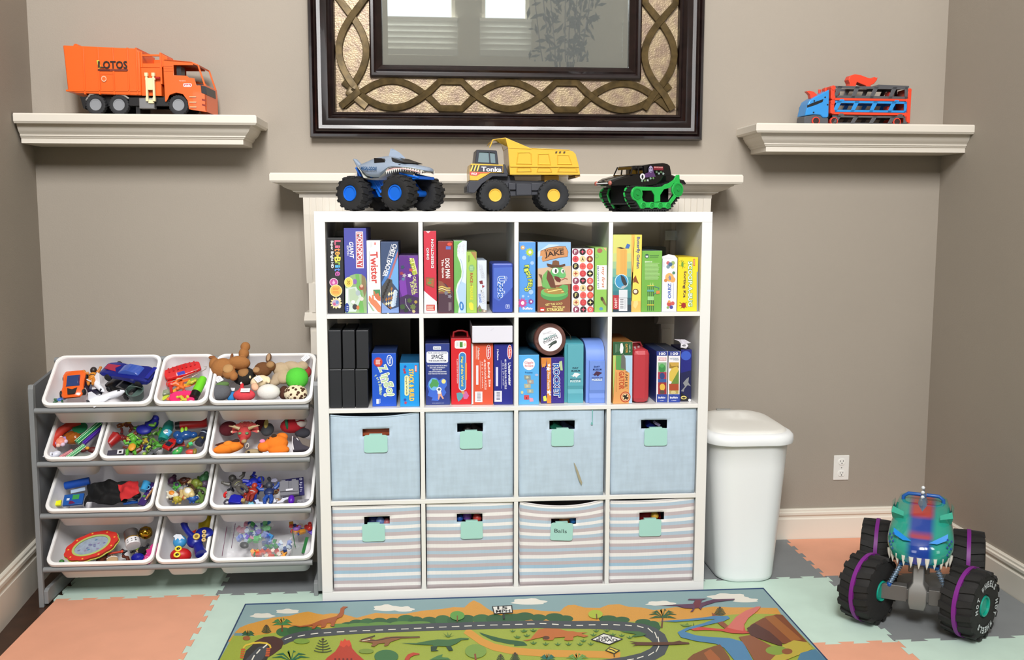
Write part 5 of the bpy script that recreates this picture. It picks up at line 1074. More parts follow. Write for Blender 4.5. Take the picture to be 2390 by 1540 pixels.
 b.poly([(780, 395), (860, 398), (930, 400), (985, 420), (960, 432), (900, 440), (870, 436), (910, 420), (830, 408)], '3f6a34').poly([(1230, 345), (1270, 350), (1290, 335), (1300, 352), (1330, 348), (1300, 362), (1260, 362)], '6a8a3a')
 # signs
 a.line([(2152, 268), (2155, 305)], 14, '2a2a2a').poly([(2066, 212), (2216, 204), (2222, 262), (2080, 270)], '1f1f22').poly([(2074, 217), (2208, 210), (2214, 257), (2086, 264)], 'e6e4dc').text('15', (2105, 226), (2182, 222), 24, '1f1f22', .05).text('MPH', (2094, 251), (2202, 246), 22, '1f1f22', .05)
 b.poly([(568, 460), (665, 412), (812, 456), (708, 500)], '222224').poly([(585, 460), (666, 420), (795, 457), (707, 493)], 'e8e6e0').text('DIRT', (628, 448), (738, 446), 18, '1f1f22', .06).text('ROAD', (612, 466), (770, 465), 22, '1f1f22', .06)
 b.line([(742, 560), (745, 590)], 8, '2a2a2a').poly([(676, 542), (712, 512), (788, 540), (745, 568)], '26241c').poly([(688, 541), (714, 519), (774, 541), (744, 561)], 'd8c04a').line([(705, 530), (735, 540), (755, 552)], 8, '26241c')
 A.zm = None
 for o in A.done(t): o['kind'] = 'pattern' if False else o.get('kind', '') or ''
 for c in t.children:
  if 'kind' in c: del c['kind']
rug()
# ---------------------------------------------------------------- trash can
def trash_can():
 cx, cy = 1.675, .24
 t = thing('trash_can', 'tall white plastic trash can with a domed lid beside the shelving unit', 'trash can', (cx, cy, 0))
 wh = M('eceff0', .35)
 def rr(hx, hy, z, r, n=8, yc=cy, p=0):
  out = []
  for sx, sy, a0 in ((1, 1, 0), (-1, 1, 90), (-1, -1, 180), (1, -1, 270)):
   for i in range(n+1):
    a = R(a0+90*i/n); out.append((cx+sx*(hx-r)+r*math.cos(a), yc+sy*(hy-r)+r*math.sin(a), z))
  return out
 b = MB(); H = .565
 rings = [rr(.108, .16, .0, .075), rr(.116, .168, .006, .08), rr(.118, .17, .02, .08)]
 for i in range(1, 7): q = i/6; rings.append(rr(.118+.042*q, .17+.02*q, .02+(H-.03)*q, .08+.012*q))
 rings += [rr(.163, .193, H-.005, .092), rr(.163, .193, H+.02, .092)]
 b.loft(rings); b.build('can_body', t, wh, smooth=50)
 l = MB(); rg = [rr(.17, .2, H+.002, .1), rr(.178, .208, H, .1), rr(.18, .21, H+.012, .1), rr(.178, .208, H+.030, .1), rr(.170, .2, H+.040, .1), rr(.160, .19, H+.043, .095)]
 l.loft(rg); l.build('lid_rim', t, wh, smooth=50)
 d = MB(); dome = [rr(.157, .187, H+.042, .095), rr(.152, .182, H+.050, .095)]
 for i in range(1, 7): q = i/6; dome.append([(cx+(x-cx)*math.cos(q*1.45), cy+(y-cy)*math.cos(q*1.45)+q*.045, H+.05+.022*math.sin(q*1.5)+(y-cy)*.05*math.sin(q*1.5)) for x, y, z in rr(.152, .182, 0, .095)])
 d.loft(dome); d.build('swing_lid', t, M('e4e3dd', .35), smooth=50)
 k = MB(); k.box(cx-.06, cx+.0, cy+.125, cy+.14, H+.078, H+.082); k.build('lid_handle', t, M('8f8f8c', .4))
trash_can()
# ---------------------------------------------------------------- bin rack
TILT = R(39); ROWZ = [.765, .563, .366, .160]; RY = .048; BL = .245
def bin_matrix(x, row): return Matrix.Translation((x, RY, ROWZ[row])) @ Matrix.Rotation(TILT, 4, 'X')
def rack():
 g = M('85888a', .45); gd = M('6d7074', .5)
 t = thing('toy_storage_rack', 'grey wooden toy rack holding four rows of tilted white bins', 'storage rack', (-.53, .2, 0))
 for x, s in ((-1.052, 1), (-.015, -1)):
  m = MB(); m.prism([(.064, -.0118 if s > 0 else .02), (.08, -.0118 if s > 0 else .02), (.098, .82), (.092, .835), (.078, .835), (.072, .82)], x-.009, x+.009, 'x'); lg = m.build('front_post', t, g, bevel=.002)
  p = MB(); p.prism([(.09, .10), (.36, .16), (.36, .86), (.3, .86), (.1, .83)], x-.006, x+.006, 'x'); p.build('side_panel', t, gd, bevel=.002)
  f = MB(); xx = x+s*.017
  f.prism([(.068, .0006), (.068, .05), (.085, .058), (.42, .058), (.42, .0006)], xx-.008, xx+.008, 'x'); f.build('foot_rail', t, g, bevel=.002)
  MB().prism([(.34, -.0 if s < 0 else .0), (.37, .0), (.37, .86), (.34, .86)], x-.008, x+.008, 'x').build('rear_post', t, g, bevel=.002)
 for z in ROWZ:
  m = MB(); m.cyl(.0105, -1.035, -.042, 'x', (0, RY+.0145, z-.0237), 16); m.build('front_rail', t, g, smooth=True)
  m = MB(); m.cyl(.0105, -1.028, -.034, 'x', (0, RY+(BL+.004)*math.cos(TILT)+.026*math.sin(TILT), z+(BL+.004)*math.sin(TILT)-.026*math.cos(TILT)), 16); m.build('rear_rail', t, g, smooth=True)
rack()
BINW = M('f0eef0', .4)
def rrect(hx, y0, y1, z, r, n=6):
 out = []
 for cx, cy, a0 in ((hx-r, y1-r, 0), (-hx+r, y1-r, 90), (-hx+r, y0+r, 180), (hx-r, y0+r, 270)):
  for i in range(n+1): a = R(a0+90*i/n); out.append((cx+r*math.cos(a), cy+r*math.sin(a), z))
 return out
def toy_bin(x0, x1, row, label):
 hx = (x1-x0)/2; M4 = bin_matrix((x0+x1)/2, row); D = .135
 t = thing('toy_bin', label, 'storage bin', M4.translation, M4.to_euler(), 'white plastic bins in the toy rack')
 m = MB(); r = .03
 R_ = [rrect(hx-.032, .026, BL-.026, -D, r*.7), rrect(hx-.026, .02, BL-.02, -D+.006, r*.8), rrect(hx-.012, .009, BL-.009, -.012, r), rrect(hx-.011, .008, BL-.008, -.002, r)]
 m.loft(R_, caps=False); m.add(R_[0], [list(range(len(R_[0])))])
 I_ = [rrect(hx-.034, .028, BL-.028, -D+.003, r*.7), rrect(hx-.028, .022, BL-.022, -D+.009, r*.8), rrect(hx-.014, .011, BL-.011, -.012, r), rrect(hx-.013, .010, BL-.010, -.002, r)]
 m.loft(I_, caps=False); m.add(I_[0], [list(range(len(I_[0])))])
 m.build('tub', t, BINW, smooth=50, world=False)
 k = MB(); k.loft([rrect(hx-.013, .010, BL-.010, -.002, r), rrect(hx-.011, .008, BL-.008, .003, r), rrect(hx-.007, .004, BL-.004, .0035, r+.002), rrect(hx-.001, -.002, BL+.002, .001, r+.004), rrect(hx, -.003, BL+.003, -.003, r+.005), rrect(hx, -.003, BL+.003, -.012, r+.005), rrect(hx-.003, 0, BL, -.012, r+.003), rrect(hx-.011, .008, BL-.008, -.006, r)], caps=False)
 k.build('rim', t, M('f6f5f4', .3), smooth=50, world=False)
 return M4
NM = ['top', 'second', 'third', 'bottom']
BINS = {}
for row, cols in enumerate((((-1.012, -.617), (-.611, -.414), (-.410, -.0285)), ((-1.016, -.822), (-.816, -.424), (-.418, -.031)), ((-1.02, -.628), (-.622, -.428), (-.422, -.034)), ((-1.026, -.634), (-.628, -.434), (-.428, -.038)))):
 for i, (a, b) in enumerate(cols):
  what = (('orange and blue cars', 'red and lime toys', 'stuffed animals'), ('tubes and a white rabbit', 'green figures', 'orange soft toys'), ('black and red cloth', 'tiny animals', 'robots and a board'), ('a watermelon tambourine', 'a red ball and blue elephant toy', 'bags of small blocks'))[row][i]
  BINS[(row, i)] = toy_bin(a, b, row, '%s white bin in the %s row with %s' % ('Small' if b-a < .25 else 'Large', NM[row], what))
PX = .00159
def spot(row, u, v, d):
 """point seen at pixel (u, v), d below the rim plane of a bin row"""
 M4 = bin_matrix(0, row); n = M4.to_3x3() @ Vector((0, 0, 1)); p0 = M4 @ Vector((0, 0, -d))
 return plane(p0, n)(u, v)
def place(row, u, v, d, rot, tilt=0, roll=0):
 p = spot(row, u, v, d); return Matrix.Translation(p) @ Matrix.Rotation(TILT, 4, 'X') @ Matrix.Rotation(R(rot), 4, 'Z') @ Matrix.Rotation(R(tilt), 4, 'Y') @ Matrix.Rotation(R(roll), 4, 'X')
def T(name, label, cat, M4, grp=None):
 return thing(name, label, cat, M4.translation, M4.to_euler(), grp)
GT = 'loose toys in the bins'
def car(label, M4, L, W, H, col, glass='1c2438', acc=None, hood=None, name='toy_car'):
 t = T(name, label, 'toy car', M4, 'toy cars in the bins'); c = M(col, .25, coat=.4)
 b = MB(); st = [(-.5, .80, .35, .55), (-.46, .92, .2, .72), (-.3, 1, .12, .80), (-.1, .93, .12, .70), (.12, .92, .12, .62), (.3, 1, .12, .58), (.44, .88, .15, .45), (.5, .70, .2, .35)]
 rings = []
 for x, w, z0, z1 in st:
  hw = W/2*w; rings.append([(x*L, -hw*.85, z0*H), (x*L, -hw, (z0+.1)*H), (x*L, -hw, (z1-.12)*H), (x*L, -hw*.82, z1*H), (x*L, hw*.82, z1*H), (x*L, hw, (z1-.12)*H), (x*L, hw, (z0+.1)*H), (x*L, hw*.85, z0*H)])
 b.loft(rings); b.build('car_body', t, c, smooth=35, world=False, bevel=L*.01)
 g = MB(); rg = []
 for x, w, z in ((-.28, .66, .74), (-.2, .62, .98), (0, .58, 1.0), (.14, .64, .66)): rg.append([(x*L, -W/2*w, .6*H), (x*L, -W/2*w*.82, z*H), (x*L, W/2*w*.82, z*H), (x*L, W/2*w, .6*H)])
 g.loft(rg); g.build('canopy', t, M(glass, .08, coat=.5), smooth=35, world=False, bevel=L*.008)
 if acc:
  a = MB(); a.box(-.49*L, -.42*L, -W*.4, W*.4, .8*H, .88*H); a.box(-.47*L, -.43*L, -W*.3, -W*.26, .6*H, .84*H); a.box(-.47*L, -.43*L, W*.26, W*.3, .6*H, .84*H); a.build('spoiler', t, M(acc, .4), world=False)
 if hood:
  a = MB(); a.prism([(.2*L, -W*.22), (.44*L, -W*.16), (.44*L, W*.16), (.2*L, W*.22), (.26*L, 0)], .56*H, .62*H, 'z'); a.build('hood_scoop', t, M(hood, .3), world=False)
 for x in (-.3, .3):
  for s in (-1, 1):
   w = MB(); r = .24*H+.003; w.lathe([(0, -.1*W), (r*.6, -.1*W), (r, -.06*W), (r, .06*W), (r*.6, .1*W), (0, .1*W)], 14, 'y', (x*L, s*W*.46, .22*H)); w.build('wheel', t, M('1a1a1c', .6), smooth=40, world=False)
 return t
def figure(label, M4, h, col, head, limb=None, belt=None, name='toy_figure', wide=1, seed=0, grp='small toy figures in the bins'):
 """a small jointed figure lying on its back, head towards +x"""
 t = T(name, label, 'toy figure', M4, grp); rd = random.Random(seed); limb = limb or col; h *= 1.15; wide *= 1.2
 b = MB(); b.ball((0, 0, 0), (h*.17, h*.13*wide, h*.09), 10, 8); b.ball((-h*.13, 0, 0), (h*.09, h*.10*wide, h*.08), 10, 6); b.build('torso', t, M(col, .45), smooth=True, world=False)
 k = MB(); k.ball((h*.27, 0, .01*h), (h*.14, h*.13, h*.12), 12, 8); k.build('head', t, M(head, .45), smooth=True, world=False)
 for s in (-1, 1):
  a = rd.uniform(-.2, 1.0); e = rd.uniform(-.8, 1.2)
  p = Vector((h*.12, s*h*.13*wide, 0)); q = p+Vector((h*.13*math.sin(a)*rd.choice((1, -1)), s*h*.13*math.cos(a), h*.03)); r = q+Vector((h*.12*math.sin(e), s*h*.08*math.cos(e), h*.03))
  m = MB(); m.tube([p, q, r], [h*.07, h*.06, h*.045], 8); m.ball(r, h*.06, 8, 6); m.build('arm', t, M(limb, .45), smooth=True, world=False)
  p = Vector((-h*.17, s*h*.06, 0)); q = p+Vector((-h*.16, s*h*rd.uniform(.02, .1), h*.04)); r = q+Vector((-h*.15, s*h*rd.uniform(-.05, .08), -h*.02))
  m = MB(); m.tube([p, q, r], [h*.08, h*.075, h*.055], 8); m.ball(r+Vector((0, 0, h*.02)), (h*.06, h*.055, h*.07), 8, 6); m.build('leg', t, M(limb, .45), smooth=True, world=False)
 if belt: m = MB(); m.lathe([(h*.125, -.015*h), (h*.135, 0), (h*.125, .015*h)], 14, 'x', (-h*.05, 0, 0), close=True); m.build('belt', t, M(belt, .5), smooth=True, world=False)
 return t
def blobs(name, label, cat, M4, parts, col, rough=.9, bump=.4, extra=(), grp=None):
 """soft or moulded toy: one mesh of merged swellings plus differently coloured parts"""
 t = T(name, label, cat, M4, grp); m = MB()
 mat = M(col, rough, bump=bump, bscale=300) if bump else M(col, rough)
 for c, r in parts: m.ball(c, r, 16, 10)
 o = m.build('body', t, mat, smooth=True, world=False)
 if len(parts) > 1 and bump:
  k = o.modifiers.new('r', 'REMESH'); k.mode = 'VOXEL'; k.voxel_size = .0028; k.use_smooth_shade = True
 for nm, c, r, cl in extra:
  e = MB(); e.ball(c, r, 12, 8); e.build(nm, t, M(cl, rough if bump else .4, bump=bump, bscale=300) if bump else M(cl, .4), smooth=True, world=False)
 return t
def tag_paper(t, c, w, h, rot=(0, 0, 0)):
 m = MB().at(c, rot); m.box(-w/2, w/2, -h/2, h/2, -.0003, .0003); o = m.build('care_tag', t, M('eeeef2', .6), world=False)
 k = MB().at(c, rot);
 for i in range(4): k.box(-w*.35, w*.3, -h*.35+i*h*.2, -h*.31+i*h*.2, .0004, .0006)
 k.build('care_tag_print', t, M('8a8c96', .6), world=False)
def simple(name, label, cat, M4, fn, col, rough=.4, smooth=40, bevel=0, grp=None, parts=()):
 t = T(name, label, cat, M4, grp); m = MB(); fn(m); m.build('body', t, col if not isinstance(col, str) else M(col, rough), smooth=smooth, world=False, bevel=bevel)
 for nm, f2, c2 in parts: q = MB(); f2(q); q.build(nm, t, c2 if not isinstance(c2, str) else M(c2, rough), smooth=smooth, world=False)
 return t
# ======== top row, large left bin
car('orange toy sports car with a blue windscreen and dark bonnet', place(0, 175, 903, .05, -84), .125, .082, .040, 'e8611c', '2a3f74', None, '2a2a2c')
car('large translucent dark blue toy car with red engine detail', place(0, 302, 878, .03, 164, 0, 10), .205, .088, .046, '101c78', '3a58b0', '1a2490', 'a03048')
car('black toy car under the large blue car', place(0, 290, 908, .075, 150), .14, .07, .035, '101214', '1c1e20')
car('glossy dark navy toy car between the orange car and the white shuttle', place(0, 218, 908, .07, -60), .10, .05, .03, '1c1c34', '2c3050')
figure('orange and black robot figure leaning on the blue car', place(0, 216, 876, .03, 95), .085, 'd98a2a', '2a2422', 'c97c28', '2a2a2c', 'toy_robot', seed=2)
figure('small blue and green figure in the corner by the orange car', place(0, 140, 932, .055, 20), .05, '3f6ab8', '8aa0c8', '2a5a3a', seed=3)
def shuttle(label, M4, L):
 t = T('toy_shuttle', label, 'toy spacecraft', M4); w = M('e6e8f0', .3)
 m = MB(); m.lathe([(0, -.5*L), (.09*L, -.48*L), (.11*L, -.3*L), (.11*L, .25*L), (.08*L, .4*L), (.03*L, .49*L), (0, .5*L)], 16, 'x'); m.build('fuselage', t, w, smooth=40, world=False)
 m = MB(); m.prism([(-.45*L, 0), (-.42*L, .42*L), (-.3*L, .42*L), (.05*L, .12*L), (.3*L, .05*L), (.3*L, -.05*L), (.05*L, -.12*L), (-.3*L, -.42*L), (-.42*L, -.42*L)], -.03*L, 0, 'z'); m.build('wing', t, w, world=False, bevel=.001)
 m = MB(); m.prism([(-.5*L, .08*L), (-.44*L, .3*L), (-.34*L, .3*L), (-.2*L, .08*L)], -.015*L, .015*L, 'y'); m.build('tail_fin', t, w, world=False, bevel=.001)
 for y in (-.06, .06): m = MB(); m.cyl(.045*L, -.56*L, -.47*L, 'x', (0, y*L, .03*L), 12); m.build('engine_nozzle', t, M('2a2c34', .4), smooth=True, world=False)
 m = MB(); m.box(.3*L, .38*L, -.05*L, .05*L, .06*L, .095*L); m.build('cockpit_window', t, M('1a1c24', .1), world=False)
 return t
shuttle('white toy space shuttle lying nose down at the front rim', place(0, 250, 926, .03, 25, 0, -25), .13)
shuttle('white toy shuttle wing up behind the other shuttle', place(0, 228, 900, .035, -45, 0, 40), .09)
simple('toy_cup', 'grey green toy pot in the front right corner of the car bin', 'toy', place(0, 317, 918, .05, 0), lambda m: m.lathe([(0, -.02), (.026, -.02), (.030, .012), (.033, .02), (.029, .02), (.027, .0), (0, .0)], 24), '4d625c', .5, parts=[('cup_handle', lambda m: m.tube([(.03*math.cos(a), 0, .02+.02*math.sin(a)) for a in [math.pi*i/8 for i in range(9)]], .0015, 6), '3a4a46')])
# ======== top row, small bin
simple('toy_boat', 'red plastic toy speedboat with a blue sticker', 'toy boat', place(0, 427, 868, .03, 22, 0, 15), lambda m: m.loft([[(x*.135, -w*.027, .012), (x*.135, -w*.022, -.012*(1-abs(x))), (x*.135, w*.022, -.012*(1-abs(x))), (x*.135, w*.027, .012), (x*.135, w*.02, .018), (x*.135, -w*.02, .018)] for x, w in ((-.5, .55), (-.45, .85), (-.2, 1), (.1, 1.05), (.3, .95), (.45, .8), (.5, .6))]), 'c81c20', .2, bevel=.002,
  parts=[('sticker', lambda m: m.box(-.022, .006, -.02, -.006, .0182, .0188), '3a3aa8'), ('deck_ridge', lambda m: [m.box(-.05+i*.016, -.044+i*.016, .004, .022, .018, .022) for i in range(7)], 'b01820')])
simple('toy_scoop', 'red round toy scoop below the speedboat', 'toy', place(0, 399, 895, .04, 0), lambda m: m.ball((0, 0, 0), (.018, .018, .012), 18, 10), 'd02424', .3, parts=[('scoop_handle', lambda m: m.tube([(0, -.01, 0), (.01, -.045, -.005)], .006, 8), 'c01c20')])
simple('bubble_bottle', 'lime green bubble bottle with a black cap', 'bottle', place(0, 466, 900, .035, 78), lambda m: m.lathe([(0, -.035), (.016, -.035), (.018, -.02), (.017, .02), (.014, .038), (0, .04)], 20, 'x'), '6fd02c', .25, parts=[('bottle_cap', lambda m: m.lathe([(.0, -.06), (.017, -.06), (.018, -.035), (0, -.034)], 20, 'x'), '101010')])
simple('butterfly_net_frame', 'thin bent metal wire handle lying across the red toys', 'toy', place(0, 432, 880, .012, 28), lambda m: m.tube([(-.07, -.01, 0), (-.066, .003, .002), (-.05, 0, .003), (.04, 0, .005), (.05, .01, .004), (.045, .018, .004), (.038, .012, .004)], .0011, 6), M('b0a890', .3, metal=.9))
simple('wire_hook', 'second bent metal wire near the bubble bottle', 'toy', place(0, 470, 868, .012, 40), lambda m: m.tube([(-.04, 0, 0), (.02, 0, .003), (.028, .01, .003), (.02, .016, .003)], .0011, 6), M('a8a08c', .3, metal=.9))
for i, (u, v, rot, L, c, lab) in enumerate(((432, 888, 20, .05, 'e8702c', 'orange plastic strip under the wire'), (420, 905, 38, .07, 'e0a030', 'golden yellow plastic stick'), (448, 896, 30, .055, 'ea7a34', 'orange plastic wing piece by the lime bottle'), (400, 930, 10, .035, 'e86a3c', 'orange corner piece at the front rim'), (452, 885, 10, .04, '8ab83c', 'lime plastic leaf behind the bottle'), (388, 925, 60, .04, 'b8c83c', 'yellow green stick at the left edge'))):
 simple('plastic_strip', lab, 'toy', place(0, u, v, .045, rot), lambda m, L=L: m.prism([(-L/2, -.004), (-L*.2, -.008), (L*.3, -.006), (L/2, 0), (L*.3, .006), (-L*.2, .008), (-L/2, .004)], -.002, .002, 'z'), c, bevel=.001, grp='plastic pieces in the small top bin')
def cloth(name, label, cat, M4, w, h, col, amp=.01, seed=0, fr=1.3):
 t = T(name, label, cat, M4); m = MB(); o = Vector((seed*3.1, 0, 0))
 def P(a, b):
  x, y = (a-.5)*w, (b-.5)*h; e = 1+.18*noise.noise(Vector((a*3, b*3, seed)));
  return (x*e, y*e, amp*noise.noise(Vector((x, y, 0))*fr/.05+o)*2-((a-.5)**2+(b-.5)**2)*amp*2)
 m.grid(P, 26, 26); m.build('cloth', t, M(col, .85, bump=.2, bscale=400), smooth=True, world=False, solid=.0015, fix=False); return t
cloth('pink_pouch', 'bright pink fabric pouch at the front of the small bin', 'cloth', place(0, 424, 925, .03, 12), .085, .04, 'e8286c', .012, 2)
simple('clear_case', 'clear plastic case with a wire loop at the left', 'toy', place(0, 384, 917, .04, 20), lambda m: m.box(-.018, .018, -.012, .012, -.004, .006), M('b8c8a8', .1, trans=.6), bevel=.003)
# ======== top row, stuffed animals
PL = 'stuffed animals in the top right bin'
g_ = place(0, 520, 858, .0, 0)
t = blobs('stuffed_bear', 'brown stuffed bear sprawled at the back left with a paw in the air', 'stuffed animal', g_, [((0, .0, 0), (.045, .04, .035)), ((.06, .012, .012), (.045, .026, .03)), ((.075, .055, .02), (.02, .024, .02)), ((.078, .085, .026), (.019, .02, .018)), ((-.035, .02, .0), (.02, .03, .02)), ((.03, -.035, .01), (.025, .028, .022)), ((.05, -.055, .012), (.016, .02, .015))], 'a06a38', extra=[('ear', (-.045, .045, .01), (.014, .008, .006), '8a5630'), ('foot_pad', (.028, -.03, .028), (.02, .022, .008), 'b48a58'), ('ear', (.03, .045, .015), (.006, .016, .004), '7a4a28')], grp=PL)
t = blobs('stuffed_bear', 'light brown and black stuffed bear belly up in the middle', 'stuffed animal', place(0, 570, 878, .03, 0), [((0, 0, 0), (.045, .04, .03)), ((-.03, .02, .01), (.02, .025, .018))], '1c1814', extra=[('belly_patch', (.0, 0, .022), (.022, .024, .012), '9a6f42')], grp=PL)
t = blobs('stuffed_dog', 'dark brown stuffed dog with one ear standing up', 'stuffed animal', place(0, 614, 862, .01, 0), [((0, 0, 0), (.035, .03, .028)), ((-.015, -.02, .01), (.018, .016, .014)), ((.03, .005, .012), (.02, .022, .018))], '6b4322', extra=[('ear', (.018, .045, .016), (.011, .026, .005), '5a3a22'), ('inner_ear', (.018, .045, .021), (.007, .020, .003), 'a88868'), ('muzzle', (.03, .002, .024), (.016, .016, .01), 'a07a50'), ('paw', (-.02, -.022, .022), (.014, .014, .008), 'a88058')], grp=PL)
t = blobs('stuffed_lamb', 'beige stuffed animal with a paper care tag by the right wall', 'stuffed animal', place(0, 686, 858, .015, -20), [((0, 0, 0), (.045, .024, .024)), ((-.045, -.02, -.005), (.035, .03, .025)), ((.03, .015, .005), (.022, .02, .018)), ((-.02, -.05, -.01), (.03, .03, .02))], 'b8a284', grp=PL); tag_paper(t, (.03, .045, .02), .02, .03, (.2, .3, -.4))
t = blobs('stuffed_rabbit', 'pale beige stuffed animal with long limbs beside the lamb', 'stuffed animal', place(0, 655, 878, .03, 40), [((0, 0, 0), (.04, .024, .022)), ((.03, .02, .005), (.02, .026, .018)), ((-.03, -.01, 0), (.026, .018, .015))], 'ae9a80', grp=PL)
t = blobs('plush_ball', 'round lime green plush ball by the right rim', 'stuffed animal', place(0, 693, 883, .025, 0), [((0, 0, 0), (.044, .046, .04))], '54c83c', bump=.5, grp=PL)
lm = bpy.data.materials.new('leopard'); lm.use_nodes = True; nt = lm.node_tree; vo = nt.nodes.new('ShaderNodeTexVoronoi'); vo.inputs['Scale'].default_value = 75; tc = nt.nodes.new('ShaderNodeTexCoord'); nt.links.new(tc.outputs['Object'], vo.inputs['Vector']); cr = nt.nodes.new('ShaderNodeValToRGB'); cr.color_ramp.interpolation = 'CONSTANT'; cr.color_ramp.elements[0].color = rgb('4a2a16'); cr.color_ramp.elements[1].position = .42; cr.color_ramp.elements[1].color = rgb('e6d8b8'); nt.links.new(vo.outputs['Distance'], cr.inputs[0]); nt.links.new(cr.outputs[0], nt.nodes['Principled BSDF'].inputs['Base Color']); nt.nodes['Principled BSDF'].inputs['Roughness'].default_value = .9
t = blobs('plush_ball', 'leopard spotted plush ball under the lime green one', 'stuffed animal', place(0, 690, 918, .035, 0), [((0, 0, 0), (.045, .036, .03))], 'e6d8b8', grp=PL); t.children[0].data.materials[0] = lm
t = blobs('stuffed_cat', 'grey stuffed animal with a green camouflage band at the front left', 'stuffed animal', place(0, 514, 915, .03, 10), [((0, 0, 0), (.042, .036, .03)), ((-.02, .03, 0), (.018, .014, .012))], '5d5f64', extra=[('ear', (-.03, .042, .012), (.008, .012, .005), '1c1c1e'), ('camouflage_band', (.012, .018, .02), (.026, .012, .012), '5a7a44')], grp=PL); tag_paper(t, (0, .045, .025), .026, .028, (.1, .1, .5))
t = blobs('stuffed_fish', 'small blue plush toy half under the coral one', 'stuffed animal', place(0, 541, 925, .05, 0), [((0, 0, 0), (.02, .022, .016))], '2a7fc0', grp=PL); tag_paper(t, (.0, .02, .018), .022, .014)
t = blobs('stuffed_fox', 'coral red plush toy with a pointed ear and a white tag', 'stuffed animal', place(0, 570, 922, .035, 0), [((0, 0, 0), (.042, .024, .024)), ((-.01, .02, .004), (.014, .014, .012))], 'd8434e', extra=[('ear', (-.012, .038, .01), (.007, .014, .005), 'd02c34'), ('ear_tip', (-.016, .05, .012), (.004, .006, .004), 'ecdcdc')], grp=PL); tag_paper(t, (.008, .0, .028), .034, .018)
t = blobs('stuffed_duckling', 'cream plush toy with a peach snout and a white tag', 'stuffed animal', place(0, 606, 890, .025, 20), [((0, 0, 0), (.036, .024, .024)), ((.03, -.012, .01), (.01, .018, .008))], 'ecd9b4', extra=[('snout', (-.024, -.03, .01), (.014, .018, .012), 'e8b898'), ('ear', (-.03, .03, .012), (.005, .014, .004), 'e8d4a8')], grp=PL); tag_paper(t, (-.004, -.012, .028), .024, .03, (0, 0, .3))
t = blobs('plush_ball', 'white and grey round plush toy at the front', 'stuffed animal', place(0, 627, 915, .03, 0), [((0, 0, 0), (.044, .032, .03))], 'e4e2dc', grp=PL)
t = blobs('stuffed_monkey', 'dark brown fuzzy toy wedged between white and green plush', 'stuffed animal', place(0, 663, 916, .05, 0), [((0, 0, 0), (.02, .03, .02))], '4a2618', grp=PL)
t = blobs('plush_ball', 'dark red plush peeking out behind the lime green ball', 'stuffed animal', place(0, 716, 868, .035, 0), [((0, 0, 0), (.018, .026, .02))], '9a3430', grp=PL)
# ======== second row, small left bin
simple('foam_tube', 'curved red foam tube along the left side of the bin', 'toy', place(1, 147, 1015, .03, 0), lambda m: m.tube([(-.03, -.055, 0), (-.026, -.02, .004), (-.008, .015, .006), (.018, .045, .004), (.05, .06, 0)], .0165, 14), 'c2321f', .6, smooth=60)
simple('green_disc', 'round green disc near the back of the tube bin', 'toy', place(1, 187, 999, .03, 0), lambda m: m.lathe([(0, 0), (.026, 0), (.028, .002), (.026, .005), (0, .004)], 28), '1f7a4c', .4)
simple('slinky_ball', 'lumpy translucent amber brown ball', 'toy ball', place(1, 170, 1022, .04, 0), lambda m: m.ball((0, 0, 0), (.034, .028, .022), 20, 14, lambda p: 1+.12*math.sin(p.x*9)*math.sin(p.y*8+p.z*7)), '9a5418', .15)
t = simple('flower_ball', 'pink, orange and lilac flower shaped ball', 'toy ball', place(1, 142, 1031, .03, 0), lambda m: m.ball((0, 0, 0), (.02, .02, .015), 16, 10), 'e88a70', .5, parts=[('petal', (lambda m, i=i: m.ball((.018*math.cos(i*.9), .018*math.sin(i*.9), .002), (.009, .009, .008), 10, 6)), ('e4c8e0', 'a88ac8', 'ecc0b0')[i % 3]) for i in range(7)])
def striped_tube(label, M4, L, col, st, r=.009):
 t = T('striped_tube', label, 'toy', M4, 'plastic tubes in the small bin'); m = MB(); m.cyl(r, -L/2, L/2, 'x', seg=16); m.build('tube', t, M(col, .25), smooth=True, world=False)
 for a in (.6, 1.7, 2.7): q = MB(); q.tube([(-L/2, r*1.02*math.cos(a), r*1.02*math.sin(a)), (L/2, r*1.02*math.cos(a), r*1.02*math.sin(a))], .0013, 6); q.build('stripe', t, M(st, .4), world=False)
striped_tube('long green and white striped tube reaching the back rim', place(1, 207, 1010, .02, 56), .115, '1f8a4c', 'c8ecc8', .011)
striped_tube('short green and white striped tube at the front rim', place(1, 178, 1055, .03, 50), .075, '3a9a5c', 'c8ecc8')
striped_tube('smooth purple tube along the right side', place(1, 219, 1010, .035, 58), .12, '4a1f9a', '5a30b0', .014)
striped_tube('dark red wand with a pink stripe at the front', place(1, 155, 1060, .03, 42), .05, '8a1c24', 'e07a84', .006)
t = simple('maroon_bow', 'maroon ruffled bow with a golden centre', 'toy', place(1, 204, 1049, .035, -5), lambda m: [m.ball((s*.02, 0, 0), (.02, .013, .01), 12, 8) for s in (-1, 1)], '5a1c1a', .5, parts=[('gold_knot', lambda m: m.ball((.002, 0, .009), (.008, .007, .006), 10, 8), 'd99a2a')])
t = blobs('rabbit_figure', 'small white rabbit figure in the front left corner', 'toy figure', place(1, 131, 1060, .035, 35), [((0, 0, 0), (.018, .013, .012)), ((-.016, .004, .006), (.011, .010, .010))], 'dcdfec', .35, 0, [('ear', (-.022, .018, .008), (.005, .014, .004), 'e4e6f0'), ('ear', (-.032, .010, .008), (.012, .005, .004), 'e4e6f0'), ('eye', (-.012, -.004, .015), (.002, .002, .002), '20242c')])
simple('clear_tube', 'clear plastic piece at the front right of the tube bin', 'toy', place(1, 192, 1064, .045, -5), lambda m: m.box(-.03, .03, -.01, .01, -.004, .006), M('a8b0a8', .1, trans=.5), bevel=.003)
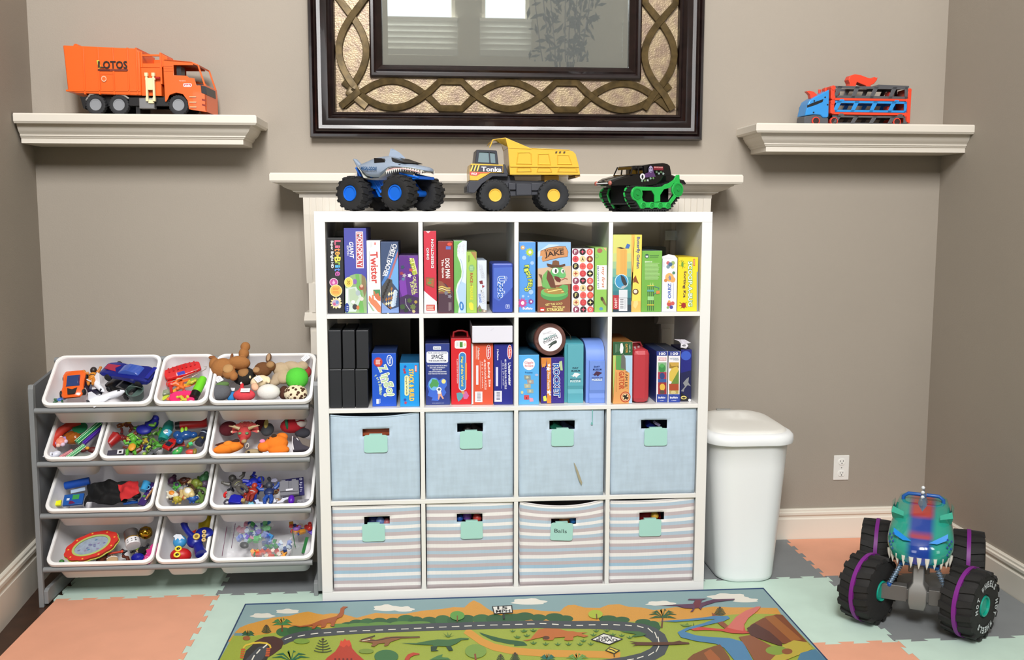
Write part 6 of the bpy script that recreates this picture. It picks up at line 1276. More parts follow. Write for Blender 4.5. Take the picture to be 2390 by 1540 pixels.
# ======== second row, figures bin
FG = [(310, 1038, 95, .085, '5cab34', '5cab34', 'e0a23a', 'green figure with an orange chest lying on its back', 0, .02),
  (283, 1020, 150, .075, '6a1e1e', '7a2a22', '6a1e1e', 'dark maroon figure near the back left', 5, .04), (292, 990, 20, .05, 'b87a24', 'c89a3a', '8a4a1c', 'golden brown figure at the back wall', 6, .03),
  (318, 1010, 40, .055, '7a3a24', '8a4a2c', '5cab34', 'brown figure in the middle of the figures bin', 7, .03), (345, 1002, 200, .06, '9ac83c', '8ab83a', '6aa030', 'lime green figure below the blue hood', 8, .02),
  (352, 1020, 120, .06, '3a4a2a', '7ab83a', '5a8a34', 'dark green figure with lime head in the centre', 9, .03), (338, 1045, 10, .05, '8aa83c', 'b8c84a', '6a8a34', 'olive figure at the centre front', 10, .035),
  (362, 1046, 60, .055, '5aa03c', '8ac04a', '4a6a34', 'green figure by the grey sword', 11, .04), (345, 1060, 170, .045, '4a6a3a', '9ac050', '3a4a2c', 'mossy figure touching the front rim', 12, .045)]
for u, v, ro, h, c, hd, lb, lab, sd, d in FG: figure(lab, place(1, u, v, d, ro), h, c, hd, lb if sd else '5cab34', None, seed=sd)
simple('belly_plate', 'orange shell plate on the green figure', 'toy', place(1, 308, 1043, .002, 95), lambda m: m.ball((0, 0, 0), (.018, .014, .006), 14, 8), 'd9992c', .5)
simple('red_bucket', 'dark red toy bucket beside the left wall', 'toy', place(1, 263, 1028, .03, 60), lambda m: m.lathe([(0, -.022), (.016, -.022), (.022, .022), (.024, .024), (.02, .022), (0, .018)], 20, 'x'), 'a01818', .35)
simple('red_ball', 'small coral red ball by the red bucket', 'toy ball', place(1, 246, 1040, .03, 0), lambda m: m.ball((0, 0, 0), .010, 14, 10), 'd0443c', .4)
simple('printed_block', 'grey and white printed plastic block at the front left', 'toy block', place(1, 271, 1058, .04, 5), lambda m: m.box(-.03, .03, -.012, .012, -.008, .008), '3c3a48', .4, bevel=.002, parts=[('white_label', lambda m: m.box(.006, .028, -.010, .010, .008, .0086), 'dcdce0'), ('black_mark', lambda m: m.box(.012, .022, -.006, .004, .0087, .009), '1c1c20')])
t = blobs('hooded_figure', 'tall dark blue hooded figure with a green arm', 'toy figure', place(1, 354, 988, .005, 80), [((0, 0, 0), (.028, .026, .018)), ((-.03, .02, -.004), (.024, .03, .012)), ((.02, -.006, .004), (.016, .016, .014))], '141c8a', .5, 0, [('arm', (-.02, -.012, .016), (.006, .014, .005), '6aa43a'), ('hand', (-.012, -.022, .018), (.007, .005, .004), '6aa43a')])
simple('teal_bottle', 'teal water bottle standing tall at the back', 'bottle', place(1, 388, 1008, .03, 82), lambda m: m.lathe([(0, -.04), (.018, -.04), (.02, -.03), (.02, .03), (.012, .05), (0, .052)], 20, 'x'), '1f8a80', .3, parts=[('white_badge', lambda m: m.ball((-.012, -.008, .018), (.012, .012, .004), 14, 8), 'e8ecf0'), ('badge_mark', lambda m: [m.box(-.014, -.011, -.016+i*.004, -.013+i*.004, .0215, .0225) for i in range(4)], '1c2030')])
simple('light_blue_cup', 'light blue cup beside the teal bottle', 'toy', place(1, 392, 1012, .02, 70), lambda m: m.lathe([(0, -.012), (.01, -.012), (.012, .012), (0, .012)], 16, 'x'), '5ab0dc', .3)
simple('grey_sword', 'grey plastic sword across the bin', 'toy', place(1, 374, 1042, .03, 48), lambda m: m.box(-.055, .05, -.007, .007, -.002, .003), '5c5f62', .5, bevel=.001, parts=[('sword_guard', lambda m: m.box(-.036, -.03, -.018, .018, -.003, .005), '4a4c50')])
car('small red toy car behind the grey sword', place(1, 398, 1040, .03, 60), .055, .035, .022, 'b81a18')
simple('red_canister', 'long red cylinder with a black cap at the back right', 'toy', place(1, 452, 989, .02, 8), lambda m: m.lathe([(0, -.05), (.017, -.05), (.018, -.04), (.02, .04), (.017, .05), (0, .05)], 20, 'x'), 'b01c1c', .4, parts=[('black_cap', lambda m: m.lathe([(0, -.068), (.015, -.068), (.017, -.05), (0, -.048)], 20, 'x'), '141414')])
t = blobs('blue_dinosaur', 'translucent blue toy dinosaur with lime green straps', 'toy figure', place(1, 432, 1016, .02, 10), [((0, 0, 0), (.03, .02, .018)), ((-.028, .004, .004), (.016, .018, .014)), ((.03, -.004, 0), (.016, .014, .012)), ((-.02, -.022, .0), (.014, .014, .010))], '1c4a88', .2, 0, [('lime_strap', (-.008, .016, .014), (.007, .014, .006), '9ad03a'), ('lime_strap', (.006, .02, .012), (.006, .012, .006), '9ad03a')])
simple('black_can', 'black and grey ribbed can by the right wall', 'toy', place(1, 471, 1022, .03, 75), lambda m: m.lathe([(0, -.03), (.016, -.03), (.016, .03), (.014, .032), (0, .032)], 20, 'x'), '23283a', .35, parts=[('silver_band', lambda m: m.lathe([(.0162, .018), (.0168, .02), (.0162, .022)], 20, 'x', close=True), '9aa4b4')])
simple('olive_hook', 'olive yellow curved plastic hook', 'toy', place(1, 459, 1040, .02, 60), lambda m: m.tube([(.04*math.cos(a), .03*math.sin(a), 0) for a in [2.2-i*.2 for i in range(12)]], .006, 8), '8a7a1c', .4, smooth=60)
simple('red_yarn', 'red looped cords under the blue dinosaur', 'toy', place(1, 412, 1040, .045, 20), lambda m: [m.tube([(-.03+i*.003, -.012+.006*i, .002*i), (0, -.006+.006*i, .004), (.03, -.01+.007*i, 0)], .0028, 6) for i in range(4)], 'b4241c', .6, smooth=60)
t = blobs('green_frog', 'green toy creature with a round eye at the front', 'toy figure', place(1, 414, 1054, .03, 30), [((0, 0, 0), (.02, .012, .01)), ((.014, .006, .002), (.010, .009, .008))], '3aa850', .35, 0, [('eye', (.0, -.004, .010), (.004, .004, .003), 'd8e8a0')])
t = blobs('coral_shell', 'coral pink toy with an olive band at the front right', 'toy figure', place(1, 444, 1055, .03, 0), [((0, 0, 0), (.018, .012, .010))], 'd84f44', .4, 0, [('olive_band', (.018, 0, .004), (.008, .014, .008), '8a7a30')])
simple('green_cube', 'small mint green cube on the hook', 'toy block', place(1, 445, 1036, .01, 25), lambda m: m.box(-.007, .007, -.006, .006, -.005, .005), '4ad084', .3, bevel=.001)
# ======== second row, right bin
PR = 'soft toys in the right bin of the second row'
t = blobs('soft_football', 'maroon football with white bands behind the dinosaur head', 'ball', place(1, 533, 1000, .035, 20), [((0, 0, 0), (.035, .03, .026))], '5a0f1c', grp=PR)
t = blobs('soft_football', 'second maroon ball with a white stripe at the back centre', 'ball', place(1, 606, 992, .045, 60), [((0, 0, 0), (.035, .022, .02))], '4f0f18', grp=PR)
m4 = place(1, 572, 1012, .01, 0); t = T('dinosaur_head', 'red horned dinosaur head with a ribbed frill and green eyes', 'toy figure', m4, PR)
m = MB(); m.ball((0, -.008, .01), (.026, .028, .022), 16, 12); m.ball((0, -.036, .012), (.014, .02, .014), 14, 10); m.build('head', t, M('b8383a', .7, bump=.5, bscale=250), smooth=True, world=False)
m = MB(); m.loft([[(r*math.cos(a)*.05, r*math.sin(a)*.042+.012, .004+(.003 if i % 2 else 0)+(1-r)*.006) for i, a in enumerate([math.pi*k/24*1.2-.3 for k in range(25)])] for r in (.35, .6, .85, 1)], caps=False, closed=False); m.build('frill', t, M('c04a46', .7), world=False, solid=.004, fix=False)
for s in (-1, 1): m = MB(); m.tube([(s*.018, .004, .026), (s*.035, .006, .034), (s*.058, .012, .034)], [.007, .005, .001], 8); m.build('horn', t, M('b09a70', .5), smooth=True, world=False)
for i in range(6): a = math.pi*i/5*1.1-.15; m = MB(); m.ball((.05*math.cos(a), .042*math.sin(a)+.012, .006), .005, 8, 6); m.build('frill_spike', t, M('d8c0a0', .5), smooth=True, world=False)
for s in (-1, 1): m = MB(); m.ball((s*.013, -.02, .028), (.007, .006, .004), 10, 8); m.build('eye', t, M('5a8a5c', .3), smooth=True, world=False)
m = MB(); m.ball((.004, -.048, .016), (.011, .010, .008), 12, 8); m.build('beak', t, M('a88a5c', .6), smooth=True, world=False)
t = blobs('knit_ball', 'red, white and green striped knitted ball at the back right', 'stuffed animal', place(1, 684, 992, .03, 10), [((0, 0, 0), (.05, .032, .03))], 'b01c28', extra=[('white_patch', (.03, .0, .012), (.026, .024, .024), 'e8dcd4'), ('green_band', (-.022, 0, .012), (.008, .027, .024), '2a7a54')], grp=PR)
for i in range(3): m = MB(); m.tube([(.012+.001*i, -.014+.014*i, .034), (.032, -.012+.014*i, .0365), (.046, -.012+.013*i, .030)], .0022, 6); m.build('red_stripe', t, M('8a1420', .8), smooth=True, world=False)
t = blobs('tiger_cushion', 'orange soft toy with brown stripes in the front left', 'stuffed animal', place(1, 534, 1045, .02, 14), [((0, 0, 0), (.058, .022, .022)), ((.02, -.006, .006), (.026, .018, .018))], 'ee8420', extra=[('brown_stripe', (-.005, .016, .012), (.044, .005, .008), '4a1e14'), ('brown_stripe', (.03, .014, .015), (.014, .008, .006), '3a1a14'), ('orange_ear', (.0, .006, .018), (.018, .012, .010), 'ee8a28')], grp=PR)
t = blobs('orange_dog', 'orange soft dog head with a pink nose and a dark ear hole', 'stuffed animal', place(1, 645, 1035, .015, 5), [((0, 0, 0), (.045, .034, .03)), ((-.046, -.012, .002), (.024, .022, .018)), ((.02, .026, .004), (.024, .018, .016)), ((.01, -.03, -.004), (.04, .02, .02))], 'ea7c1c', extra=[('pink_nose', (-.05, .004, .017), (.011, .009, .006), 'e88ab0'), ('ear_hole', (-.006, .016, .028), (.011, .009, .004), '3a2414'), ('dark_spot', (-.026, .008, .026), (.004, .003, .003), '5a2a14')], grp=PR)
t = simple('cone_hat', 'dark grey felt cone with white edging in the right corner', 'toy', place(1, 700, 1040, .02, 0), lambda m: m.prism([(-.028, .03), (-.022, -.036), (.045, -.03), (.042, .012)], -.01, .02, 'z'), M('3f3a44', .9, bump=.3), bevel=.006, parts=[('white_edging', lambda m: m.tube([(-.028, .03, .021), (-.026, 0, .022), (-.018, -.034, .021)], .0018, 6), 'e8e6ea'), ('white_edging', lambda m: m.tube([(-.012, .02, .022), (-.004, .008, .023)], .0018, 6), 'e8e6ea'), ('brown_panel', lambda m: m.prism([(-.01, .028), (.012, -.01), (.044, -.026), (.04, .01)], .020, .0215, 'z'), '6f6660')])
t = blobs('grey_toy', 'slate grey soft toy behind the orange dog', 'stuffed animal', place(1, 624, 1002, .05, 0), [((0, 0, 0), (.026, .03, .018))], '45484c', extra=[('yellow_felt', (-.004, .014, .018), (.009, .022, .006), 'c0b060')], grp=PR)
t = blobs('beige_toy', 'beige soft toy with a dark eye under the orange dog', 'stuffed animal', place(1, 592, 1056, .045, 0), [((0, 0, 0), (.034, .014, .016))], 'a89674', extra=[('eye', (-.016, -.006, .012), (.006, .005, .003), '2a221c')], grp=PR)
simple('white_loop', 'small white hanging loop in front of the dinosaur head', 'toy', place(1, 577, 1040, .004, 0), lambda m: m.tube([(.0055*math.cos(a), .012*math.sin(a), 0) for a in [2*math.pi*i/16 for i in range(16)]], .0012, 6, closed=True), 'f0e8d8', .7, smooth=60)
t = blobs('dark_toy', 'dark slate plush behind the grey cone in the back corner', 'stuffed animal', place(1, 706, 1010, .045, 0), [((0, 0, 0), (.03, .022, .018))], '34343c', grp=PR)
# ======== third row
simple('foam_roll', 'blue foam roll behind the black cloth', 'toy', place(2, 180, 1128, .025, 14), lambda m: m.lathe([(0, -.045), (.013, -.045), (.015, -.042), (.015, .045), (0, .045)], 18, 'x'), '0f50b8', .6)
cloth('black_cape', 'crumpled black cloth filling the middle of the bin', 'cloth', place(2, 248, 1142, .02, 5), .15, .11, '08080a', .022, 4)
cloth('red_cape', 'crumpled red cloth on top of the black one', 'cloth', place(2, 300, 1140, .002, 20), .07, .075, 'c8282c', .012, 7)
simple('picture_book', 'blue children\'s book with a green picture', 'book', place(2, 172, 1165, .045, 5), lambda m: m.box(-.036, .036, -.026, .022, -.006, .004), '1c56a4', .4, bevel=.001, parts=[('green_picture', lambda m: m.box(-.004, .02, -.004, .018, .0041, .0046), '3f9a4c'), ('white_window', lambda m: m.box(-.024, -.014, -.006, .004, .0041, .0046), 'dce4f0'), ('maroon_shape', lambda m: m.prism([(-.014, -.024), (-.012, -.008), (.0, -.012), (.01, -.022)], .0047, .0052, 'z'), '6a1c4a')])
simple('yellow_card', 'bright yellow plastic wedge in the front left corner', 'toy block', place(2, 135, 1174, .045, 3), lambda m: m.prism([(-.02, -.011), (-.018, .004), (.012, .012), (.013, -.011)], -.005, .005, 'z'), 'e8ea1c', .3, bevel=.001)
simple('white_card', 'pale blue white card under the blue foam roll', 'card', place(2, 182, 1144, .045, 16), lambda m: m.box(-.026, .026, -.008, .008, -.001, .001), 'b8cce0', .4)
simple('blue_cup', 'sky blue toy cup with a handle right of the red cloth', 'toy', place(2, 338, 1136, .025, 80), lambda m: m.lathe([(0, -.018), (.012, -.018), (.014, .018), (.016, .02), (.012, .018), (0, .012)], 18, 'x'), '3a9ad0', .3, parts=[('cup_handle', lambda m: m.tube([(-.006+.010*math.cos(a), -.012-.012*math.sin(a), .008) for a in [math.pi*i/8 for i in range(9)]], .002, 6), '5ab0e0')])
simple('activity_book', 'dark blue and purple activity board along the right side', 'book', place(2, 346, 1152, .04, 72), lambda m: m.box(-.055, .05, -.014, .014, -.004, .004), '3a2468', .4, bevel=.001, parts=[('white_letter', (lambda m, i=i: m.box(-.03+i*.018, -.022+i*.018, -.009, -.002, .0041, .0046)), 'e4e4f0') for i in range(4)]+[('green_square', lambda m: m.box(-.022, -.012, .002, .012, .0041, .0046), '5a9a3c')])
simple('wooden_strip', 'tan cardboard strip against the right wall', 'card', place(2, 360, 1138, .02, 68), lambda m: m.box(-.055, .055, -.003, .003, -.003, .003), 'a87a4c', .7)
simple('swirl_card', 'blue card with white swirls at the front of the cloth bin', 'card', place(2, 305, 1172, .045, 8), lambda m: m.box(-.026, .026, -.008, .010, -.002, .002), '1c4a94', .4, parts=[('white_swirl', lambda m: m.tube([(.02*math.cos(a), .006*math.sin(a), .0028) for a in [.4+i*.3 for i in range(8)]], .0014, 6), 'd8e0e8')])
simple('black_ball', 'black glossy ball beside the sky blue cup', 'toy ball', place(2, 318, 1156, .02, 0), lambda m: m.ball((0, 0, 0), (.018, .016, .014), 16, 10), '0c0c0e', .3)
# small animals
AN = [('toy_duck', 402, 1154, .022, 'e2dcc8', 'e08a2a', 'white duck figure with an orange wing'), ('toy_creature', 402, 1120, .018, '3c1a3c', '5a2a50', 'dark purple creature at the back left'), ('toy_turtle', 414, 1134, .018, '4aa040', '3a2a50', 'bright green creature with a dark shell'), ('toy_creature', 424, 1142, .018, '6a6c70', '8a8c90', 'grey creature in the middle'), ('toy_bird', 440, 1150, .026, 'dcc68a', 'eceae4', 'gold and white bird figure'), ('toy_egg', 413, 1165, .018, 'a8982c', 'c0b040', 'olive yellow egg at the front rim'),
  ('toy_ball_green', 476, 1116, .022, '3f7a4c', '4a8a58', 'sea green half ball in the back corner'), ('toy_creature', 458, 1128, .024, '6f7a2c', '8a9a3c', 'olive green creature near the back'), ('toy_creature', 478, 1130, .02, '4a3a50', '5a4a60', 'plum grey creature by the right wall'), ('toy_fish', 450, 1164, .018, '1c4a94', '2a6ab8', 'blue fish figure at the front rim'), ('toy_creature', 430, 1122, .02, '5a2a18', '3a1a14', 'dark brown creature with a thin tail'), ('toy_creature', 428, 1160, .012, 'c8641c', 'b0401c', 'tiny orange creature between duck and bird'),
  ('toy_creature', 466, 1148, .02, '2c2a24', '3a3a2c', 'black creature right of the bird'), ('toy_bone', 463, 1158, .012, 'd4dcb8', 'c8d0b0', 'pale green bone shaped piece'), ('toy_creature', 414, 1152, .012, '8a5a44', '6a4a3a', 'brown pebble shaped toy next to the duck'), ('toy_creature', 476, 1150, .016, '6a5a70', '584860', 'mauve creature at the front right')]
rd = random.Random(8)
for i, (nm, u, v, r, c, c2, lab) in enumerate(AN):
 a = rd.uniform(-60, 60)
 blobs(nm if nm != 'toy_ball_green' else 'toy_ball', lab+' in the small third row bin', 'toy figure', place(2, u, v, .05-r*.6, a), [((0, 0, 0), (r, r*.8, r*.7)), ((r*.8, r*.1, r*.3), (r*.5, r*.45, r*.45)), ((-r*.9, 0, 0), (r*.45, r*.2, r*.2)), ((r*.3, -r*.7, -r*.2), (r*.25, r*.35, r*.25)), ((-r*.4, -r*.7, -r*.2), (r*.25, r*.35, r*.25))], c, .4, 0, [('accent', (0, 0, r*.45), (r*.6, r*.5, r*.35), c2)], grp='tiny animal toys')
# robots bin
figure('dark grey robot figure with spread arms at the back left', place(2, 553, 1128, .01, 130), .10, '4a4744', '3a3836', '55524e', '8a8a60', 'toy_robot', 1.3, 21)
figure('bright blue robot arm figure above the red one', place(2, 592, 1124, .02, 20), .09, '1424a0', '1c30b8', '1c2cac', None, 'toy_robot', 1.2, 22)
figure('dark red robot with silver details in the middle', place(2, 590, 1146, .02, 80), .08, 'a02c1c', 'b03a24', '8a2c20', 'c8c8cc', 'toy_robot', 1.4, 23)
figure('navy and grey robot with a long antenna', place(2, 628, 1148, .02, 95), .095, '1c2c5a', '3a3f4c', '1f4aa0', None, 'toy_robot', 1.2, 24)
simple('blue_block', 'large royal blue block at the front left of the robots bin', 'toy block', place(2, 552, 1166, .03, -8), lambda m: m.prism([(-.026, -.02), (-.024, .01), (-.012, .018), (.022, .014), (.028, -.004), (.02, -.022)], -.012, .012, 'z'), '0a12a0', .4, bevel=.003, parts=[('yellow_fist', lambda m: m.box(.022, .036, -.014, 0, .0, .014), 'a8905a')])
simple('red_hook', 'small red curved piece by the left wall', 'toy', place(2, 530, 1155, .035, 100), lambda m: m.tube([(.012*math.cos(a), .010*math.sin(a), 0) for a in [i*.35 for i in range(8)]], .005, 8), 'd01c1c', .4, smooth=60)
simple('grey_ring', 'dark grey and white ring in the front left corner', 'toy', place(2, 530, 1172, .04, 0), lambda m: m.tube([(.010*math.cos(a), .010*math.sin(a), 0) for a in [2*math.pi*i/16 for i in range(16)]], .004, 8, closed=True), '3c3a48', .4, smooth=60)
simple('antenna_stick', 'thin dark grey stick pointing to the back rim', 'toy', place(2, 612, 1122, .0, 108), lambda m: m.box(-.022, .022, -.003, .003, -.002, .002), '3a3c42', .4)
t = simple('game_board', 'indigo board with white lettering standing at the right', 'board', place(2, 690, 1138, .03, 8), lambda m: m.box(-.05, .032, -.04, .045, -.002, .002), '26235a', .4, parts=[('washer', lambda m: m.lathe([(.0025, .0022), (.0055, .0022), (.0055, .0032), (.0025, .0032)], 16, 'z', (.022, .036, 0), close=True), 'd8d8e4'), ('white_lettering', lambda m: [m.box(.015+.003*(i % 2), .022+.002*(i % 3), -.022+i*.008, -.019+i*.008, .0021, .0027) for i in range(6)], 'd0d0e4')])
simple('grey_terrain', 'large grey castle wall piece on the indigo board', 'toy block', place(2, 678, 1140, .01, 6), lambda m: [m.box(-.038, .032, -.03, .034, -.008, .004), m.box(-.04, -.006, -.016, .03, .004, .012), m.box(.004, .03, -.02, .03, .004, .010), m.box(-.034, -.018, .03, .038, 0, .008), m.box(.006, .022, .03, .038, 0, .008)], '77777f', .6, bevel=.001, parts=[('white_strip', lambda m: m.box(-.016, .01, -.018, -.010, .012, .014), 'dcdce4')])
simple('white_blaster', 'white toy blaster at the front rim', 'toy', place(2, 632, 1174, .03, 22), lambda m: [m.box(-.03, .03, -.004, .006, -.004, .004), m.box(-.02, -.008, -.016, .0, -.003, .003), m.box(.004, .02, .004, .014, -.003, .003)], 'dde0e8', .4, bevel=.001, parts=[('black_screen', lambda m: m.box(-.008, .01, -.003, .005, .0041, .0048), '24262e')])
simple('white_sword', 'white spiky weapon right of the white blaster', 'toy', place(2, 664, 1166, .025, 28), lambda m: m.prism([(-.03, -.003), (-.01, -.008), (.0, -.003), (.028, -.006), (.03, .003), (.006, .006), (-.004, .010), (-.012, .004), (-.03, .005)], -.002, .002, 'z'), 'd4d6e2', .4)
simple('purple_helmet', 'shiny purple helmet piece at the front right', 'toy', place(2, 680, 1166, .02, 90), lambda m: m.ball((0, 0, 0), (.02, .013, .014), 16, 12), '5a1cb0', .25)
simple('grey_brick', 'grey studded brick in the front right corner', 'toy block', place(2, 709, 1171, .035, 3), lambda m: [m.box(-.024, .024, -.008, .008, -.006, .006)]+[m.cyl(.003, .006, .009, 'z', (-.018+i*.012, 0, 0), 10) for i in range(4)], '86868c', .5, bevel=.001)
simple('ice_block', 'pale ice blue crystal at the front of the robots bin', 'toy block', place(2, 586, 1176, .035, 0), lambda m: m.ball((0, 0, 0), (.013, .012, .01), 6, 4), '7ac0d8', .2, smooth=False)
simple('white_wing', 'blue and white spiky wing next to the crystal', 'toy', place(2, 604, 1173, .03, -20), lambda m: m.prism([(-.02, .004), (-.008, .012), (.0, .004), (.014, .006), (.022, -.006), (.004, -.004), (-.006, -.010), (-.012, -.002)], -.002, .003, 'z'), 'ccd6ec', .4)
simple('brown_cog', 'small bronze cog between the robots', 'toy', place(2, 644, 1148, .02, 0), lambda m: m.lathe([(.004, -.002), (.010, -.003), (.010, .003), (.004, .002)], 8, 'z', close=True), '5a4428', .4)
for i, (u, v, c, lab) in enumerate(((640, 1122, 'a8a8c0', 'lilac grey plate near the board'), (655, 1130, 'c8c8d8', 'white toothed strip on the board'), (620, 1166, '1c4aa0', 'blue chest armour piece'), (668, 1152, '8a8aa4', 'grey lilac armour piece'), (650, 1168, '8a6a4a', 'tan small piece at the rim'))):
 simple('armour_piece', lab, 'toy', place(2, u, v, .03, i*37), lambda m: m.prism([(-.014, -.006), (-.008, .008), (.006, .010), (.014, 0), (.006, -.008)], -.003, .004, 'z'), c, .4, bevel=.001, grp='loose armour pieces')
# ======== bottom row
m4 = place(3, 214, 1274, .002, 24, 0, 6); t = T('tambourine', 'watermelon coloured tambourine with a scalloped red rim', 'tambourine', m4)
def ring_(m, rx, ry, z0, z1, rx2, ry2, n=72, sc=0):
 P = lambda rx, ry, z, k: [(rx*(1+k*abs(math.sin(i*math.pi*11/n)))*math.cos(2*math.pi*i/n), ry*(1+k*abs(math.sin(i*math.pi*11/n)))*math.sin(2*math.pi*i/n), z) for i in range(n)]
 a, b, c, d = P(rx, ry, z0, sc), P(rx, ry, z1, sc), P(rx2, ry2, z1, 0), P(rx2, ry2, z0, 0); m.loft([a, b, c, d, a], caps=False)
m = MB(); ring_(m, .094, .050, -.006, .006, .070, .038, sc=.06); m.build('red_rim', t, M('c8281c', .4), smooth=50, world=False)
m = MB(); ring_(m, .097, .053, -.010, -.006, .070, .038, sc=.05); m.build('lime_edge', t, M('c8d860', .4), smooth=50, world=False)
m = MB(); ring_(m, .0705, .0385, -.002, .007, .062, .032); m.build('lime_ring', t, M('a8b868', .4), smooth=50, world=False)
m = MB(); m.prism([(.063*math.cos(2*math.pi*i/40), .033*math.sin(2*math.pi*i/40)) for i in range(40)], .0, .002, 'z'); dr = m.build('drum_skin', t, M('8f9cae', .5, noise_=.12, scale=60), world=False)
rd = random.Random(2)
for i in range(12): m = MB(); a, q = rd.uniform(0, 6.28), rd.uniform(.1, .8); m.prism([(.063*q*math.cos(a)+.006*math.cos(k)*rd.uniform(.6, 1.2), .033*q*math.sin(a)+.003*math.sin(k)) for k in range(6)], .002, .0026, 'z'); m.build('printed_fish', t, M(rd.choice(('5a6a94', '6a6a94', '4a7a9a', '8a7a9a')), .5), world=False)
for i in range(9): m = MB(); a = i*.7; m.ball((.085*math.cos(a), .048*math.sin(a), .006), (.004, .003, .001), 8, 6); m.build('seed_mark', t, M('e8a030', .4), smooth=True, world=False)
simple('red_bead', 'small red knob behind the tambourine rim', 'toy', place(3, 181, 1262, .03, 0), lambda m: m.ball((0, 0, 0), .009, 14, 10), 'c8281c', .4)
simple('silver_drum', 'brushed silver and white printed tin drum', 'drum', place(3, 308, 1256, .0, 110, 0, 0), lambda m: m.lathe([(0, -.036), (.026, -.036), (.027, -.034), (.027, -.008)], 28, 'x'), 'e4e4e8', .3, parts=[('silver_half', lambda m: m.lathe([(.0272, -.008), (.0275, -.006), (.0272, .030), (.0, .030)], 28, 'x'), M('8a8c90', .3, metal=.9)), ('gold_band', lambda m: m.lathe([(.0276, -.010), (.0282, -.008), (.0276, -.006)], 28, 'x', close=True), M('c8a040', .3, metal=.9)), ('black_print', lambda m: [m.ball((-.028+.009*(i//3), -.014+.013*(i % 3), .0255-abs(i % 3-1)*.003), (.003, .004, .002), 8, 6) for i in range(6)], '1c1c20')])
simple('gold_bell', 'round gold jingle bell in the back corner', 'bell', place(3, 340, 1243, .005, 0), lambda m: m.ball((0, 0, 0), .026, 24, 16, lambda p: 1-.05*max(0, math.cos(6*math.atan2(p.z, p.x)))), M('b8902c', .15, metal=1), parts=[('bell_slot', lambda m: m.box(-.016, .014, -.003, .003, .022, .0262), '2a200c')])
simple('puzzle_piece', 'magenta wooden puzzle piece with a white ring print', 'toy', place(3, 352, 1290, .02, 68), lambda m: m.prism([(-.045, -.022), (-.02, -.024), (-.016, -.014), (-.006, -.014), (-.002, -.024), (.03, -.022), (.046, -.004), (.03, .004), (.036, .014), (.022, .018), (.014, .012), (.004, .022), (-.008, .012), (-.045, .016)], -.003, .003, 'z'), 'c4307c', .4, bevel=.0006, parts=[('white_ring', lambda m: m.lathe([(.0065, .0031), (.008, .0031), (.008, .0035), (.0065, .0035)], 20, 'z', (-.026, -.002, 0), close=True), 'e0a0c4')])
simple('blue_maraca', 'royal blue faceted maraca head at the front', 'toy', place(3, 322, 1302, .02, 0), lambda m: m.ball((0, 0, 0), (.026, .020, .018), 10, 6), '0c1690', .3, smooth=False)
simple('hexagonal_toy', 'black hexagonal toy next to the blue maraca', 'toy', place(3, 332, 1286, .02, 0), lambda m: m.lathe([(0, -.008), (.016, -.008), (.016, .008), (0, .008)], 6, 'z'), '0e1218', .3)
simple('lime_whistle', 'lime green whistle under the tin drum', 'toy', place(3, 314, 1280, .03, -8), lambda m: m.prism([(-.016, -.003), (0, -.007), (.016, -.002), (.016, .003), (0, .005), (-.016, .003)], -.004, .004, 'z'), '8ac82c', .4)
simple('coral_stick', 'red drumstick ending in a coral bead', 'toy', place(3, 272, 1289, .035, 10), lambda m: m.tube([(-.03, 0, 0), (.018, 0, 0)], .004, 8), 'c03a24', .4, smooth=60, parts=[('bead', lambda m: m.ball((.02, 0, 0), .006, 10, 8), 'd84a30')])
simple('wooden_clapper', 'light wood clapper with a white elastic at the front', 'toy', place(3, 262, 1308, .04, 12), lambda m: m.lathe([(0, -.004), (.02, -.004), (.022, 0), (.02, .004), (0, .004)], 22, 'z'), 'b89a74', .5, parts=[('elastic', lambda m: m.tube([(.022*math.cos(a), .012*math.sin(a)+.002, .006) for a in [.3+i*.3 for i in range(9)]], .0014, 6), 'e8e4dc')])
simple('brown_castanet', 'dark brown castanet beneath the tambourine', 'toy', place(3, 238, 1310, .05, 0), lambda m: m.ball((0, 0, 0), (.022, .014, .01), 14, 8), '2e1a12', .5)
simple('green_bead', 'green bead in the front left corner of the tambourine bin', 'toy', place(3, 144, 1310, .05, 0), lambda m: m.ball((0, 0, 0), (.010, .008, .007), 12, 8), '3a7a34', .4)
simple('navy_knob', 'dark navy knob by the right wall', 'toy', place(3, 367, 1255, .03, 0), lambda m: m.ball((0, 0, 0), .009, 12, 8), '14143a', .4)
# small bottom bin
m4 = place(3, 455, 1262, .0, 0); t = T('elephant_toy', 'royal blue elephant toy with a raised trunk and yellow buttons', 'toy', m4); bl = M('0c1c86', .3)
m = MB(); m.ball((0, 0, 0), (.032, .03, .022), 20, 12); m.build('body', t, bl, smooth=True, world=False)
m = MB(); m.tube([(-.008, .012, .01), (-.028, .03, .016), (-.042, .05, .02), (-.048, .066, .022)], [.012, .011, .012, .014], 14); m.build('trunk', t, bl, smooth=True, world=False)
m = MB(); m.ball((.03, .034, .0), (.034, .026, .012), 20, 10); m.build('ear', t, bl, smooth=True, world=False)
m = MB(); m.tube([(.014, -.02, .0), (.026, -.045, .004), (.034, -.062, .006)], [.018, .02, .022], 14); m.build('leg', t, bl, smooth=True, world=False)
m = MB(); m.lathe([(.007, .024), (.013, .024), (.013, .029), (.007, .029)], 20, 'z', (.01, .002, 0), close=True); m.build('yellow_button_ring', t, M('d8c060', .4), smooth=40, world=False)
m = MB(); m.lathe([(0, .024), (.0075, .024), (.007, .027), (0, .027)], 16, 'z', (.01, .002, 0)); m.build('button_picture', t, M('8a6a30', .4), world=False)
for i in range(3): m = MB(); m.lathe([(.003, .018), (.008, .018), (.008, .023), (.003, .023)], 16, 'z', (.034+.002*i, .026-.018*i, 0), close=True); m.build('small_button', t, M('d8b878', .4), smooth=40, world=False)
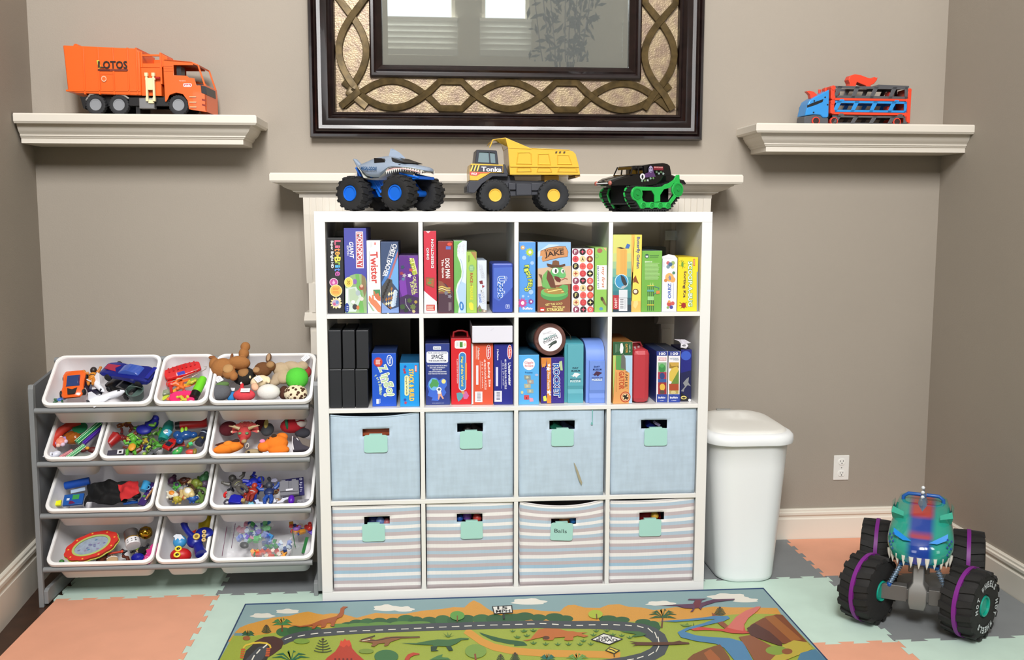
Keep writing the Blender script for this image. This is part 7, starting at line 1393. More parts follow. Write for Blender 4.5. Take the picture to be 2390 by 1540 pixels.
m4 = place(3, 422, 1296, .02, 0); t = T('bug_ball', 'round red ball with yellow ringed eyes', 'toy ball', m4)
m = MB(); m.ball((0, 0, 0), (.040, .028, .03), 24, 16); m.build('ball', t, M('c0161a', .45), smooth=True, world=False)
for y in (.012, -.014):
 m = MB(); m.tube([(.0+.010*math.cos(a)-.006, y+.009*math.sin(a), .029) for a in [2*math.pi*i/16 for i in range(16)]], .0034, 8, closed=True); m.build('yellow_eye_ring', t, M('f0d830', .4), smooth=True, world=False)
 m = MB(); m.ball((-.006, y, .029), (.006, .005, .003), 12, 8); m.build('pupil', t, M('221a10', .3), smooth=True, world=False)
simple('wave_ball', 'sky blue ball with a jagged white band behind the elephant', 'toy ball', place(3, 420, 1264, .03, 0), lambda m: m.ball((0, 0, 0), (.026, .026, .02), 20, 14), '3a96d0', .4, parts=[('white_band', lambda m: m.prism([(-.024, .012), (-.014, .022), (.004, .020), (.022, -.002), (.010, .002), (.004, -.008), (-.004, .004), (-.014, -.006), (-.016, .006)], .014, .0205, 'z'), 'e4eaf2')])
simple('yellow_bucket', 'yellow toy behind the elephant ear', 'toy', place(3, 478, 1226, .03, 0), lambda m: m.lathe([(0, -.02), (.022, -.02), (.028, .03), (.0, .03)], 22, 'y'), 'b8a010', .4)
simple('red_cone', 'small red tip between trunk and ear', 'toy', place(3, 454, 1240, .012, 60), lambda m: m.lathe([(.008, -.008), (.0, .012)], 10, 'x'), 'c8322c', .4)
# bags bin
BG = M('d8dee2', .1, bump=.9, bscale=60, alpha=.14)
def bag(label, u, v, d, rot, w, h, amp, seed, strip=None):
 t = T('plastic_bag', label, 'plastic bag', place(3, u, v, d, rot), 'clear plastic bags in the bottom right bin'); m = MB()
 def P(a, b): x, y = (a-.5)*w, (b-.5)*h; return (x, y, amp*noise.noise(Vector((x*38, y*38, seed)))+amp*(1-(2*a-1)**4)*(1-(2*b-1)**4))
 m.grid(P, 24, 20); m.build('film', t, BG, smooth=True, world=False, fix=False)
 if strip:
  k = MB(); k.tube([(w*.5*s_, (b/10-.5)*h, amp*.9+.001*math.sin(b)) for s_ in (strip[0],) for b in range(11)], strip[2], 6, flat=.4); k.build('zip_strip', t, M(strip[1], .3), smooth=True, world=False)
 return t
bag('flat empty zip bag with a magenta strip at the left', 532, 1266, .03, 0, .075, .13, .012, 1, (-.3, '7a1c54', .0028))
bag('zip bag of pastel blocks with a purple zip edge', 580, 1255, .012, 0, .14, .11, .02, 2, (-.78, '6a2a5a', .0024))
bag('zip bag with a green zip strip over the small figures', 650, 1270, .006, 14, .15, .075, .014, 3, (.8, '1f7a34', .004))
bag('clear bag of beads along the front', 610, 1300, .02, 2, .16, .04, .010, 4)
rd = random.Random(11); pc = ['4fae5c', '3a5ab8', '8a9ad8', 'c8d8e8', 'd890a8', '6a4ac0', '3a8ac8', 'e8e8f0', '7acb8a', '2a4a8a']
desc = {'4fae5c': 'green', '3a5ab8': 'blue', '8a9ad8': 'periwinkle', 'c8d8e8': 'ice white', 'd890a8': 'pink', '6a4ac0': 'purple', '3a8ac8': 'sky blue', 'e8e8f0': 'white', '7acb8a': 'mint', '2a4a8a': 'navy', 'd84a2c': 'red orange', 'e8a03c': 'amber', 'f0e0d0': 'cream', 'c83a3a': 'red', '2f8a4a': 'leaf green'}
k = 0
for (u0, u1, v0, v1, n, cols, r) in ((558, 630, 1222, 1262, 44, pc, .012), (588, 668, 1284, 1302, 32, ['d84a2c', 'e8a03c', 'f0e0d0', 'c83a3a', '2f8a4a', 'd84a2c'], .010), (615, 680, 1262, 1282, 24, ['2f8a4a', '2a4a8a', 'c8d8e8', '8a9ad8', '2a4a8a'], .009), (676, 730, 1222, 1244, 16, ['6a4ac0', '3a5ab8', 'c83a3a', 'e8a03c', 'f0e0d0', 'c83a3a'], .010)):
 wh = {558: 'in the pastel bag near the back', 588: 'in the bead bag along the front rim', 615: 'in the middle of the bags bin', 676: 'in the back right corner of the bags bin'}[u0]
 for i in range(n):
  c = cols[i % len(cols)]; m = MB(); s_ = rd.uniform(.8, 1.3)
  if i % 3 == 0: m.box(-r*s_, r*s_, -r*.8, r*.8, -r*.6, r*.6)
  elif i % 3 == 1: m.prism([(-r, -r*.6), (r, -r*.6), (r*.7, r*.7), (-r*.7, r*.7)], -r*.6, r*.6, 'z')
  else: m.lathe([(0, -r*.7), (r*.8, -r*.7), (r*.8, r*.7), (0, r*.7)], 10, 'z')
  M4 = place(3, rd.uniform(u0, u1), rd.uniform(v0, v1), .035+rd.uniform(-.008, .008), rd.uniform(0, 180), rd.uniform(-40, 40))
  o = m.build('toy_block', mat=M(c, .4), world=False); o.location = M4.translation; o.rotation_euler = M4.to_euler()
  tag(o, 'tiny %s toy block %s' % (desc[c], wh), 'toy block', 'tiny %s blocks %s' % (desc[c], wh)); k += 1
for (rw, u0, u1, v0, v1, n, cs, wh) in ((1, 300, 385, 990, 1062, 22, (('4f9a34', 'green'), ('2c3a24', 'dark green'), ('6a2a1e', 'brown'), ('8ac03c', 'lime'), ('1c2a5a', 'navy'), ('b8a03a', 'ochre')), 'in the pile of the figures bin'), (2, 540, 650, 1120, 1172, 16, (('1a2f8a', 'blue'), ('3a3c44', 'charcoal'), ('8a9ab8', 'grey blue'), ('a8301c', 'red'), ('2a2c34', 'black')), 'in the pile of the robots bin'), (2, 395, 480, 1125, 1165, 12, (('4a3420', 'brown'), ('5a7a34', 'moss green'), ('2c2430', 'black violet'), ('c8b078', 'sand')), 'in the tiny animals bin'), (0, 392, 462, 880, 930, 8, (('e8702c', 'orange'), ('c8c03c', 'yellow'), ('d02c2c', 'red')), 'under the speedboat'), (3, 240, 345, 1280, 1308, 8, (('5a2a1a', 'brown'), ('1c1c24', 'black'), ('a08058', 'tan')), 'under the tambourine rim')):
 for i in range(n):
  c, cn = cs[i % len(cs)]; M4 = place(rw, rd.uniform(u0, u1), rd.uniform(v0, v1), .05-rd.uniform(0, .02), rd.uniform(0, 180), rd.uniform(-30, 30)); m = MB(); q = rd.uniform(.7, 1.2)
  m.tube([(-.02*q, 0, 0), (-.006*q, .006*q, .002), (.008*q, -.002, .004), (.02*q, .004*q, 0)], [.004*q, .009*q, .007*q, .005*q], 8); m.ball((.022*q, .004*q, 0), .007*q, 8, 6); m.ball((-.004*q, .016*q, 0), (.006*q, .010*q, .006*q), 8, 6)
  o = m.build('toy_piece', mat=M(c, .4), smooth=True, world=False); o.location = M4.translation; o.rotation_euler = M4.to_euler(); tag(o, 'small %s plastic toy piece %s' % (cn, wh), 'toy', 'small %s toy pieces %s' % (cn, wh))
simple('black_pouch', 'black rubber piece beside the pastel blocks', 'toy', place(3, 570, 1272, .02, -20), lambda m: m.ball((0, 0, 0), (.018, .014, .010), 16, 10), '15151c', .4)
simple('clear_box', 'clear lidded plastic box with silver seams at the front right', 'box', place(3, 696, 1284, .015, -4), lambda m: [m.box(-.026, .024, -.03, .028, -.010, .004), m.box(-.022, -.019, -.028, .026, .004, .006), m.box(.018, .02, -.028, .026, .004, .006)], M('b4b8b8', .15, trans=.4), bevel=.002)
simple('green_stick', 'dark green flat stick on the clear box', 'toy', place(3, 712, 1272, .002, 82), lambda m: m.box(-.035, .035, -.006, .006, -.001, .001), '1f6a34', .4)
simple('purple_pony', 'small purple toy pony near the back right', 'toy figure', place(3, 692, 1234, .02, 10), lambda m: [m.ball((0, 0, 0), (.014, .009, .008), 12, 8), m.ball((.013, .006, .003), (.007, .006, .006), 10, 8)], '9a6ac8', .4, smooth=60)
simple('red_dragon', 'red and gold toy at the far back right corner', 'toy figure', place(3, 722, 1232, .015, 30), lambda m: [m.ball((0, 0, 0), (.012, .012, .010), 12, 8), m.ball((.008, .010, .002), (.008, .008, .007), 10, 8)], 'c02c24', .3, smooth=60)
# ---------------------------------------------------------------- toy vehicles
def wheel(par, c, r, w, tire='1b1b1c', hub='2a6ad0', n=14, lug=.06, hr=.42, spokes=0, rot=None, band=None, out=-1, hubm=0):
 """tyre with lugs around a y axle; rim as a sub-part. out: side of the hub face"""
 T_ = Matrix.Translation(Vector(c)) @ (Matrix.Rotation(rot, 4, 'Z') if rot else Matrix())
 m = MB(); m.T = T_; h = w/2
 m.lathe([(r*hr, -h*.8), (r*(hr+.06), -h*.92), (r*.75, -h*1.0), (r*.92, -h*.9), (r*.965, -h*.7), (r*.975, 0), (r*.965, h*.7), (r*.92, h*.9), (r*.75, h), (r*(hr+.06), h*.92), (r*hr, h*.8)], 40, 'y')
 for i in range(n):
  for s in (-1, 1):
   a = 2*math.pi*(i+(.5 if s > 0 else 0))/n; d = 2*math.pi/n*.28; L = r*(1+lug)
   P = lambda q, rr, y: (rr*math.cos(q), y, rr*math.sin(q))
   m.add([P(a-d, r*.93, s*h*.05), P(a+d, r*.93, s*h*.05), P(a+d*1.6, r*.9, s*h*.98), P(a-d*.2, r*.9, s*h*.98), P(a-d*.8, L*.985, s*h*.05), P(a+d*.8, L*.985, s*h*.05), P(a+d*1.4, L*.965, s*h*.93), P(a, L*.965, s*h*.93)], [(0, 1, 2, 3), (4, 5, 6, 7), (0, 1, 5, 4), (1, 2, 6, 5), (2, 3, 7, 6), (3, 0, 4, 7)])
 o = m.build('wheel', par, M(tire, .75, bump=.3, bscale=300), smooth=35, world=False)
 k = MB(); k.T = T_; q = r*hr
 for s in ((out,) if out else (-1, 1)): k.lathe([(q*1.04, s*h*.85), (q, s*h*.96), (q*.86, s*h*.94), (q*.8, s*h*.55), (q*.3, s*h*.5), (q*.28, s*h*.8), (0, s*h*.82)], 32, 'y')
 for i in range(spokes):
  a = 2*math.pi*i/spokes+.3; s = out or -1; k.add([(rr*math.cos(a+da), s*h*y, rr*math.sin(a+da)) for rr, da, y in ((q*.2, .5, .74), (q*.82, .12, .8), (q*.82, -.12, .8), (q*.2, -.5, .74), (q*.2, .5, .5), (q*.82, .12, .5), (q*.82, -.12, .5), (q*.2, -.5, .5))], [(0, 1, 2, 3), (0, 4, 5, 1), (2, 6, 7, 3), (4, 5, 6, 7)])
 k.build('hub', o, M(hub, .3, metal=hubm), smooth=35, world=False)
 if band:
  b = MB(); b.T = T_; b.lathe([(r*.9, -h*.12), (r*(1.0+lug), -h*.12), (r*(1.0+lug), h*.12), (r*.9, h*.12)], 48, 'y', close=True); b.build('tread_stripe', o, M(band, .5), smooth=35, world=False)
 return o
def part(t, nm, col, fn, rough=.35, smooth=35, bevel=0, **k):
 m = MB(); fn(m); return m.build(nm, t, col if not isinstance(col, str) else M(col, rough, **k), smooth=smooth, bevel=bevel, world=False)
def local_art(t, y, L):
 """print on the side at local depth y, drawn in close-up coordinates through L"""
 return Art(lambda a, b: Vector((L(a, b)[0], y, L(a, b)[1])), (0, -1, 0), base=.0003)
def art_done(A, t, pic='printed_pattern', let='lettering'):
 for mb, n in ((A.mb, pic), (A.tx, let)):
  if mb.f: mb.build(n, t, fix=False, world=False)
def garbage_truck():
 t = thing('toy_garbage_truck', 'orange toy garbage truck on the left wall shelf', 'toy truck', (-.708, .452, 1.8432), (0, 0, R(-3)))
 L = lambda X, Y: ((X-1180)*.000425, (675-Y)*.000482); P = lambda *p: [L(a, b) for a, b in p]; O = 'ea6420'
 part(t, 'container', O, lambda m: m.prism(P((535, 130), (1190, 152), (1222, 180), (1222, 522), (640, 505), (560, 490)), -.078, .078), coat=.3, bevel=.004)
 def ribs(m):
  for x in (715, 848, 980, 1112, 1190): a = L(x, 150)[0]; m.box(a-.003, a+.003, -.081, .081, L(0, 515)[1], L(0, 146)[1])
  m.box(L(545, 0)[0], L(1215, 0)[0], -.081, .081, L(0, 492)[1], L(0, 478)[1]); m.cyl(.010, -.05, -.0, 'y', (L(625, 0)[0], 0, L(0, 128)[1]), 14)
 part(t, 'container_rib', O, ribs, bevel=.0008)
 def hop(m):
  m.box(*[L(x, 0)[0] for x in (1222, 1400)], -.072, .072, L(0, 522)[1], L(0, 300)[1]); m.box(L(1222, 0)[0], L(1240, 0)[0], -.074, .074, L(0, 300)[1], L(0, 175)[1]); m.box(L(1395, 0)[0], L(1412, 0)[0], -.074, .074, L(0, 430)[1], L(0, 182)[1])
  m.box(L(1240, 0)[0], L(1400, 0)[0], -.074, -.069, L(0, 212)[1], L(0, 196)[1]); m.box(L(1240, 0)[0], L(1400, 0)[0], -.074, -.069, L(0, 300)[1], L(0, 268)[1]); m.box(L(1240, 0)[0], L(1400, 0)[0], .06, .072, L(0, 300)[1], L(0, 196)[1]); m.prism(P((1400, 185), (1462, 215), (1462, 240), (1412, 300)), -.07, .07)
 part(t, 'hopper', O, hop, bevel=.001)
 cabp = P((1432, 245), (1445, 236), (1690, 255), (1740, 275), (1790, 350), (1806, 440), (1812, 520), (1810, 650), (1690, 636), (1650, 628), (1640, 560), (1600, 510), (1540, 498), (1480, 515), (1455, 560), (1436, 570))
 def cab(m):
  # side walls with a door window, roof, front with windscreen opening
  for y0, y1 in ((-.082, -.078), (.078, .082)):
   m.prism(P((1432, 245), (1445, 236), (1690, 255), (1705, 282), (1525, 282), (1525, 362), (1640, 365), (1660, 380), (1708, 384), (1725, 440), (1806, 440), (1812, 520), (1810, 650), (1690, 636), (1650, 628), (1640, 560), (1600, 510), (1540, 498), (1480, 515), (1455, 560), (1436, 570)), y0, y1)
  m.prism(P((1432, 250), (1445, 236), (1690, 255), (1745, 275), (1735, 285), (1690, 268), (1445, 250)), -.082, .082); m.prism(P((1432, 250), (1445, 250), (1445, 570), (1436, 570)), -.08, .08)
  m.prism(P((1795, 430), (1806, 436), (1812, 520), (1810, 650), (1795, 640)), -.082, .082); m.prism(P((1440, 500), (1800, 440), (1800, 500), (1600, 510), (1540, 498), (1480, 515)), -.079, .079)
  for y in (-.08, .074): m.prism(P((1735, 275), (1750, 278), (1806, 436), (1790, 436)), y, y+.006)
 part(t, 'cab', O, cab, coat=.3, bevel=.0008)
 part(t, 'cab_seat', '2c2c30', lambda m: [m.box(L(1535, 0)[0], L(1575, 0)[0], -.06, -.01, L(0, 420)[1], L(0, 285)[1]), m.box(L(1480, 0)[0], L(1780, 0)[0], -.074, .074, L(0, 470)[1], L(0, 430)[1])])
 part(t, 'grille', '26262a', lambda m: m.prism(P((1764, 440), (1812, 450), (1816, 515), (1768, 500)), -.0835, .05), bevel=.001)
 part(t, 'step', 'f0b48a', lambda m: [m.box(L(1660, 0)[0], L(1722, 0)[0], -.0865, -.078, L(0, y+8)[1], L(0, y)[1]) for y in (528, 570, 608)])
 part(t, 'bumper_slot', '8a2a14', lambda m: [m.prism(P((1770, y), (1806, y+8), (1806, y+22), (1770, y+14)), -.0828, .06) for y in (545, 585)])
 part(t, 'chassis', '202022', lambda m: [m.box(L(690, 0)[0], L(1700, 0)[0], -.045, .045, L(0, 600)[1], L(0, 520)[1]), m.prism(P((660, 530), (720, 530), (700, 630), (682, 620)), -.07, .07), m.box(L(1100, 0)[0], L(1460, 0)[0], -.07, .07, L(0, 600)[1], L(0, 535)[1]), m.box(L(1150, 0)[0], L(1190, 0)[0], -.06, .06, L(0, 670)[1], L(0, 600)[1])], bevel=.001)
 part(t, 'fender', '8f8c86', lambda m: m.tube([Vector((L(x, y)[0], -.07, L(x, y)[1])) for x, y in ((715, 560), (750, 515), (800, 505), (1000, 505), (1060, 520), (1100, 545))], .004, 8))
 part(t, 'fuel_tank', M('a9abae', .3, metal=.8), lambda m: m.box(L(1198, 0)[0], L(1338, 0)[0], -.082, -.05, L(0, 625)[1], L(0, 540)[1]), bevel=.003)
 def lift(m):
  for x in (1282, 1345): m.box(L(x-9, 0)[0], L(x+9, 0)[0], -.092, -.08, L(0, 560)[1], L(0, 350)[1]); m.box(L(x-14, 0)[0], L(x+14, 0)[0], -.094, -.08, L(0, 372)[1], L(0, 345)[1]); m.box(L(x-12, 0)[0], L(x+12, 0)[0], -.094, -.082, L(0, 570)[1], L(0, 540)[1])
  m.box(L(1280, 0)[0], L(1350, 0)[0], -.09, -.082, L(0, 480)[1], L(0, 395)[1]); m.box(L(1268, 0)[0], L(1360, 0)[0], -.089, -.08, L(0, 400)[1], L(0, 385)[1]); m.box(L(1290, 0)[0], L(1340, 0)[0], -.089, -.083, L(0, 585)[1], L(0, 555)[1])
 part(t, 'bin_lift', 'e8dcb0', lift, bevel=.0008)
 part(t, 'hydraulic_arm', 'a8201c', lambda m: m.cyl(.005, L(1335, 0)[0], L(1400, 0)[0], 'x', (0, -.084, L(0, 385)[1]), 12))
 for x, y in ((800, 595), (1010, 600), (1550, 606)):
  a, b = L(x, y)
  for s in (-1, 1): wheel(t, (a, s*.062, .039), .039, .026, '26272a', '8d9095', 22, .015, .56, 8, out=s)
 A = local_art(t, -.0815, L); A.poly([(836, 248), (858, 248), (868, 300), (880, 305), (850, 312)], 'c8d84a').rect(842, 316, 1112, 330, '5a1a14').ell(893, 392, 24, 24, 'f0b090').ell(893, 392, 17, 15, 'ea6420').text('L', (845, 280), (900, 282), 52, '3a2014', .06).text('OTOS', (890, 282), (1110, 282), 62, '1c1612', .06).lines(950, 318, 1105, 328, 1, 'b8583a', 3)
 A.rect(862, 352, 980, 354, 'c85418').rect(862, 352, 864, 480, 'c85418').rect(980, 352, 982, 480, 'c85418'); art_done(A, t)
 A = local_art(t, -.0825, L); A.rect(1606, 425, 1684, 453, 'f2ece8', r=12).rect(1612, 429, 1678, 449, 'c83040', r=9).text('bruder', (1620, 439), (1672, 439), 16, 'f4f0f0', .05).text('TGA 28.410', (1570, 405), (1630, 406), 8, 'f0c8b0', .02).line([(1436, 290), (1520, 290)], 2, 'c85418').line([(1436, 310), (1520, 310)], 2, 'c85418').line([(1436, 330), (1520, 330)], 2, 'c85418'); art_done(A, t)
garbage_truck()
def hauler():
 t = thing('toy_car_hauler', 'blue, red and grey toy car hauler on the right wall shelf', 'toy truck', (2.198, .468, 1.8302), (0, 0, R(2)))
 L = lambda X, Y: ((X-1010)*.000518, (480-Y)*.000518); P = lambda *p: [L(a, b) for a, b in p]; B, RD, GY_ = '2f8fd8', 'e8472c', '55565a'
 part(t, 'cab', B, lambda m: m.prism(P((572, 405), (590, 320), (605, 285), (640, 262), (770, 195), (772, 405), (765, 418), (725, 418), (700, 398), (640, 395)), -.042, .042), coat=.3, bevel=.004)
 part(t, 'cab_window', '16181c', lambda m: m.prism(P((590, 322), (640, 300), (722, 272), (715, 295), (660, 318), (588, 342)), -.0428, .0428))
 part(t, 'bolt', '1a1e28', lambda m: [m.cyl(.0035, -.0435, .0435, 'y', (L(x, y)[0], 0, L(x, y)[1]), 10) for x, y in ((645, 288), (735, 258), (758, 316), (643, 378))])
 part(t, 'front_fin', RD, lambda m: m.prism(P((640, 262), (632, 230), (602, 205), (630, 200), (665, 208), (700, 235), (690, 250)), -.012, .012), bevel=.001)
 part(t, 'exhaust', RD, lambda m: [m.cyl(.006, L(0, 210)[1], L(0, 180)[1], 'z', (L(748, 0)[0], y, 0), 10) for y in (-.03, .03)])
 part(t, 'chassis', GY_, lambda m: m.prism(P((568, 470), (572, 410), (640, 398), (700, 400), (725, 420), (770, 420), (772, 470)), -.04, .04), bevel=.002)
 def deck(m, y0, y1, holes, w=.044):
  z1, z0 = L(0, y0)[1], L(0, y1)[1]; x0, x1 = L(800, 0)[0], L(1430, 0)[0]; h = z1-z0
  for s in (-1, 1):
   a, b = (s*w-.002, s*w+.002); m.box(x0, x1, a, b, z1-h*.2, z1); m.box(x0, x1, a, b, z0, z0+h*.2)
   for q in (0, .235, .485, .735, .96):
    c = x0+(x1-x0)*q; m.prism([(c, z0), (c+.016, z0), (c+.040 if q < .9 else c+.012, z1), (c+.020 if q < .9 else c, z1)], a, b)
  m.box(x0, x1, -w, w, z0, z0+.004)
 part(t, 'upper_deck', GY_, lambda m: [deck(m, 168, 262, 4), m.prism(P((1155, 172), (1180, 152), (1440, 158), (1440, 172)), -.045, .045)], bevel=.0006)
 part(t, 'middle_deck', B, lambda m: [deck(m, 284, 372, 4)]+[m.prism(P((x-25, 290), (x-15, 272), (x+15, 272), (x+25, 290)), -.046, .046) for x in (875, 1340)], bevel=.0006)
 part(t, 'lower_deck', GY_, lambda m: [deck(m, 400, 470, 3)]+[m.prism(P((x-28, 404), (x-15, 384), (x+15, 384), (x+28, 404)), -.046, .046) for x in (875, 1375)], bevel=.0006)
 part(t, 'rail', RD, lambda m: [m.box(L(800, 0)[0], L(1420, 0)[0], -.045, .045, L(0, y+18)[1], L(0, y)[1]) for y in (262, 374)])
 part(t, 'hinge_post', RD, lambda m: [m.box(L(780, 0)[0], L(812, 0)[0], -.046, .046, L(0, b)[1], L(0, a)[1]) for a, b in ((170, 268), (284, 382))]+[m.cyl(.010, -.048, .048, 'y', (L(798, y)[0], 0, L(798, y)[1]), 16) for y in (184, 258, 296, 368)], bevel=.001)
 part(t, 'rear_gate', RD, lambda m: [m.prism(P((1420, 270), (1432, 200), (1462, 200), (1460, 455), (1420, 440), (1410, 390), (1424, 330)), -.046, .046), m.cyl(.008, -.046, .046, 'y', (L(1448, 190)[0], 0, L(0, 192)[1]), 14)], bevel=.0015)
 part(t, 'deck_toy', 'd8382c', lambda m: [m.box(L(x, 0)[0], L(x+44, 0)[0], -.02, .02, L(0, y+40)[1], L(0, y)[1]) for x, y in ((835, 196), (1296, 198), (828, 308), (1290, 312))], bevel=.003)
 part(t, 'tail_spoiler', RD, lambda m: m.prism(P((955, 168), (960, 140), (945, 110), (960, 78), (1000, 66), (1050, 72), (1110, 92), (1150, 98), (1165, 84), (1185, 92), (1195, 86), (1190, 108), (1165, 140), (1135, 152), (1150, 172), (1105, 172), (1095, 155), (1055, 142), (1020, 128), (1008, 168)), -.02, .02), bevel=.002)
 for x in (663, 815, 1350):
  a = L(x, 0)[0]
  for s in (-1, 1): wheel(t, (a, s*.04, .0178), .0175, .014, 'd8402c', '3a2826', 18, .0, .72, 6, out=s)
hauler()
def shark_truck():
 t = thing('shark_monster_truck', 'grey shark shaped monster truck with bright blue chassis on the shelving unit', 'toy truck', (.268, .16, KT+.0002), (0, 0, R(-33)))
 r = .067; BL_ = '1767d2'; GR_ = '8f9db0'; s = .000246; L = lambda X, Y: ((X-1020)*s, (1335-Y)*.000213)
 for x in (-.098, .106):
  for y in (-.09, .09): wheel(t, (x, y, r), r*.955, .068, '1c1c1d', BL_, 16, .05, .44, 0, out=(-1 if y < 0 else 1))
 P = lambda *p: [L(a, b) for a, b in p]
 st = [(440, 600, 560, .02), (520, 575, 520, .045), (620, 560, 480, .07), (720, 640, 440, .085), (820, 760, 395, .098), (950, 775, 362, .10), (1100, 770, 358, .10), (1180, 700, 375, .098), (1260, 600, 420, .094), (1350, 590, 470, .09), (1460, 590, 520, .082), (1600, 600, 545, .066), (1720, 640, 570, .045), (1775, 660, 610, .015)]
 def body(m):
  rg = []
  for X, yb, yt, w in st:
   x, zb = L(X, yb); zt = L(X, yt)[1]; h = zt-zb
   rg.append([(x, -w*.8, zb), (x, -w, zb+h*.2), (x, -w*.95, zb+h*.5), (x, -w*.62, zb+h*.88), (x, -w*.3, zt), (x, w*.3, zt), (x, w*.62, zb+h*.88), (x, w*.95, zb+h*.5), (x, w, zb+h*.2), (x, w*.8, zb)])
  m.loft(rg)
 b_ = part(t, 'shark_body', GR_, body, smooth=60, rough=.4); b_.modifiers.new('s', 'SUBSURF').render_levels = 1
 part(t, 'belly', 'd8d8cc', lambda m: m.loft([[(L(X, yb)[0], -w*.86, L(X, yb+16)[1]), (L(X, yb)[0], -w*1.0, L(X, yb-10)[1]), (L(X, yb)[0], w*1.0, L(X, yb-10)[1]), (L(X, yb)[0], w*.86, L(X, yb+16)[1])] for X, yb, yt, w in st[1:-1]]), rough=.4)
 part(t, 'dorsal_fin', GR_, lambda m: m.loft([[(L(1040, 365)[0]-.0, -.014, L(0, 372)[1]), (L(1320, 0)[0], 0, L(0, 410)[1]), (L(1040, 0)[0], .014, L(0, 372)[1])], [(L(1045, 0)[0], -.008, L(0, 300)[1]), (L(1200, 0)[0], 0, L(0, 300)[1]), (L(1045, 0)[0], .008, L(0, 300)[1])], [(L(1045, 0)[0], -.002, L(0, 232)[1]), (L(1085, 0)[0], 0, L(0, 234)[1]), (L(1045, 0)[0], .002, L(0, 232)[1])]]), smooth=70, rough=.4)
 part(t, 'tail_fin', GR_, lambda m: m.prism(P((330, 380), (385, 395), (460, 470), (530, 530), (520, 580), (470, 600), (465, 690), (415, 690), (420, 560), (395, 500)), -.010, .010), bevel=.005, smooth=60, rough=.4)
 for sy in (-1, 1):
  part(t, 'side_window', '1c1a1c', lambda m: m.prism(P((960, 412), (1100, 420), (1140, 450), (1172, 515), (965, 508)), *sorted((sy*.060, sy*.079))))
  part(t, 'eye', '101014', lambda m: m.ball((L(1405, 0)[0], sy*.072, L(0, 545)[1]), (.006, .006, .004), 10, 8))
  part(t, 'jaw_lining', 'cfa8a4', lambda m: m.tube([(L(x, y)[0], sy*w, L(x, y)[1]) for x, y, w in ((1230, 640, .09), (1350, 605, .088), (1480, 608, .08), (1600, 635, .066), (1700, 670, .045))], .0028, 8))
 part(t, 'windscreen', '17171a', lambda m: m.add([(L(1210, 410)[0], -.055, L(0, 402)[1]), (L(1210, 410)[0], .055, L(0, 402)[1]), (L(1470, 0)[0], .060, L(0, 500)[1]), (L(1470, 0)[0], -.060, L(0, 500)[1]), (L(1290, 0)[0], -.074, L(0, 500)[1]), (L(1290, 0)[0], .074, L(0, 500)[1])], [(0, 1, 2, 3), (0, 3, 4), (1, 5, 2)]), smooth=0)
 for i in range(16):
  q = i/15;
  for sy in (-1, 1):
   x = 1230+480*q; y = 655-55*math.sin(q*2.2)+90*max(0, q-.55); w = .092-.05*q**2
   part(t, 'tooth', 'f0f0ea', lambda m: m.lathe([(.0042, .002), (.0, -.011)], 6, 'z', (L(x, 0)[0], sy*w, L(0, y)[1])), smooth=0)
 def ch(m):
  m.box(-.075, .08, -.05, .05, .085, .125); m.prism([(-.06, .125), (.06, .125), (.02, .055), (-.02, .055)], -.045, .045); m.box(.11, .165, -.05, .05, .118, .128); m.box(-.13, -.07, -.03, .03, .12, .17)
  for y in (-.05, .05):
   for a, b in (((-.10, .075), (-.05, .13)), ((-.05, .13), (0, .062)), ((0, .062), (.06, .13)), ((.06, .13), (.11, .075)), ((.08, .14), (.165, .122)), ((-.12, .165), (-.07, .09)), ((-.02, .12), (.02, .06))): m.tube([(a[0], y, a[1]), (b[0], y, b[1])], .004, 8)
  for x in (-.103, .112): m.cyl(.012, -.07, .07, 'y', (x, 0, r), 14)
 part(t, 'chassis', BL_, ch, rough=.3, coat=.3)
 A = local_art(t, -.1045, L); A.text('MEGALODON', (790, 590), (1085, 600), 62, '1c4a78', .06, shear=.2, out='2f6aa0', ow=.02); art_done(A, t)
shark_truck()
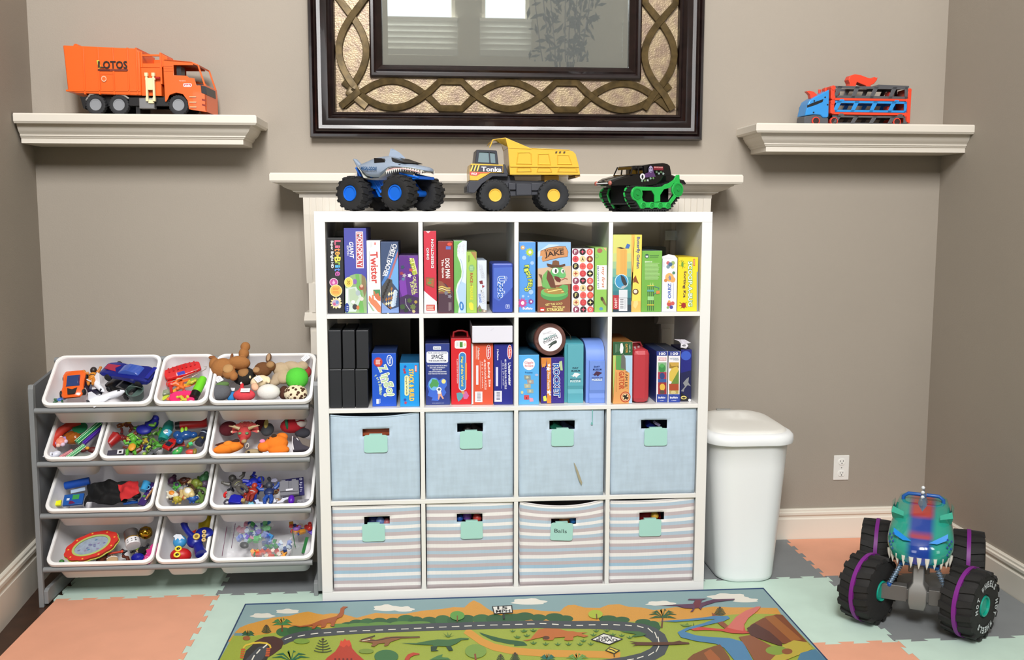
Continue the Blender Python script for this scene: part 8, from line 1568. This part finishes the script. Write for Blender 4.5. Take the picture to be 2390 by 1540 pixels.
def dump_truck():
 t = thing('toy_dump_truck', 'yellow and black toy dump truck in the middle of the shelving unit top', 'toy truck', (.768, .16, KT+.0002), (0, 0, R(2)))
 s = .00021; L = lambda X, Y: ((X-1220)*s, (1418-Y)*s); P = lambda *p: [L(a, b) for a, b in p]; YL, BK = 'e2b544', '34363e'
 for x, y in ((695, 1135), (1745, 1137)):
  a = L(x, y)[0]
  for sy in (-1, 1): wheel(t, (a, sy*.07, .0605), .0585, .045, '1d1f23', YL, 22, .035, .40, 6, out=sy)
 def bed(m):
  W_ = .085; top = P((925, 300), (960, 770), (2200, 765), (2225, 760), (2195, 590), (2140, 400), (2090, 350), (2030, 335), (1350, 310), (1000, 170), (880, 120), (905, 235))
  for sy in (-1, 1): m.prism(top, sy*W_-.002, sy*W_+.002)
  m.prism(P((960, 770), (2200, 765), (2225, 760), (2222, 745), (965, 750)), -W_, W_); m.prism(P((925, 300), (945, 300), (985, 760), (960, 770)), -W_, W_)
  m.prism(P((880, 120), (650, 155), (620, 225), (640, 232), (660, 175), (880, 140), (930, 300), (945, 300), (905, 150)), -W_, W_); m.prism(P((620, 225), (590, 295), (605, 300), (640, 232)), -W_, -W_+.004); m.prism(P((1350, 310), (2030, 335), (2030, 322), (1350, 297)), -W_-.004, -W_+.003)
 part(t, 'dump_bed', YL, bed, rough=.25, coat=.3, bevel=.0012)
 def panels(m):
  for p in (((1090, 370), (1320, 362), (1355, 400), (1360, 595), (1065, 590), (1080, 470)), ((1455, 390), (1660, 385), (1700, 600), (1450, 598)), ((1800, 405), (2020, 410), (2085, 590), (1800, 590)), ((1080, 640), (1340, 638), (1350, 715), (1070, 720)), ((1450, 638), (1690, 638), (1720, 718), (1430, 718)), ((1820, 635), (2160, 635), (2190, 715), (1800, 715))):
   q = P(*p); n = len(q); cx = sum(a for a, b in q)/n; cz = sum(b for a, b in q)/n
   out = q; inn = [(cx+(a-cx)*.9, cz+(b-cz)*.86) for a, b in q]; y = -.087
   m.add([(a, y, b) for a, b in out]+[(a, y-.0035, b) for a, b in inn]+[(cx+(a-cx)*.8, y-.0005, cz+(b-cz)*.74) for a, b in q], [[i, (i+1) % n, n+(i+1) % n, n+i] for i in range(n)]+[[n+i, n+(i+1) % n, 2*n+(i+1) % n, 2*n+i] for i in range(n)]+[list(range(2*n, 3*n))])
  m.prism(P((930, 285), (1350, 300), (1340, 318), (935, 305)), -.089, -.086); m.prism(P((960, 610), (2190, 610), (2195, 632), (965, 632)), -.091, -.086)
 part(t, 'pressed_panel', YL, panels, rough=.25, coat=.3)
 part(t, 'bed_lip', '8a6a3a', lambda m: m.prism(P((2150, 765), (2225, 750), (2232, 790), (2150, 820), (2140, 790)), -.08, .08))
 def cab(m):
  for sy in (-1, 1):
   y0, y1 = sorted((sy*.066, sy*.070)); m.prism(P((342, 575), (375, 332), (725, 342), (765, 585), (720, 585), (712, 560), (700, 385), (610, 375), (585, 372), (418, 368), (395, 545), (600, 560), (625, 560), (710, 560), (720, 585)), y0, y1)
  m.prism(P((375, 332), (725, 342), (728, 356), (372, 346)), -.07, .07); m.prism(P((342, 575), (375, 340), (385, 345), (352, 575)), -.07, .07); m.prism(P((725, 350), (735, 350), (765, 585), (752, 585)), -.07, .07); m.prism(P((588, 372), (608, 374), (625, 560), (602, 556)), -.070, -.066)
 part(t, 'cab', BK, cab, bevel=.0006)
 part(t, 'cab_window', '7d9096', lambda m: m.prism(P((400, 368), (705, 380), (720, 560), (390, 545)), -.065, .065), rough=.15)
 part(t, 'hood', YL, lambda m: m.prism(P((262, 590), (280, 575), (845, 590), (845, 735), (620, 735), (390, 872), (250, 870), (245, 700)), -.075, .075), coat=.3, bevel=.0015)
 def ch(m):
  m.prism(P((250, 870), (385, 876), (620, 740), (920, 745), (930, 800), (660, 800), (470, 930), (340, 1090), (200, 1080), (195, 970), (220, 930)), -.074, .074); m.prism(P((845, 590), (860, 578), (885, 590), (945, 770), (905, 770), (845, 740)), -.072, .072); m.prism(P((195, 970), (225, 960), (225, 1085), (198, 1080)), -.078, .078)
  m.prism(P((930, 780), (1060, 780), (1075, 860), (1620, 870), (1600, 1110), (1000, 1140), (640, 1140), (640, 800)), -.045, .045); m.prism(P((1085, 920), (1360, 920), (1370, 1120), (1085, 1125)), -.062, .062); m.prism(P((950, 905), (1085, 905), (1085, 1030), (950, 1030)), -.055, .055); m.prism(P((1360, 905), (1600, 905), (1500, 1040), (1360, 1040)), -.055, .055); m.cyl(.01, -.06, .06, 'y', (*[L(1745, 0)[0], 0], .06), 14); m.cyl(.01, -.06, .06, 'y', (L(695, 0)[0], 0, .06), 14); m.box(L(1500, 0)[0], L(1900, 0)[0], -.04, .04, L(0, 1180)[1], L(0, 860)[1])
 part(t, 'chassis', BK, ch, rough=.45, bevel=.002)
 part(t, 'bed_pivot', 'd9a83e', lambda m: m.box(L(1608, 0)[0], L(1872, 0)[0], -.045, .045, L(0, 890)[1], L(0, 770)[1]), bevel=.001)
 A = local_art(t, -.0752, L); A.poly([(262, 600), (835, 610), (835, 728), (262, 712)], '2c2c34')
 for x in (290, 345, 400): A.poly([(x, 606), (x+26, 606), (x-6, 706), (x-32, 706)], 'ecc860')
 A.poly([(440, 610), (835, 614), (835, 724), (410, 710)], '3a3848').poly([(248, 716), (600, 728), (580, 742), (440, 745), (370, 790), (248, 778)], 'c8504c').text('Tonka', (455, 668), (815, 678), 84, 'f2f0f4', .09).text('952', (275, 752), (375, 758), 40, 'f4e4e0', .04, shear=.2); art_done(A, t)
 A = local_art(t, -.0895, L)
 for x in (1790, 1858, 1935): A.poly([(x-14, 352), (x+18, 352), (x+6, 384), (x-24, 384)], '4a3a20')
 art_done(A, t, pic='black_stripe')
dump_truck()
def track_truck():
 t = thing('tracked_toy_truck', 'black toy pickup on bright green caterpillar tracks on the shelving unit top', 'toy truck', (1.262, .17, KT+.0002), (0, 0, R(28)))
 s = .00031; L = lambda X, Y: ((X-1000)*s, (800-Y)*.000274); P = lambda *p: [L(a, b) for a, b in p]; GN = '27b04c'; F = lambda X, Y: L(X-165, Y)
 # x runs to the rear; the nose points to -x
 # the openings are cut by building the frame from bars instead of one plate
 def bars(m, y0, y1):
  b = lambda *p: m.prism([F(*q) for q in p], y0, y1)
  b((690, 462), (1000, 465), (1120, 455), (1160, 425), (1230, 405), (1300, 360), (1310, 400), (1250, 470), (1150, 490), (950, 512), (780, 515)); b((950, 510), (1150, 488), (1090, 570), (1092, 660), (1002, 668), (1000, 575)); b((700, 640), (790, 560), (815, 650), (870, 672), (1260, 668), (1262, 750), (1170, 742), (860, 745), (790, 760)); b((1235, 660), (1320, 560), (1350, 600), (1262, 700)); b((1290, 380), (1350, 290), (1395, 285), (1405, 400), (1330, 420))
  for x, y, r in ((722, 560, .0235), (1370, 490, .0255), (823, 712, .0115), (960, 712, .0115), (1090, 712, .0115), (1218, 712, .0115)): m.cyl(r*1.12, y0-.001, y1+.001, 'y', (F(x, y)[0], 0, F(x, y)[1]), 24)
 for sy in (-1, 1):
  fr = part(t, 'track_frame', GN, lambda m: bars(m, *sorted((sy*.098, sy*.092))), bevel=.001)
  for x, y, r in ((722, 560, .017), (1370, 490, .019), (823, 712, .008), (960, 712, .008), (1090, 712, .008), (1218, 712, .008)):
   k = MB(); c = (F(x, y)[0], 0, F(x, y)[1]); k.lathe([(r*1.2, sy*.099), (r*1.2, sy*.101), (r, sy*.101), (r, sy*.0995), (r*.35, sy*.0995), (r*.3, sy*.103), (0, sy*.103)], 20, 'y', c); k.build('roller', fr, M('1f9440', .35), smooth=35, world=False)
  path = [F(*q) for q in ((650, 560), (665, 500), (722, 462), (1000, 478), (1250, 420), (1370, 385), (1440, 430), (1462, 500), (1420, 580), (1290, 735), (1218, 775), (823, 782), (760, 745), (680, 640))]
  def belt(m):
   y0, y1 = sorted((sy*.05, sy*.093)); n = len(path); ip = []
   cx = sum(a for a, b in path)/n; cz = sum(b for a, b in path)/n
   ip = [(cx+(a-cx)*.95, cz+(b-cz)*.9) for a, b in path]; m.add([(a, y, b) for y in (y0, y1) for a, b in path]+[(a, y, b) for y in (y0, y1) for a, b in ip], [[i, (i+1) % n, n+(i+1) % n, n+i] for i in range(n)]+[[2*n+i, 2*n+(i+1) % n, 3*n+(i+1) % n, 3*n+i] for i in range(n)]+[[i, (i+1) % n, 2*n+(i+1) % n, 2*n+i] for i in range(n)]+[[n+i, n+(i+1) % n, 3*n+(i+1) % n, 3*n+i] for i in range(n)])
   for i in range(n):
    a, b = Vector(path[i]), Vector(path[(i+1) % n]); d = b-a; k = max(1, int(d.length/.012)); nn = Vector((d.y, -d.x)).normalized(); nn = nn if (a-Vector((cx, cz))).dot(nn) > 0 else -nn
    for j in range(k): q = a+d*(j+.5)/k; u = d.normalized()*.003; w = nn*.006; m.prism([tuple(q-u), tuple(q+u), tuple(q+u*.6+w), tuple(q-u*.6+w)], y0, y1)
  part(t, 'track_belt', '1c1c1e', belt, rough=.6)
 def body(m):
  rg = []
  for X, yb, yt, w in ((270, 440, 400, .03), (310, 450, 380, .048), (380, 445, 345, .052), (560, 440, 300, .055), (620, 440, 285, .056), (780, 440, 275, .058), (1000, 425, 275, .058), (1200, 400, 270, .058), (1330, 380, 300, .055), (1400, 380, 330, .05)):
   x = L(X, 0)[0]; a, b = L(0, yb)[1], L(0, yt)[1]; rg.append([(x, -w, a), (x, -w, b-.006), (x, -w*.85, b), (x, w*.85, b), (x, w, b-.006), (x, w, a)])
  m.loft(rg)
 part(t, 'truck_body', '0d0d0f', body, smooth=40, rough=.15, coat=.5)
 def roof(m):
  rg = []
  for X, yt, w in ((620, 185, .044), (640, 172, .047), (780, 165, .05), (900, 140, .051), (1100, 120, .05), (1150, 124, .05), (1185, 150, .048)):
   x = L(X, 0)[0]; b = L(0, yt)[1]; rg.append([(x, -w, b-.010), (x, -w*.9, b), (x, w*.9, b), (x, w, b-.010)])
  m.loft(rg)
  for sy in (-1, 1):
   y0, y1 = sorted((sy*.050, sy*.054)); m.prism(P((775, 168), (900, 145), (1150, 130), (1195, 160), (1225, 285), (790, 290)), y0, y1)
   m.tube([(L(580, 0)[0], sy*.05, L(0, 292)[1]), (L(625, 0)[0], sy*.046, L(0, 182)[1])], .0028, 6); m.tube([(L(700, 0)[0], sy*.052, L(0, 290)[1]), (L(705, 0)[0], sy*.048, L(0, 175)[1])], .003, 6)
  m.box(L(770, 0)[0], L(790, 0)[0], -.05, .05, L(0, 285)[1], L(0, 170)[1]); m.box(L(580, 0)[0], L(790, 0)[0], -.054, .054, L(0, 300)[1], L(0, 288)[1])
 part(t, 'cab_roof', '101012', roof, smooth=40, rough=.15, coat=.5)
 for sy in (-1, 1): part(t, 'headlight', 'b0665a', lambda m: m.ball((L(285, 0)[0], sy*.042, L(0, 415)[1]), (.006, .009, .009), 12, 8), rough=.2)
 part(t, 'bumper', 'c8cacc', lambda m: m.box(L(262, 0)[0], L(275, 0)[0], -.034, .034, L(0, 428)[1], L(0, 408)[1]), bevel=.002)
 part(t, 'rear_flap', '151517', lambda m: m.prism(P((1400, 340), (1450, 350), (1490, 400), (1470, 415), (1400, 385)), -.05, .05), bevel=.002)
 part(t, 'undercarriage', '121214', lambda m: [m.box(L(520, 0)[0], L(1200, 0)[0], -.05, .05, L(0, 700)[1], L(0, 430)[1]), m.box(L(660, 0)[0], L(1040, 0)[0], -.045, .045, L(0, 792)[1], L(0, 700)[1])], bevel=.004)
 part(t, 'front_strap', GN, lambda m: [m.tube([(F(q[0], 0)[0], y, L(0, q[1])[1]) for q in ((720, 466), (670, 490), (648, 560), (676, 640), (755, 745))], .0045, 6) for y in (-.05, .05, .09)])
 A = local_art(t, -.0588, lambda a, b: L(a-95, b)); A.ell(838, 318, 40, 42, 'e8e6ea').ell(838, 322, 16, 28, '1c1c20').poly([(925, 262), (940, 190), (965, 162), (1000, 185), (1020, 262), (1050, 315), (880, 330), (870, 280)], '5a3a6a').ell(966, 215, 32, 46, 'a8a0c0').ell(950, 208, 7, 10, '1c1620').ell(980, 208, 7, 10, '1c1620').ell(972, 245, 12, 7, '5a4a70').rect(1010, 172, 1168, 222, '7a1c2c').text('GRAVE DIGGER', (1016, 186), (1162, 184), 20, 'e8a8a4', .05)
 for i in range(9): A.star(830+i*45, 375-i*12+(i % 3)*8, 22, ('8aa894', '6a8a5a', 'b8c8c0')[i % 3], 5, .5) if i < 5 else A.star(1060+(i-5)*36, 270-(i % 2)*20, 22, ('9ab0a8', '5a7a5a')[i % 2], 5, .5)
 art_done(A, t)
track_truck()
def big_truck():
 cx, cy = 2.128, -.397; an = R(29); hx, hy = -math.sin(an), -math.cos(an)
 wb = .44; ox, oy = cx-hx*wb/2, cy-hy*wb/2
 t = thing('big_monster_truck', 'large turquoise and blue monster truck with fangs and purple striped tyres on the floor', 'toy truck', (ox, oy, .0003), (0, 0, math.atan2(hy, hx)))
 r = .124; TL = '12a08a'
 for x, st_ in ((wb/2, R(-24)), (-wb/2, 0)):
  for sy in (-1, 1):
   o = wheel(t, (x, sy*.165, r), r*.955, .118, '1c1b1b', TL, 15, .045, .3, 0, rot=st_ or None, band='7a1c86', out=0)
   if x > 0 and sy > 0:
    A = MB(); T_ = Matrix.Translation((x, sy*.165, r)) @ Matrix.Rotation(st_, 4, 'Z')
    for k, ch in enumerate('HOT WHEELS  HOT WHEELS  '):
     if ch == ' ': continue
     vs, fs, x0, x1, y0, y1 = glyphs(ch, .05); q = 2*math.pi*k/24; R0 = r*.56; g = []
     for vx, vy in vs:
      u = ((vx-x0)/(x1-x0)-.5)*.015; v = ((vy-y0)/(y1-y0))*.022; g.append(((R0+v)*math.cos(q)-u*math.sin(q), 0, (R0+v)*math.sin(q)+u*math.cos(q)))
     A.T = T_; A.add([(a_, .0605, b_) for a_, _, b_ in g], fs)
    A.build('lettering', o, M('c8ccd0', .5), fix=False, world=False)
 # axles, gearbox and shock absorbers
 for ax in (wb/2, -wb/2): part(t, 'axle', M('6f6e6c', .5, metal=.5), lambda m: [m.box(ax-.018, ax+.018, -.13, .13, r-.02, r+.02), m.box(ax-.019, ax+.019, -.13, -.035, r-.028, r+.028), m.box(ax-.019, ax+.019, .035, .13, r-.028, r+.028), m.cyl(.012, -.15, .15, 'y', (ax, 0, r), 14)], bevel=.002)
 part(t, 'gearbox', M('8a8986', .5, metal=.5), lambda m: [m.loft([[(wb/2+a*q, b*q, z) for a, b in ((-.03, -.036), (.035, -.03), (.035, .03), (-.03, .036))] for z, q in ((.075, .8), (.10, 1), (.15, 1), (.17, .6), (.24, .55))]), m.box(-wb/2, wb/2, -.02, .02, .13, .16), m.box(-.1, .19, -.035, .035, .19, .24)], bevel=.003)
 for sy in (-1, 1):
  sh = part(t, 'shock_absorber', M('9ab0c8', .3, metal=.7), lambda m: [m.tube([(wb/2+.01, sy*.092, .155), (wb/2-.01, sy*.05, .245)], .006, 10)]+[m.tube([(wb/2+.01-.0022*i+.009*math.cos(a), sy*(.09-.0042*i)+.009*math.sin(a)*1, .16+.0085*i) for a in [j*.7 for j in range(10)]], .0018, 5) for i in range(9)])
  part(t, 'shock_mount', '1c52a0', lambda m: [m.box(wb/2-.03, wb/2+.0, sy*.058-.009, sy*.058+.009, .225, .285), m.ball((wb/2+.012, sy*.094, .150), .010, 10, 8)], bevel=.002)
 part(t, 'front_bar', '2468b8', lambda m: [m.tube([(wb/2+.0, -.06, .228), (wb/2+.012, -.05, .236), (wb/2+.012, .05, .236), (wb/2+.0, .06, .228)], .007, 8), m.box(wb/2-.02, wb/2, -.05, .05, .255, .264)], smooth=60)
 # head: painted by its own shape (local axes)
 hm = bpy.data.materials.new('dragon_paint'); hm.use_nodes = True; nt = hm.node_tree; b = nt.nodes['Principled BSDF']; b.inputs['Roughness'].default_value = .12; b.inputs['Coat Weight'].default_value = .7
 tc = nt.nodes.new('ShaderNodeTexCoord'); sp = nt.nodes.new('ShaderNodeSeparateXYZ'); nt.links.new(tc.outputs['Object'], sp.inputs[0]); ab = nt.nodes.new('ShaderNodeMath'); ab.operation = 'ABSOLUTE'; nt.links.new(sp.outputs[1], ab.inputs[0])
 cr = nt.nodes.new('ShaderNodeValToRGB'); e = cr.color_ramp.elements; e[0].position = .028; e[0].color = rgb('1a3f96'); e[1].position = .05; e[1].color = rgb('2a9a86'); nt.links.new(ab.outputs[0], cr.inputs[0])
 cz = nt.nodes.new('ShaderNodeValToRGB'); e = cz.color_ramp.elements; e[0].position = .328; e[0].color = (0, 0, 0, 1); e[1].position = .334; e[1].color = (1, 1, 1, 1); k = e.new(.352); k.color = (.0, .0, .0, 1); k = e.new(.380); k.color = (0, 0, 0, 1); k = e.new(.388); k.color = (1, 1, 1, 1); nt.links.new(sp.outputs[2], cz.inputs[0])
 my = nt.nodes.new('ShaderNodeMapRange'); my.inputs[1].default_value = .046; my.inputs[2].default_value = .026; nt.links.new(ab.outputs[0], my.inputs[0]); mu = nt.nodes.new('ShaderNodeMath'); mu.operation = 'MULTIPLY'; nt.links.new(my.outputs[0], mu.inputs[0]); nt.links.new(cz.outputs[0], mu.inputs[1])
 mx = nt.nodes.new('ShaderNodeMix'); mx.data_type = 'RGBA'; nt.links.new(mu.outputs[0], mx.inputs[0]); nt.links.new(cr.outputs[0], mx.inputs[6]); mx.inputs[7].default_value = rgb('b0413a'); nt.links.new(mx.outputs[2], b.inputs['Base Color'])
 S_ = lambda z: .27+(z-.27)*.68 if z > .27 else z
 def head(m):
  rg = []
  for z, x1, w in ((.262, .262, .094), (.27, .270, .102), (.30, .268, .109), (.33, .258, .110), (.36, .235, .107), (.385, .21, .102), (.40, .195, .098), (.43, .165, .094), (.455, .12, .090), (.468, .05, .07)):
   z = S_(z)
   xb = -.14+(z-.27)*.35; pts = []
   for i in range(15): a = -math.pi/2+math.pi*i/14; pts.append((x1-.10+.10*math.cos(a)**.7 if math.cos(a) > 1e-6 else x1-.10, w*math.sin(a), z-.02*max(0, math.cos(a))*(1 if z < .29 else 0)))
   pts += [(xb, w*.9, z), (xb, -w*.9, z)]; rg.append(pts)
  m.loft(rg)
 part(t, 'dragon_head', hm, head, smooth=60)
 part(t, 'brow', '35a48c', lambda m: [m.loft([[(a, sy*b, S_(c)) for a, b, c in q] for q in (((.15, .06, .458), (.165, .06, .44), (.15, .06, .41)), ((.13, .098, .475), (.15, .102, .45), (.13, .098, .41)), ((.0, .095, .47), (.0, .106, .45), (.0, .095, .42)))]) for sy in (-1, 1)], coat=.6, rough=.15)
 for sy in (-1, 1):
  part(t, 'eye', '1f8ae0', lambda m: m.add([(.243, sy*.028, S_(.350)), (.214, sy*.088, S_(.398)), (.222, sy*.088, S_(.368)), (.240, sy*.055, S_(.348))], [(0, 1, 2, 3)]), rough=.2).location = (.010, 0, 0)
  part(t, 'cheek_scale', '2f5a9c', lambda m: [m.ball((.235-.008*(i % 3), sy*(.088+.006*(i % 3)), .285+.009*i), (.004, .004, .005), 6, 4) for i in range(7)])
 part(t, 'mouth', '17110f', lambda m: m.loft([[(.17, -.088, z), (.232, -.05, z), (.247, 0, z), (.232, .05, z), (.17, .088, z), (-.08, .09, z), (-.08, -.09, z)] for z in (.235, .275)]))
 for i in range(11):
  q = (i-5)/5; a = q*1.25; x, y = .160+.103*math.cos(a), .104*math.sin(a)
  part(t, 'tooth', 'e8e6da', lambda m: m.lathe([(.009, .272), (.008, .258), (.0, .230)], 8, 'z', (x+.004, y, 0)), smooth=40)
 part(t, 'roll_bar', '1f5aa8', lambda m: [m.tube([(.0, sy*.07, .37), (.0, sy*.068, .415), (.0, sy*.052, .427), (.0, sy*.01, .427)], .007, 8) for sy in (-1, 1)], smooth=60)
 part(t, 'crest', M('8ab4d8', .1, trans=.4), lambda m: m.loft([[(x, -w, z0), (x, 0, z1), (x, w, z0)] for x, w, z0, z1 in ((.12, .012, .37, .395), (.06, .024, .38, .435), (.02, .024, .38, .46), (-.05, .015, .38, .42))]))
 part(t, 'crest_stud', 'e0e4e8', lambda m: [m.ball((.055-.015*i, -.002, .432+.014*i), .007, 8, 6) for i in range(3)], rough=.1)
 part(t, 'rear_body', '1d6a78', lambda m: m.loft([[(x, -w, .27), (x, -w, z), (x, w, z), (x, w, .27)] for x, w, z in ((-.25, .05, .33), (-.14, .09, .36), (.02, .095, .385))]), coat=.5, bevel=.006)
big_truck()
